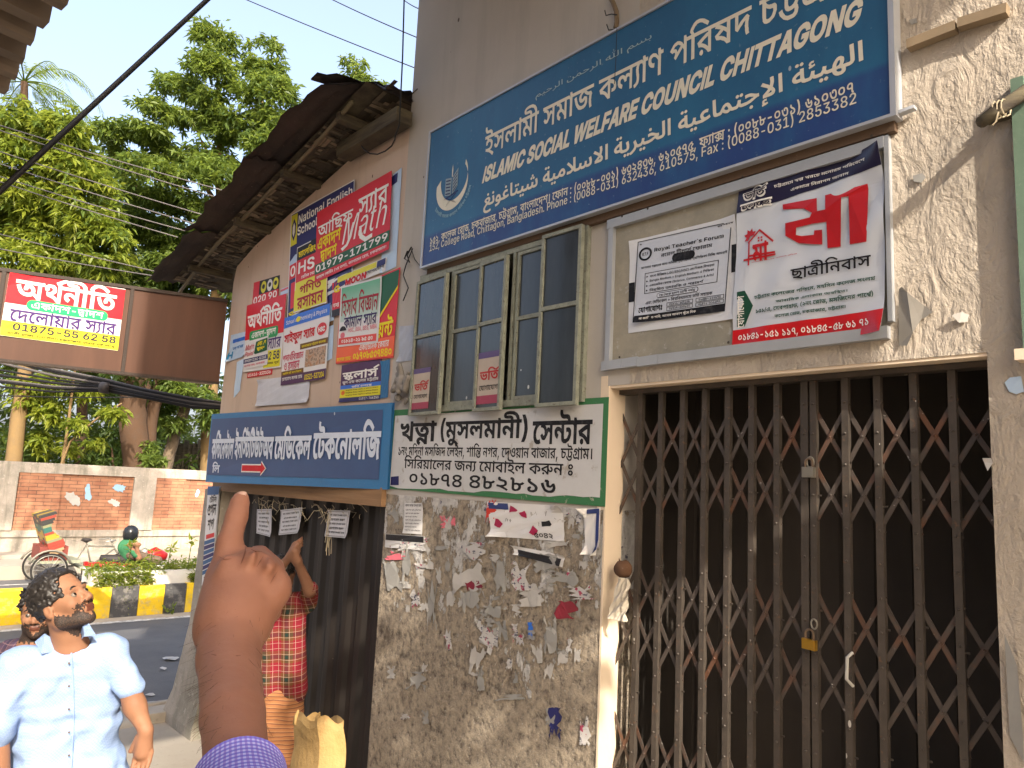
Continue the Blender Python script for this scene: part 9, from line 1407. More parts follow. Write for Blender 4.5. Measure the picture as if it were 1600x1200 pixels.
# coconut palm
pt = thing('palm_tree', 'coconut palm with drooping feathery fronds at the upper left', 'tree', ground_at(30, 27)); hub = PD(38, 128, 27)
trunk(pt, [([ground_at(30, 27), PD(36, 500, 27), hub], .2, .12)], M_bark3)
q = random.Random(6)
for i in range(15):
 az = 2 * math.pi * i / 15 + q.uniform(-.2, .2); L = q.uniform(2.9, 3.9); up = q.uniform(-.1, 1.1); b = MB(); P = []
 for k in range(11): s_ = k / 10; P.append(hub + np.array([math.cos(az), math.sin(az), 0]) * L * s_ * .9 + np.array([0, 0, L * (up * s_ - (.55 + up * .75) * s_ * s_)]))
 b.tube(P, [.03 * (1 - k / 12) for k in range(11)], 4)
 for k in range(44):
  s_ = .12 + .88 * k / 44; j = min(9, int(s_ * 10)); p = P[j] + (P[j + 1] - P[j]) * (s_ * 10 - j); tn = P[j + 1] - P[j]; tn /= np.linalg.norm(tn); sd = np.cross(tn, [0, 0, 1]); sd /= np.linalg.norm(sd) + 1e-9
  for sg_ in (-1, 1):
   l = .62 * (1 - .55 * abs(s_ - .4)); e = p + sd * sg_ * l * .55 + tn * l * .45 - np.array([0, 0, l * q.uniform(.35, .7)]); b.add([p, (p + e) / 2 + tn * .024, e, (p + e) / 2 - tn * .024], [(0, 1, 2, 3)])
 b.build('frond', L_yel[1] if i % 3 else L_big[0], pt)
# trunks and saplings behind the brick wall
GT = 'trees standing close behind the brick wall'
def small(label, path, r0, r1, m, blobs, d, n, mats, seed, size=.3, w=(.45, .35, .2)): return tree('garden_tree', label, pb(blobs, d, .6), n, 6, size, mats, seed, [([ground_at(path[0][0], d)] + pts_at(path, d), r0, r1)], m, .35, .6, GT, w)
small('pale trunked tree at the left edge above the brick wall', [(18, 735), (28, 650), (40, 590), (58, 520)], .24, .17, M_bark, [(40, 470, 90, 50), (0, 560, 40, 30)], 24, 500, L_big, 11)
small('slim sapling with bright lime leaves above the left brick panel', [(96, 738), (104, 680), (112, 620), (120, 560)], .07, .03, M_bark2, [(80, 640, 26, 24), (66, 690, 20, 18), (130, 610, 24, 20), (90, 590, 30, 16), (40, 610, 24, 30), (110, 700, 14, 12)], 23, 260, L_yel, 12, .34, (.7, .3, 0))
small('thin leaning sapling with pale twigs above the left brick panel', [(90, 740), (110, 690), (150, 655), (190, 630)], .05, .02, M_bark2, [(175, 645, 26, 10), (120, 665, 16, 12), (150, 690, 14, 10)], 22.6, 90, L_yel, 13, .3, (.6, .4, 0))
small('massive dark forked trunk behind the middle brick pier', [(215, 738), (210, 660), (206, 610), (190, 540)], .46, .40, M_bark3, [(200, 560, 90, 40), (150, 600, 30, 30)], 24, 300, L_dk, 14)
small('second dark limb leaning right behind the middle brick pier', [(228, 738), (236, 660), (246, 610), (262, 540)], .24, .2, M_bark3, [(260, 560, 60, 26), (280, 600, 30, 22)], 24.5, 260, L_big, 15)
small('leaning brown trunk near the dark plank fence', [(258, 735), (272, 680), (292, 630), (312, 570)], .22, .18, M_bark, [(300, 605, 40, 26), (330, 640, 26, 30), (250, 630, 30, 22), (270, 660, 24, 16)], 26, 420, L_big, 16, .3)
small('slender grey trunk in the dim thicket above the brick wall', [(126, 740), (128, 640), (134, 560)], .2, .17, M_bark3, [(150, 560, 50, 30)], 27, 160, L_dk, 17)
small('short bushy shrub at the wall top between the trunks', [(178, 745), (176, 715), (174, 700)], .05, .03, M_bark3, [(170, 690, 30, 34), (150, 720, 26, 18), (190, 725, 22, 16)], 25, 300, L_dk, 18, .22)
small('leafy shrub at the foot of the dark plank fence', [(246, 748), (244, 735), (242, 722)], .04, .02, M_bark3, [(240, 725, 22, 18), (232, 705, 14, 18)], 23.4, 160, L_big, 19, .2)
pf = thing('plank_fence', 'dark weathered plank fence behind the brick wall near the blue sign', 'fence', PD(300, 720, 28)); q = random.Random(8); a, c = PD(258, 760, 27.5), PD(420, 760, 27.5)
for i in range(22):
 p = a + (c - a) * i / 22; b = MB(); b.box((p[0] - .02, p[1], 0), (p[0], p[1] + .2, 3.55 + q.uniform(-.12, .1))); b.build('plank', M_timber, pf)
b = MB(); b.box((a[0] + .001, a[1], 2.75), (a[0] + .06, c[1], 2.86)); b.build('rail', M_bark3, pf)
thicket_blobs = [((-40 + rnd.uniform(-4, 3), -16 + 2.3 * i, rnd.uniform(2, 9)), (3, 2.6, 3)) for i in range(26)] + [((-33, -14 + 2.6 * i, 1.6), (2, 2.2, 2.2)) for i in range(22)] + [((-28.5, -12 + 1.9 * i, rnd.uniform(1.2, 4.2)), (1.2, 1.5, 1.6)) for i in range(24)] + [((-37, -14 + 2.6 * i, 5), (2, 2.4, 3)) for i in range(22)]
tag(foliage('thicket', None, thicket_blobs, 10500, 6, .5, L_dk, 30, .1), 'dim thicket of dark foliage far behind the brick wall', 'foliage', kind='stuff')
# plants of the median planter
g = np.random.default_rng(3); n = 900
cen = np.stack([g.uniform(-14.35, -13.72, n), .5 + 7.4 * g.random(n), .70 + .16 * g.random(n) ** 1.5], 1)
tr_ = np.array([(-13.68, y + g.normal(0, .06), .72 - g.random() * L_) for y, L_ in ((.72, .25), (.95, .30), (1.15, .55), (1.35, .22), (2.2, .2), (2.6, .3), (1.08, .6)) for _ in range(34)])
V, F, N = leaves(np.vstack([cen, tr_]), 6, .10, 5, .2); mi_ = np.repeat(np.repeat(g.choice(3, N // 6, p=(.5, .35, .15)), 6), 2).tolist()
tag(mkobj('planter_plants', V, F.tolist(), [L_yel[0], L_yel[1], L_big[1]], None, False, mi_), 'bright trailing plants spilling over the white median planter', 'plants', kind='stuff')
for i, (y, h) in enumerate(((1.1, .35), (1.75, .28), (2.1, .4), (2.45, .32), (1.45, .2), (2.9, .4))):
 o = thing('flower_stem', 'slender upright plant stem with yellow leaf rosette in the planter', 'plant', (-13.9, y, .7), 'upright stems in the planter'); b = MB(); b.tube([(-13.9, y, .7), (-13.9 + .02, y + .02, .8 + h)], .008, 5); b.build('stem', L_big[1], o)
 V, F, N = leaves(np.array([(-13.88, y + .02, .8 + h)] * 3 + [(-13.88, y + .01, .72 + h)]), 5, .14, 50 + i, -.2); mkobj('rosette', V, F.tolist(), L_yel[0], o)
for (x, y) in ((-13.55, 1.75), (-13.55, .0)):
 V, F, N = leaves(np.array([(x, y, .03), (x, y + .05, .1), (x + .02, y - .03, .06)]), 6, .13, 60, -.3); tag(mkobj('weed', V, F.tolist(), L_big[0]), 'small green weed growing at the foot of the striped kerb', 'weed', 'weeds along the kerb')
# ================================================================== PEOPLE
def skinmat(name, c, c2):
 t = NT(name); n = t.noise(9, 4, .6); n2 = t.noise(160, 3, .6)
 t.done(t.mix(t.ramp(n, [(.35, 0.0), (.7, 1.0)]), c, c2), .58, t.bump(n2, .3, .0015), 0, .25); t.p.inputs['Subsurface Weight'].default_value = .12; t.p.inputs['Subsurface Radius'].default_value = (.012, .005, .003); t.p.inputs['Subsurface Scale'].default_value = .5; return t.m
M_skin = skinmat('skin', (.25, .122, .07), (.31, .155, .09)); M_skin2 = skinmat('skin_arm', (.25, .112, .070), (.34, .162, .105)); M_skin3 = skinmat('skin_dark', (.20, .10, .06), (.26, .13, .08))
t = NT('black_hair'); n = t.noise(120, 3, .6); M_hair = t.done(t.mix(n, (.008, .007, .007), (.03, .025, .022)), .45, t.bump(n, .6, .003))
t = NT('beard'); n = t.noise(220, 2, .6); M_beard = t.done(t.mix(t.ramp(n, [(.40, 0.0), (.6, 1.0)]), (.010, .008, .007), (.055, .03, .02)), .7, t.bump(n, .5, .002))
M_eyew = paint('#756b60', .25, 0, 'eye_white'); M_iris = paint('#1a0f0a', .2, 0, 'eye_iris'); M_lip = paint('#5e372a', .5, .1, 'lip')
def cloth(name, c, c2, scale=14, bs=.5):
 t = NT(name); n = t.noise(scale, 4, .6); w = t.noise(260, 2, .5); return t.done(t.mix(t.ramp(n, [(.35, 0.0), (.7, 1.0)]), c, c2), .85, t.bump(t.math('ADD', n, t.math('MULTIPLY', w, .08)), bs, .012), 0, .2)
def plaid(name, cols, size, ux, uy, thin):
 """woven check in object space along two axes"""
 t = NT(name); st = []
 for ax in (ux, uy):
  d = t.n('ShaderNodeVectorMath', operation='DOT_PRODUCT'); t.l(t.co, d.inputs[0]); d.inputs[1].default_value = tuple(ax); f = t.math('FRACT', t.math('MULTIPLY', d.outputs['Value'], 1 / size)); st.append((f, t.ramp(f, cols, True)))
 c = t.mix(.5, st[0][1], st[1][1])
 for f, _ in st: c = t.mix(t.math('MULTIPLY', t.math('LESS_THAN', t.math('ABSOLUTE', t.math('SUBTRACT', t.math('FRACT', t.math('MULTIPLY', f, thin[1])), .5)), thin[2]), .8), c, thin[0])
 n = t.noise(9, 4, .6); return t.done(c, .85, t.bump(n, .5, .012), 0, .2)
def bodymesh(name, prims, res, k, mats, parent, pick=None, noise=None):
 V, F = skin(prims, res, k, res * 4, noise); mi = None
 if pick is not None: C = V[np.array(F)].mean(1); mi = pick(C).astype(int).tolist()
 o = mkobj(name, V, F, mats, parent, True, mi)
 return o, V
def head_frame(c, yaw, tilt, roll=0.0):
 """yaw: 0 looks to the picture's right, positive turns to the camera"""
 h = CR * math.cos(R_(yaw)) - CF * math.sin(R_(yaw)); F_ = h * math.cos(R_(tilt)) + CU * math.sin(R_(tilt)); U_ = CU * math.cos(R_(tilt)) - h * math.sin(R_(tilt)); S_ = np.cross(F_, U_)
 M = np.stack([F_, S_, U_], 1); return lambda f, s, u: c + M @ np.array([f, s, u]), M
def head_prims(H, M, neck, sc=1.0):
 z = lambda f, s, u: H(f * sc, s * sc, u * sc); c = lambda a, b, ra, rb, k=.014: ('c', z(*a), z(*b), ra * sc, rb * sc, k); e = lambda p, r, k=.02: ('e', z(*p), np.array(r) * sc, M, k)
 pr = [e((-.012, 0, .045), (.100, .076, .096)), e((.036, 0, -.018), (.056, .060, .078), .03), c((-.005, .05, -.062), (.062, .014, -.094), .027, .021, .025), c((-.005, -.05, -.062), (.062, -.014, -.094), .027, .021, .025), c((.072, 0, -.098), (.064, 0, -.09), .019, .026),
    c((.080, -.036, .030), (.080, .036, .030), .012, .012), ('-', 'e', z(.094, .032, .008), np.array((.016, .017, .013)) * sc, M, .012), ('-', 'e', z(.094, -.032, .008), np.array((.016, .017, .013)) * sc, M, .012),
    c((.086, 0, .022), (.113, 0, -.022), .009, .012, .010), c((.100, -.013, -.028), (.100, .013, -.028), .009, .009, .008), c((.090, -.020, -.054), (.090, .020, -.054), .0085, .0085, .006), c((.087, -.016, -.067), (.087, .016, -.067), .009, .009, .006), e((.062, .042, -.02), (.026, .022, .026), .02), e((.062, -.042, -.02), (.026, .022, .026), .02)]
 for s_ in (1, -1): pr += [e((-.012, .077 * s_, -.004), (.020, .009, .032), .008), ('-', 'e', z(-.006, .087 * s_, -.002), np.array((.009, .008, .016)) * sc, M, .006)]
 pr.append(('c', z(-.03, 0, -.05), neck, .058 * sc, .064 * sc, .03)); return pr
def make_hair(parent, H, sc, seed, curl=.016, front=.06, n=420):
 q = random.Random(seed); pr = []
 for _ in range(n):
  th = q.uniform(0, 6.283); ph = math.acos(q.uniform(-.62, 1)); f = -.016 + .104 * math.sin(ph) * math.cos(th); s = .082 * math.sin(ph) * math.sin(th); u = .048 + .103 * math.cos(ph)
  if f > front - .0 * u and u < .105: continue
  if f > -.03 and u < .022: continue
  if u < -.03 and f > -.045: continue
  p = H(f * sc, s * sc, u * sc); d = np.array([q.gauss(0, 1) for _ in range(3)]) * curl * .6; r = curl * q.uniform(.55, 1.0); pr.append(('c', p, p + d, r, r * .5, .004))
 V, F = skin(pr, .0042, .003, .02); return mkobj('hair', V, F, M_hair, parent, True)
def eyes(parent, H, sc, look=(1, 0, .3)):
 for s_ in (1, -1):
  c = H(.079 * sc, .032 * s_ * sc, .008 * sc); d = H(*look) - H(0, 0, 0); d /= np.linalg.norm(d); b = MB(); b.lathe(c, [(.0118 * math.sin(a) + 1e-4, -.0118 * math.cos(a)) for a in np.linspace(.05, 3.09, 9)], 12, d); o = b.build('eye', M_eyew, parent, True); b = MB(); b.lathe(c + d * .0100, [(.0066, 0), (.0055, .0012), (.001, .0018)], 10, d); b.build('iris', M_iris, o)
  b = MB(); b.tube([H(.091 * sc, (.014 + .011 * k) * s_ * sc, (.030 + (.006, .010, .009, .003)[k]) * sc) for k in range(4)], [.003, .0042, .004, .002], 6); b.build('eyebrow', M_hair, parent, True)
def facepick(H0, M, sc):
 def f(C):
  L = (C - H0) @ M / sc; w = .006 * np.sin(L[:, 1] * 260) + .004 * np.sin(L[:, 0] * 420); u = L[:, 2] + w
  beard = (u < -.052 + .35 * np.maximum(0, .045 - L[:, 0])) & (u > -.14) & (L[:, 0] > -.012) & (L[:, 0] < .16) & (np.abs(L[:, 1]) < .1); stache = (u < -.036) & (u > -.050) & (L[:, 0] > .07)
  chinless = (u > -.085) & (np.abs(L[:, 1]) < .03) & (L[:, 0] > .085); lip = (L[:, 2] < -.046) & (L[:, 2] > -.075) & (np.abs(L[:, 1]) < .021) & (L[:, 0] > .09)
  return np.where(lip, 2, np.where((beard & ~chinless) | stache, 1, 0))
 return f
def cap(a, b, ra, rb, k=None): return ('c', a, b, ra, rb) if k is None else ('c', a, b, ra, rb, k)
def wrinkle(amp, f, seed):
 r = np.random.default_rng(seed); a = r.normal(0, 1, (4, 3)) * f; p = r.uniform(0, 6, 4)
 return lambda P: amp * sum(np.sin(P @ a[i] + p[i] + 1.5 * np.sin(P @ a[(i + 1) % 4] * .6)) for i in range(4)) * .5
# ---------------------------------------------------------------- bearded man in the pale blue shirt
dM = 2.9; J = lambda x, y, d=dM: PD(x, y, d); ms = dM / FPX
man = thing('person', 'bearded man in a pale blue shirt with rolled sleeves looking up to the right', 'person', [*J(105, 1240)[:2], .31])
H0 = J(101, 944, 2.9); H, HM = head_frame(H0, 8, 30); sc = .98
neckb = J(112, 1016, 2.93)
hand = lambda w, f, s: [cap(w, w + f * .085, .026, .036, .012)] + [cap(w + f * .08 + s * (o_ - .03) * 1.0, w + f * (.08 + l * .55) + s * (o_ - .03) + np.array([.012, -.008, 0]), .0105, .0095, .004) for o_, l in ((.004, .07), (.024, .08), (.044, .076), (.062, .06))] + [cap(w + f * (.08 + l * .55) + s * (o_ - .03) + np.array([.012, -.008, 0]), w + f * (.078 + l) + s * (o_ - .03) + np.array([.03, -.02, 0]), .0095, .008, .004) for o_, l in ((.004, .07), (.024, .08), (.044, .076), (.062, .06))] + [cap(w + f * .03 - s * .026, w + f * .09 - s * .05, .014, .010, .01)]
wr = J(228, 1141, 2.93); dn = J(222, 1190, 2.93) - wr; dn /= np.linalg.norm(dn); sd = np.cross(dn, CF); sd /= np.linalg.norm(sd)
wl = J(4, 1262, 2.72); dl = J(8, 1320, 2.72) - wl; dl /= np.linalg.norm(dl)
foot_height = .31; hip_right, hip_left = J(78, 1262, 2.90), J(138, 1258, 2.97)
standing = [(h, np.array([h[0] + .02, h[1], foot_height + .48]), np.array([h[0], h[1], foot_height + .09])) for h in (hip_right, hip_left)]
pr = head_prims(H, HM, neckb, sc) + [cap(J(196, 1058, 2.96), J(211, 1104, 2.95), .043, .040, .02), cap(J(211, 1104, 2.95), wr, .041, .026, .02)] + hand(wr, dn, sd) + [cap(J(-8, 1140, 2.74), wl, .046, .028, .02)] + hand(wl, dl, -sd) + [cap(neckb, J(108, 1100, 2.96), .065, .06, .02)]
for a, b_, c_ in standing: pr += [cap(a, b_, .07, .05, .03), cap(b_, c_, .048, .035, .03), cap(c_ - [0, 0, .03], c_ + np.array([.02, -.14, -.05]), .036, .03, .02)]
pr.append(cap(J(108, 1100, 2.96), (hip_right + hip_left) / 2, .07, .08, .03))
body, BV = bodymesh('body', pr, .0058, .02, [M_skin, M_beard, M_lip], man, facepick(H0, HM, sc))
make_hair(man, H, sc, 3, .0095, .06, 1500); eyes(man, H, sc, (1, -.05, .25))
t = NT('blue_shirt'); n = t.noise(7, 4, .6); chk = t.n('ShaderNodeTexChecker'); t.l(t.co, chk.inputs[0]); chk.inputs['Scale'].default_value = 160; chk.inputs[1].default_value = (.30, .41, .64, 1); chk.inputs[2].default_value = (.25, .36, .60, 1)
M_shirt = t.done(chk.outputs[0], .85, t.bump(n, .45, .03), 0, .2)
st = [cap(J(62, 1062, 2.90), J(80, 1215, 2.90), .118, .115), cap(J(146, 1052, 2.98), J(136, 1215, 2.98), .108, .11), cap(J(112, 1026, 2.93), J(168, 1018, 2.97), .07, .072), cap(J(112, 1030, 2.93), J(34, 1044, 2.84), .07, .075), cap(J(170, 1018, 2.97), J(198, 1066, 2.96), .062, .056, .02), cap(J(194, 1058, 2.96), J(203, 1074, 2.96), .056, .054, .004), cap(J(26, 1046, 2.82), J(-6, 1128, 2.74), .080, .070, .03), cap(J(-5, 1122, 2.74), J(-7, 1144, 2.74), .073, .070, .004), cap(J(72, 1215, 2.90), J(74, 1262, 2.9), .14, .15), cap(J(143, 1215, 2.98), J(142, 1262, 2.98), .135, .14), ('-', 'c', J(113, 1004, 2.92), J(120, 960, 2.91), .062, .075, .006)]
shirt, SV = bodymesh('shirt', st, .008, .045, [M_shirt], man, None, wrinkle(.0055, 34, 4))
def px_of(P): v = P - CAM; zz = v @ CF; return 800 + FPX * (v @ CR) / zz, 600 - FPX * (v @ CU) / zz, zz
sx, sy, sz = px_of(SV)
def on_shirt(x, y, lift=.004):
 m = (np.abs(sx - x) < 6) & (np.abs(sy - y) < 6); d = sz[m].min() if m.any() else 2.8; return PD(x, y, d - lift)
b = MB(); b.tube([on_shirt(111 + 4 * math.sin((y - 1015) / 60), y) for y in range(1020, 1206, 8)], .0032, 5, flat=1); b.build('placket', cloth('placket_blue', (.25, .36, .62), (.3, .42, .68)), shirt)
for y in range(1036, 1206, 36): b = MB(); b.lathe(on_shirt(108, y, .006), [(.0042, 0), (.0042, .002)], 8, -CF); b.build('button', M_eyew, shirt)
for pts in (((56, 1002), (70, 990), (90, 1003), (108, 1014), (66, 1021)), ((124, 1003), (130, 978), (139, 974), (150, 992), (132, 994))):
 b = MB(); P = [on_shirt(x, y, .007) if y > 1001 else PD(x, y, 2.865) for x, y in pts]; b.poly(P, .006, -CF); b.build('collar', M_shirt, shirt)
tr = []
for a, b_, c_ in standing: tr += [cap(a + [0, 0, .05], b_, .105, .080), cap(b_, c_, .078, .066)]
bodymesh('trousers', tr + [cap(hip_right + [0, 0, .06], hip_left + [0, 0, .06], .12, .12)], .012, .03, [cloth('dark_trousers', (.03, .035, .05), (.05, .055, .07))], man)
# ---------------------------------------------------------------- man half hidden behind him
d2 = 3.75; K = lambda x, y, d=d2: PD(x, y, d)
m2 = thing('person', 'man in a dark plaid shirt half hidden behind the blue shirted man', 'person', [*K(20, 1180)[:2], .27])
H2, HM2 = head_frame(K(60, 958), 68, 4); nb2 = K(52, 1006)
hp = K(22, 1150); pr = head_prims(H2, HM2, nb2, .95) + [cap(nb2, K(22, 1060), .065, .1), cap(K(22, 1060), hp, .1, .1)]
for s_ in (-.09, .09): h = hp + CR * s_; pr += [cap(h, np.array([h[0], h[1], .75]), .075, .055), cap(np.array([h[0], h[1], .75]), np.array([h[0], h[1], .34]), .055, .04), cap(np.array([h[0], h[1], .31]), np.array([h[0], h[1] - .13, .29]), .035, .03)]
pr += [cap(K(-22, 1040), K(-34, 1120), .05, .045), cap(K(-34, 1120), K(-28, 1190), .042, .03), cap(K(-28, 1190), K(-26, 1215), .035, .03), cap(K(66, 1035), K(74, 1115), .05, .045), cap(K(74, 1115), K(70, 1185), .042, .03), cap(K(70, 1185), K(69, 1210), .035, .03)]
bodymesh('body', pr, .008, .025, [M_skin, M_beard, M_lip], m2, facepick(K(60, 958), HM2, .95)); make_hair(m2, H2, .95, 9, .013); eyes(m2, H2, .95)
M_pl2 = plaid('dark_plaid', [(0, (.06, .04, .07)), (.4, (.03, .025, .05)), (.7, (.09, .05, .06))], .06, CR, CU, ((.2, .12, .13), 2, .04))
bodymesh('shirt', [cap(K(2, 1050), K(8, 1150), .13, .13), cap(K(46, 1046), K(42, 1150), .12, .13), cap(K(28, 1022), K(-14, 1036), .075, .08), cap(K(30, 1020), K(60, 1034), .07, .075), cap(K(-16, 1036), K(-33, 1115), .075, .06), cap(K(62, 1034), K(73, 1105), .07, .058), ('-', 'c', nb2, K(66, 970), .06, .07, .006)], .010, .04, [M_pl2], m2, None, wrinkle(.005, 24, 8))
bodymesh('trousers', [cap(hp + CR * s_ + [0, 0, .05], np.array([*(hp + CR * s_)[:2], .36]), .11, .07) for s_ in (-.09, .09)], .014, .04, [cloth('grey_trousers', (.05, .05, .055), (.08, .08, .085))], m2)
# ---------------------------------------------------------------- man in checked shirt reaching up at the door
d3 = 5.25; Q3 = lambda x, y, d=d3: PD(x, y, d)
m3 = thing('person', 'man in a checked shirt and striped orange lungi reaching up at the dark door', 'person', [*Q3(440, 1190)[:2], .2])
H3, HM3 = head_frame(Q3(442, 898, 5.2), -75, 12); nb3 = Q3(444, 934)
hd = Q3(462, 852, 5.02)
pr = head_prims(H3, HM3, nb3, .93) + [cap(nb3, Q3(440, 990), .055, .07), cap(Q3(440, 990), Q3(440, 1085), .07, .07), cap(Q3(476, 938), Q3(484, 922, 5.12), .05, .045), cap(Q3(484, 922, 5.12), Q3(464, 876, 5.0), .043, .028), cap(Q3(464, 876, 5.0), Q3(460, 862, 4.98), .034, .030), cap(Q3(412, 940), Q3(420, 905, 5.1), .05, .042), cap(Q3(420, 905, 5.1), Q3(455, 868, 5.0), .04, .026), cap(Q3(455, 868, 5.0), hd, .032, .028)]
for i in range(4): pr += [cap(hd + CU * (.02 - .015 * i) + CR * .005, hd + CU * (.045 - .018 * i) + CR * .035 + CF * .03, .011, .009, .004), cap(Q3(460, 862, 4.98) + CU * (.03 - .016 * i), Q3(460, 862, 4.98) + CU * (.05 - .018 * i) + CR * .03 + CF * .03, .011, .009, .004)]
for s_ in (-.08, .08): h = Q3(440, 1085) + CR * s_; pr += [cap(h, np.array([h[0], h[1], .65]), .075, .05), cap(np.array([h[0], h[1], .65]), np.array([h[0], h[1], .28]), .05, .036), cap(np.array([h[0], h[1], .24]), np.array([h[0], h[1] + .14, .215]), .035, .028)]
bodymesh('body', pr, .009, .02, [M_skin3], m3); make_hair(m3, H3, .93, 5, .014, .2)
b = MB(); b.lathe(Q3(441, 884, 5.045), [(.034, -.012), (.036, 0), (.034, .012)], 12, Q3(455, 868, 5.0) - Q3(420, 905, 5.1)); b.build('wristwatch', M_tin, m3)
M_pl3 = plaid('red_plaid', [(0, (.20, .012, .022)), (.25, (.13, .055, .015)), (.42, (.015, .03, .025)), (.58, (.12, .05, .018)), (.78, (.20, .012, .025))], .155, CR, CU, ((.38, .32, .27), 4, .028))
bodymesh('shirt', [cap(Q3(424, 965), Q3(424, 1078), .105, .115), cap(Q3(456, 962), Q3(456, 1078), .10, .11), cap(Q3(444, 940), Q3(478, 940), .06, .07), cap(Q3(444, 940), Q3(412, 942), .06, .07), cap(Q3(478, 942), Q3(485, 920, 5.13), .066, .058, .02), cap(Q3(412, 942), Q3(417, 918, 5.14), .066, .058, .02)], .009, .04, [M_pl3], m3, None, wrinkle(.005, 26, 2))
t = NT('lungi'); z = t.xyz()[2]; n = t.noise(7, 4); f = t.math('FRACT', t.math('ADD', t.math('MULTIPLY', z, 38), t.math('MULTIPLY', n, .8))); M_lungi = t.done(t.ramp(f, [(0, (.33, .135, .05)), (.45, (.28, .11, .042)), (.6, (.14, .05, .028)), (.8, (.38, .19, .08))], True), .85, t.bump(n, .5, .02))
bt = Q3(440, 1085); bodymesh('lungi', [cap(bt - CR * .045 + [0, 0, .02], np.array([bt[0] - .03, bt[1] - .01, .36]), .115, .13), cap(bt + CR * .05 + [0, 0, .02], np.array([bt[0] + .05, bt[1] + .05, .36]), .11, .12)], .011, .04, [M_lungi], m3, None, wrinkle(.008, 16, 6))
p = PY(472, 1150, -.62); bg_ = thing('paper_bag', 'tall creased yellow bag standing beside the man in the striped lungi', 'bag', [p[0], p[1], .2])
M_bag = cloth('yellow_bag', (.36, .225, .085), (.43, .285, .12), 9, 1.0); s = Surf([PY(462, 1116, -.62), PY(499, 1122, -.66), PY(494, 1300, -.70), PY(446, 1296, -.64)], (0, -1, 0), .012, 5, .01)
b = MB(); W2 = np.array([.10, .10, 0])
def bagf(u, v):
 a = u * 4; i = int(a) % 4; f = a - int(a); q_ = [s.at(0, v), s.at(1, v), s.at(1, v) + W2, s.at(0, v) + W2]; c = q_[i] + (q_[(i + 1) % 4] - q_[i]) * f; bulge = .018 * math.sin(f * math.pi) * (1 if i % 2 == 0 else -1); n_ = np.array([0, -1, 0]) if i in (0, 2) else np.array([-1, 0, 0])
 return c + n_ * bulge * (.4 + v) + np.array([0, 0, .02 * math.sin(u * 25) * (1 - v)])
b.grid(bagf, 32, 14); b.build('bag', M_bag, bg_)
for x, y in ((464, 1117), (497, 1121)): b = MB(); q_ = PY(x, y, -.63); b.tube([q_ - [0, 0, .05], q_ + [0, 0, .0], q_ + [.012, 0, .03]], [.02, .014, .004], 6); b.build('twisted_corner', M_bag, bg_, True)
# ---------------------------------------------------------------- the photographer's pointing arm
me = thing('person', 'raised bare forearm in the foreground pointing a finger at the blue sign', 'person', [.15, -2.85, .81])
A = lambda x, y, d: PD(x, y, d)
def cp(a, b, ra, rb, k=.010): return ('c', A(*a), A(*b), ra * a[2] / FPX, rb * b[2] / FPX, k)
pr = [cp((376, 1260, .47), (364, 1120, .56), 50, 48, .004), cp((364, 1120, .56), (358, 1025, .645), 48, 46, .004), cp((357, 1030, .645), (372, 930, .71), 46, 44, .008), cp((368, 970, .69), (388, 915, .722), 46, 36, .02), cp((352, 985, .68), (352, 905, .725), 38, 27, .02), cp((380, 960, .695), (420, 918, .715), 40, 27, .02),
   cp((351, 900, .725), (358, 850, .745), 25, 19, .008), cp((358, 850, .745), (370, 806, .768), 19, 16.5, .005), cp((370, 806, .768), (375, 786, .778), 16.5, 14, .005), cp((375, 786, .778), (377.5, 777, .782), 14, 11, .005),
   cp((392, 884, .720), (404, 872, .765), 25, 19, .012), cp((404, 872, .765), (394, 925, .79), 18, 16, .005), cp((394, 925, .79), (386, 945, .765), 15, 13, .004),
   cp((412, 897, .720), (425, 890, .765), 24, 18.5, .012), cp((425, 890, .765), (410, 940, .79), 17.5, 15, .005), cp((410, 940, .79), (400, 955, .765), 14.5, 12.5, .004),
   cp((427, 922, .713), (438, 917, .755), 25, 17, .012), cp((438, 917, .755), (424, 958, .775), 16, 14, .005), cp((424, 958, .775), (412, 968, .75), 13, 11.5, .004),
   cp((338, 985, .685), (332, 938, .725), 26, 19, .012), cp((332, 938, .725), (360, 915, .775), 18, 15.5, .005), cp((360, 915, .775), (390, 910, .79), 15, 12, .004),
   cp((353, 893, .702), (354, 878, .706), 13, 11, .010), cp((396, 874, .702), (398, 868, .707), 11, 10, .012), cp((420, 888, .703), (422, 882, .708), 9, 8, .012),
   ('-',) + cp((378, 862, .70), (382, 842, .72), 6, 6, .010), ('-',) + cp((398, 905, .688), (408, 868, .712), 4, 5, .010), ('-',) + cp((420, 925, .688), (433, 895, .708), 4, 5, .010)]
mp = .5 / FPX
elbow = A(376, 1260, .47) + np.array([.10, -.07, -.03]); sh = np.array([.02, -2.76, 2.12]); neck = np.array([.16, -2.84, 2.26]); pelv = np.array([.2, -2.86, 1.7])
pr += [('c', A(376, 1260, .47), elbow, 52 * mp, .036, .02), ('c', elbow, sh, .040, .052, .02), ('c', sh, neck, .06, .06, .03), ('c', neck, pelv, .10, .12, .05), ('e', np.array([.2, -2.86, 2.45]), (.085, .075, .11)), ('c', neck, np.array([.2, -2.86, 2.42]), .05, .05, .02)]
for s_ in (-.1, .1): pr += [('c', pelv + CR * s_, np.array([.2, -2.86, 1.25]) + CR * s_, .085, .06, .03), ('c', np.array([.2, -2.86, 1.25]) + CR * s_, np.array([.2, -2.86, .88]) + CR * s_, .058, .04, .03), ('c', np.array([.2, -2.86, .85]) + CR * s_, np.array([.2, -2.86, .845]) + CR * s_ + CF * [.13, .13, 0], .035, .03, .02)]
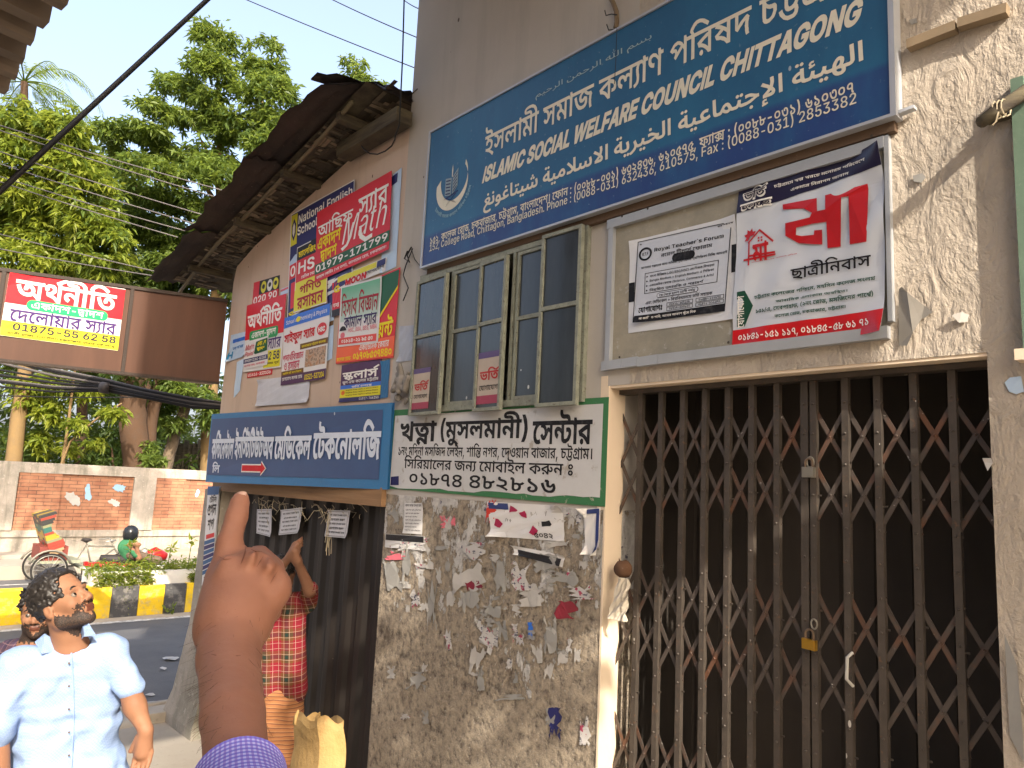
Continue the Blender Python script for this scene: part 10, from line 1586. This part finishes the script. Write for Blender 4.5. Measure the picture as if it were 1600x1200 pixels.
pr += [('c', np.array([.34, -2.95, 2.18]), np.array([.42, -3.0, 1.9]), .055, .045, .03), ('c', np.array([.42, -3.0, 1.9]), np.array([.40, -2.95, 1.62]), .042, .03, .02), ('c', np.array([.40, -2.95, 1.62]), np.array([.40, -2.94, 1.54]), .036, .03, .02), ('c', neck, np.array([.34, -2.95, 2.18]), .06, .06, .03)]
arm = [q_ for q_ in pr]
armbody, AV = bodymesh('body', arm, .0052, .010, [M_skin2], me)
b = MB(); nn = []
for j in range(5):
 for i in range(5): u, v = (i - 2) / 2, (j - 2) / 2; nn.append(A(377 + 7.2 * u - 1.2 * v, 777 + 8 * v - 1.5 * (1 - u * u) * (v < 0), .7735 + .003 * u * u - .0018 * (v > .5) + .001 * (1 - v)))
b.add(nn, [(5 * j + i, 5 * j + i + 1, 5 * j + i + 6, 5 * j + i + 5) for j in range(4) for i in range(4)]); b.build('fingernail', skinmat('nail', (.50, .32, .26), (.56, .38, .32)), armbody, True)
ax_, ay_, az_ = px_of(AV)
def crease(pts):
 b = MB(); Q = []
 for x, y in pts:
  m = (np.abs(ax_ - x) < 5) & (np.abs(ay_ - y) < 5) & (az_ > .6)
  if m.any(): Q.append(PD(x, y, az_[m].min() - .0002))
 if len(Q) > 2: b.tube(Q, [.0001] + [.00055] * (len(Q) - 2) + [.0001], 4); b.build('skin_crease', M_crease, armbody) if b.v else None
M_crease = paint('#6b4030', .6, .1, 'crease')
for c in (((384, 852), (383, 862), (380, 872), (376, 882)), ((412, 868), (407, 876), (401, 886)), ((434, 892), (428, 902), (422, 912)), ((330, 1022), (352, 1027), (376, 1024)), ((392, 858), (400, 862), (410, 862)), ((340, 868), (350, 874), (362, 873))): crease(c)
g = np.random.default_rng(2); b = MB(); front = np.where((ay_ > 950) & (ay_ < 1190) & (az_ < .70) & (az_ > .45) & (ax_ > 290) & (ax_ < 470))[0]
for i in g.choice(front, 300):
 p = AV[i]; e = CU * g.uniform(-.007, -.002) + CR * g.normal(-.003, .004); nrm = -CF + CR * (ax_[i] - 362) / 60; nrm /= np.linalg.norm(nrm); b.tube([p, p + e * .5 + nrm * .0035, p + e + nrm * .004], [.00011, .0001, .00006], 3, False)
b.build('arm_hair', cloth('fine_hair', (.06, .035, .025), (.08, .05, .03)), armbody)
t = NT('gingham'); uv_node = t.n('ShaderNodeUVMap'); u_, v_, _ = t.xyz(uv_node.outputs[0]); f1 = t.math('LESS_THAN', t.math('FRACT', t.math('MULTIPLY', u_, 60)), .5); f2 = t.math('LESS_THAN', t.math('FRACT', t.math('MULTIPLY', v_, 190)), .5)
M_ging = t.done(t.mix(t.math('MULTIPLY', f1, .62), t.mix(t.math('MULTIPLY', f2, .75), (.50, .48, .80), (.09, .10, .55)), (.16, .08, .50)), .8, t.bump(t.noise(40, 3), .2, .004), 0, .2)
b = MB(); c0, c1 = A(373.5, 1222, .4945), A(377, 1300, .445); axd = c1 - c0
pts = [c0 + axd * k for k in (-.012, 0, .3, .7, 1.0, 1.3)] + [elbow + np.array([.0, 0, -.02]), (elbow + sh) / 2, sh]
b.tube(pts, [.0312, .0308, .0318, .034, .037, .041, .048, .058, .075], 40, False, 1, -CF); b.build('sleeve', M_ging, me, True)
b = MB(); b.tube([sh + [-.02, .02, 0], neck - [0, 0, .06], np.array([.34, -2.95, 2.16])], [.085, .12, .085], 24); b.tube([neck - [0, 0, .03], (neck + pelv) / 2, pelv], [.13, .17, .165], 24); b.build('shirt', M_ging, me, True)
bodymesh('trousers', [('c', pelv + CR * s_, np.array([.2, -2.86, .93]) + CR * s_, .10, .07, .03) for s_ in (-.1, .1)], .016, .04, [cloth('photographer_trousers', (.05, .05, .06), (.08, .08, .09))], me)
# ================================================================== VEHICLES ON THE FAR CARRIAGEWAY
M_rim = paint('#a7a39a', .4, .4, 'worn_steel', metal=.5); M_tyre = paint('#24221f', .85, .5, 'tyre'); M_bframe = paint('#7a766a', .45, .5, 'cycle_frame', metal=.3); M_red = paint('#a81c1c', .35, .2, 'red_enamel'); M_seatblk = paint('#2a2422', .6, .3)
def wheel(parent, c, r, axis=(1, 0, 0), spokes=18, tw=.022):
 c = np.array(c, float); ax = np.array(axis, float); ax /= np.linalg.norm(ax); a = np.cross(ax, [0, 0, 1.0]); a /= np.linalg.norm(a); u = np.cross(a, ax); ring = lambda rr: [c + rr * (math.cos(t_) * a + math.sin(t_) * u) for t_ in np.linspace(0, 2 * math.pi, 33)]
 b = MB(); b.tube(ring(r - tw), tw, 6, False); o = b.build('wheel', M_tyre, parent, True); b = MB(); b.tube(ring(r - 2.2 * tw), tw * .55, 6, False); b.lathe(c, [(.035, -.05), (.03, .05)], 10, ax); b.build('rim', M_rim, o, True)
 if spokes:
  b = MB()
  for k in range(spokes): t_ = 2 * math.pi * k / spokes; b.tube([c + ax * .03 * (-1) ** k, c + (r - 2.2 * tw) * (math.cos(t_) * a + math.sin(t_) * u)], .005, 4, False)
  b.build('spokes', M_rim, o)
XR = -17.9; G2 = lambda x, y, dx=0: PX(x, y, XR + dx)
w0 = G2(78, 883, .45); rw = thing('cycle_rickshaw', 'parked cycle rickshaw with folded colourful hood by the far footpath', 'rickshaw', [XR, w0[1], 0]); rr = .335
for dx in (.45, -.45): wheel(rw, [XR + dx, w0[1], rr], rr)
yf = G2(196, 890)[1]; wheel(rw, [XR, yf, rr], rr)
b = MB()
for P, r_ in (((G2(135, 847), G2(142, 883)), .018), ((G2(138, 853), G2(176, 854)), .018), ((G2(142, 883), G2(178, 858)), .018), ((G2(174, 846), G2(182, 862), [XR, yf, rr]), .018), ((G2(136, 850), G2(114, 884), [XR, w0[1], rr]), .016), ((G2(142, 883), G2(112, 884), [XR, w0[1], rr]), .016), (([XR - .48, w0[1], rr], [XR + .48, w0[1], rr]), .02), ((G2(127, 880), G2(128, 898)), .014)): b.tube(P, r_, 6)
b.build('frame', M_bframe, rw, True)
b = MB(); h = G2(174, 846); b.tube([h + [.3, -.18, .02], h + [.25, .02, .05], h, h + [-.25, .02, .05], h + [-.3, -.18, .02]], .014, 6); b.build('handlebar', M_rim, rw, True)
b = MB(); p = G2(135, 845); b.lathe(p, [(.03, -.03), (.11, .01), (.08, .05)], 12); b.build('saddle', M_seatblk, rw, True)
b = MB(); p = G2(142, 883); b.lathe(p - [.03, 0, 0], [(.09, 0), (.09, .02)], 14, (1, 0, 0)); b.tube([p, p + [.1, .02, -.16]], .012, 5); b.tube([p, p + [-.1, -.02, .16]], .012, 5); b.build('crank', M_bframe, rw)
b = MB(); y0_, z0_ = w0[1], rr + .12; b.box((XR - .42, y0_ - .25, z0_), (XR + .42, y0_ + .55, z0_ + .06)); b.box((XR - .4, y0_ + .55, z0_ - .12), (XR + .4, y0_ + .95, z0_ - .08)); b.build('chassis', paint('#8c8f7a', .6, .5), rw)
b = MB(); b.box((XR - .4, y0_ - .2, z0_ + .06), (XR + .4, y0_ + .3, z0_ + .34)); b.build('seat', paint('#7d3a30', .6, .5), rw)
pats = [paint(c, .5, .2) for c in ('#33322f', '#7a7a5a', '#2f5c52', '#a98a2c', '#8e3a2c', '#9d8262')]; b = MB(); e0, e1 = G2(84, 862), G2(68, 801); d = (e1 - e0) / 16; n_ = np.array([0, d[2], -d[1]]); n_ /= np.linalg.norm(n_)
for i in range(16):
 for j in range(5): b.cur = (5 - i // 3 if i < 12 else 0) if (i + j) % 3 else (i + 2 * j) % 6; b.obox(e0 + d * i - n_ * .14 + np.array([-.45 + .18 * j, 0, 0]), (.178, 0, 0), d * .98, n_ * (.22 + .08 * math.sin(i * .5)))
b.build('folded_hood', pats, rw)
b = MB()
for dx in (.45, -.45): b = MB(); b.tube([[XR + dx, w0[1] + (rr + .05) * math.cos(t_), rr + (rr + .05) * math.sin(t_)] for t_ in np.linspace(.3, 2.8, 10)], .025, 6); b.build('mudguard', M_bframe, rw, True)
# motorcycle and rider
XM = -15.6; G3 = lambda x, y, dx=0: PX(x, y, XM + dx); mc = thing('motorcycle', 'red motorcycle passing behind the planted median', 'motorcycle', [XM, 1.6, 0]); yb, yt = G3(166, 885)[1], G3(232, 885)[1]
wheel(mc, [XM, yb, .29], .29, (1, 0, 0), 10, .045); wheel(mc, [XM, yt, .29], .29, (1, 0, 0), 10, .045)
b = MB(); b.tube([[XM, yb - .12, .74], [XM, yb + .25, .70], [XM, yb + .62, .68]], [.07, .11, .10], 10, True, .8); b.build('seat', M_seatblk, mc, True)
b = MB(); b.tube([[XM, yb - .3, .62], [XM, yb + .1, .60], [XM, yb + .55, .58]], [.05, .10, .09], 10); b.build('tail_fairing', M_red, mc, True); b = MB(); b.tube([[XM, yb + .6, .74], [XM, yb + .85, .80], [XM, yb + 1.05, .74]], [.09, .14, .08], 12); b.build('tank', M_red, mc, True)
b = MB(); b.box((XM - .14, yb + .5, .28), (XM + .14, yb + .95, .58)); b.tube([[XM + .16, yb + .8, .3], [XM + .17, yb - .2, .28]], .04, 8); b.build('engine', M_tin, mc); b = MB(); b.tube([[XM, yt, .29], [XM, yt - .22, .86], [XM, yt - .26, 1.0]], .03, 6); b.tube([[XM + .34, yt - .36, 1.0], [XM + .2, yt - .26, 1.02], [XM - .2, yt - .26, 1.02], [XM - .34, yt - .36, 1.0]], .016, 6); b.build('fork', M_tin, mc); b = MB(); b.lathe([XM, yt - .10, .84], [(.03, -.1), (.09, -.02), (.085, .03)], 12, (0, 1, 0)); b.build('headlight', M_rim, mc, True); b = MB(); b.obox((XM - .06, yb - .38, .62), (.12, 0, 0), (0, .06, 0), (0, 0, .07)); b.build('tail_light', M_red, mc)
rd = thing('person', 'motorcycle rider in a green shirt and dark helmet facing right', 'person', [XM, yb + .4, .75]); hp_ = np.array([XM, yb + .38, .82]); hh_ = G3(205, 831); nk = hh_ + [0, -.04, -.17]; pr = [cap(hp_, nk - [0, 0, .1], .13, .13), cap(nk - [0, 0, .08], hh_, .055, .06), ('e', hh_, (.085, .10, .12))]
for s_ in (.17, -.17): pr += [cap(nk + [s_, 0, -.06], nk + [s_ * 1.5, .16, -.30], .055, .045), cap(nk + [s_ * 1.5, .16, -.30], [XM + s_ * 1.9, yt - .36, 1.03], .043, .032), cap([XM + s_ * 1.9, yt - .40, 1.03], [XM + s_ * 1.9, yt - .30, 1.02], .036, .034), cap(hp_ + [s_ * .6, 0, 0], hp_ + [s_ * 1.2, .46, -.12], .085, .065), cap(hp_ + [s_ * 1.2, .46, -.12], hp_ + [s_ * 1.1, .28, -.52], .06, .042), cap(hp_ + [s_ * 1.1, .26, -.54], hp_ + [s_ * 1.1, .46, -.56], .045, .035)]
bodymesh('body', pr, .018, .04, [M_skin], rd); bodymesh('shirt', [cap(hp_, nk - [0, 0, .12], .155, .165)] + [cap(nk + [s_ * .6, 0, -.06], nk + [s_ * 1.4, .12, -.24], .08, .07) for s_ in (.17, -.17)], .018, .05, [cloth('green_shirt', (.03, .13, .06), (.05, .18, .08))], rd); bodymesh('trousers', [q_ for s_ in (.17, -.17) for q_ in (cap(hp_ + [s_ * .6, 0, 0], hp_ + [s_ * 1.2, .46, -.12], .10, .08), cap(hp_ + [s_ * 1.2, .46, -.12], hp_ + [s_ * 1.1, .29, -.46], .075, .06))], .018, .04, [cloth('brown_trousers', (.10, .07, .05), (.14, .10, .07))], rd)
b = MB(); b.lathe(hh_ + [0, -.005, -.09], [(.115, -.06), (.135, .0), (.14, .08), (.115, .16), (.06, .205), (.01, .215)], 16); b.build('helmet', paint('#1d1f22', .25, .1, 'helmet_black'), rd, True)
# leaf crown added outside the frame to dapple the light on the pillar
tree('unseen_tree', 'unseen leaf crown added to dapple the sun on the pillar', [((3.2, -2.45, 5.1), (.5, .45, 1.0)), ((3.6, -2.2, 4.4), (.5, .4, .5)), ((3.3, -2.9, 6.0), (.4, .4, .5))], 170, 6, .2, L_big, 77, [(((3.6, -2.9, 0), (3.55, -2.8, 2.5), (3.3, -2.5, 4.8)), .07, .03)], M_bark, .5)
tree('unseen_tree', 'tall roadside tree spreading its crown above the street', [((-6.5 + rnd.uniform(-1, 1), y, 10.9 + rnd.uniform(-.9, .9)), (1.0, .7, .6)) for y in (-6.2, -5.4, -4.6, -3.9, -3.1, -2.4)], 1000, 6, .32, L_big, 78, [(((-7.8, -5.2, 0), (-7.9, -5.1, 6.0), (-6.6, -4.4, 10.6)), .2, .08)], M_bark, .6)
print('scene built', len(bpy.data.objects))
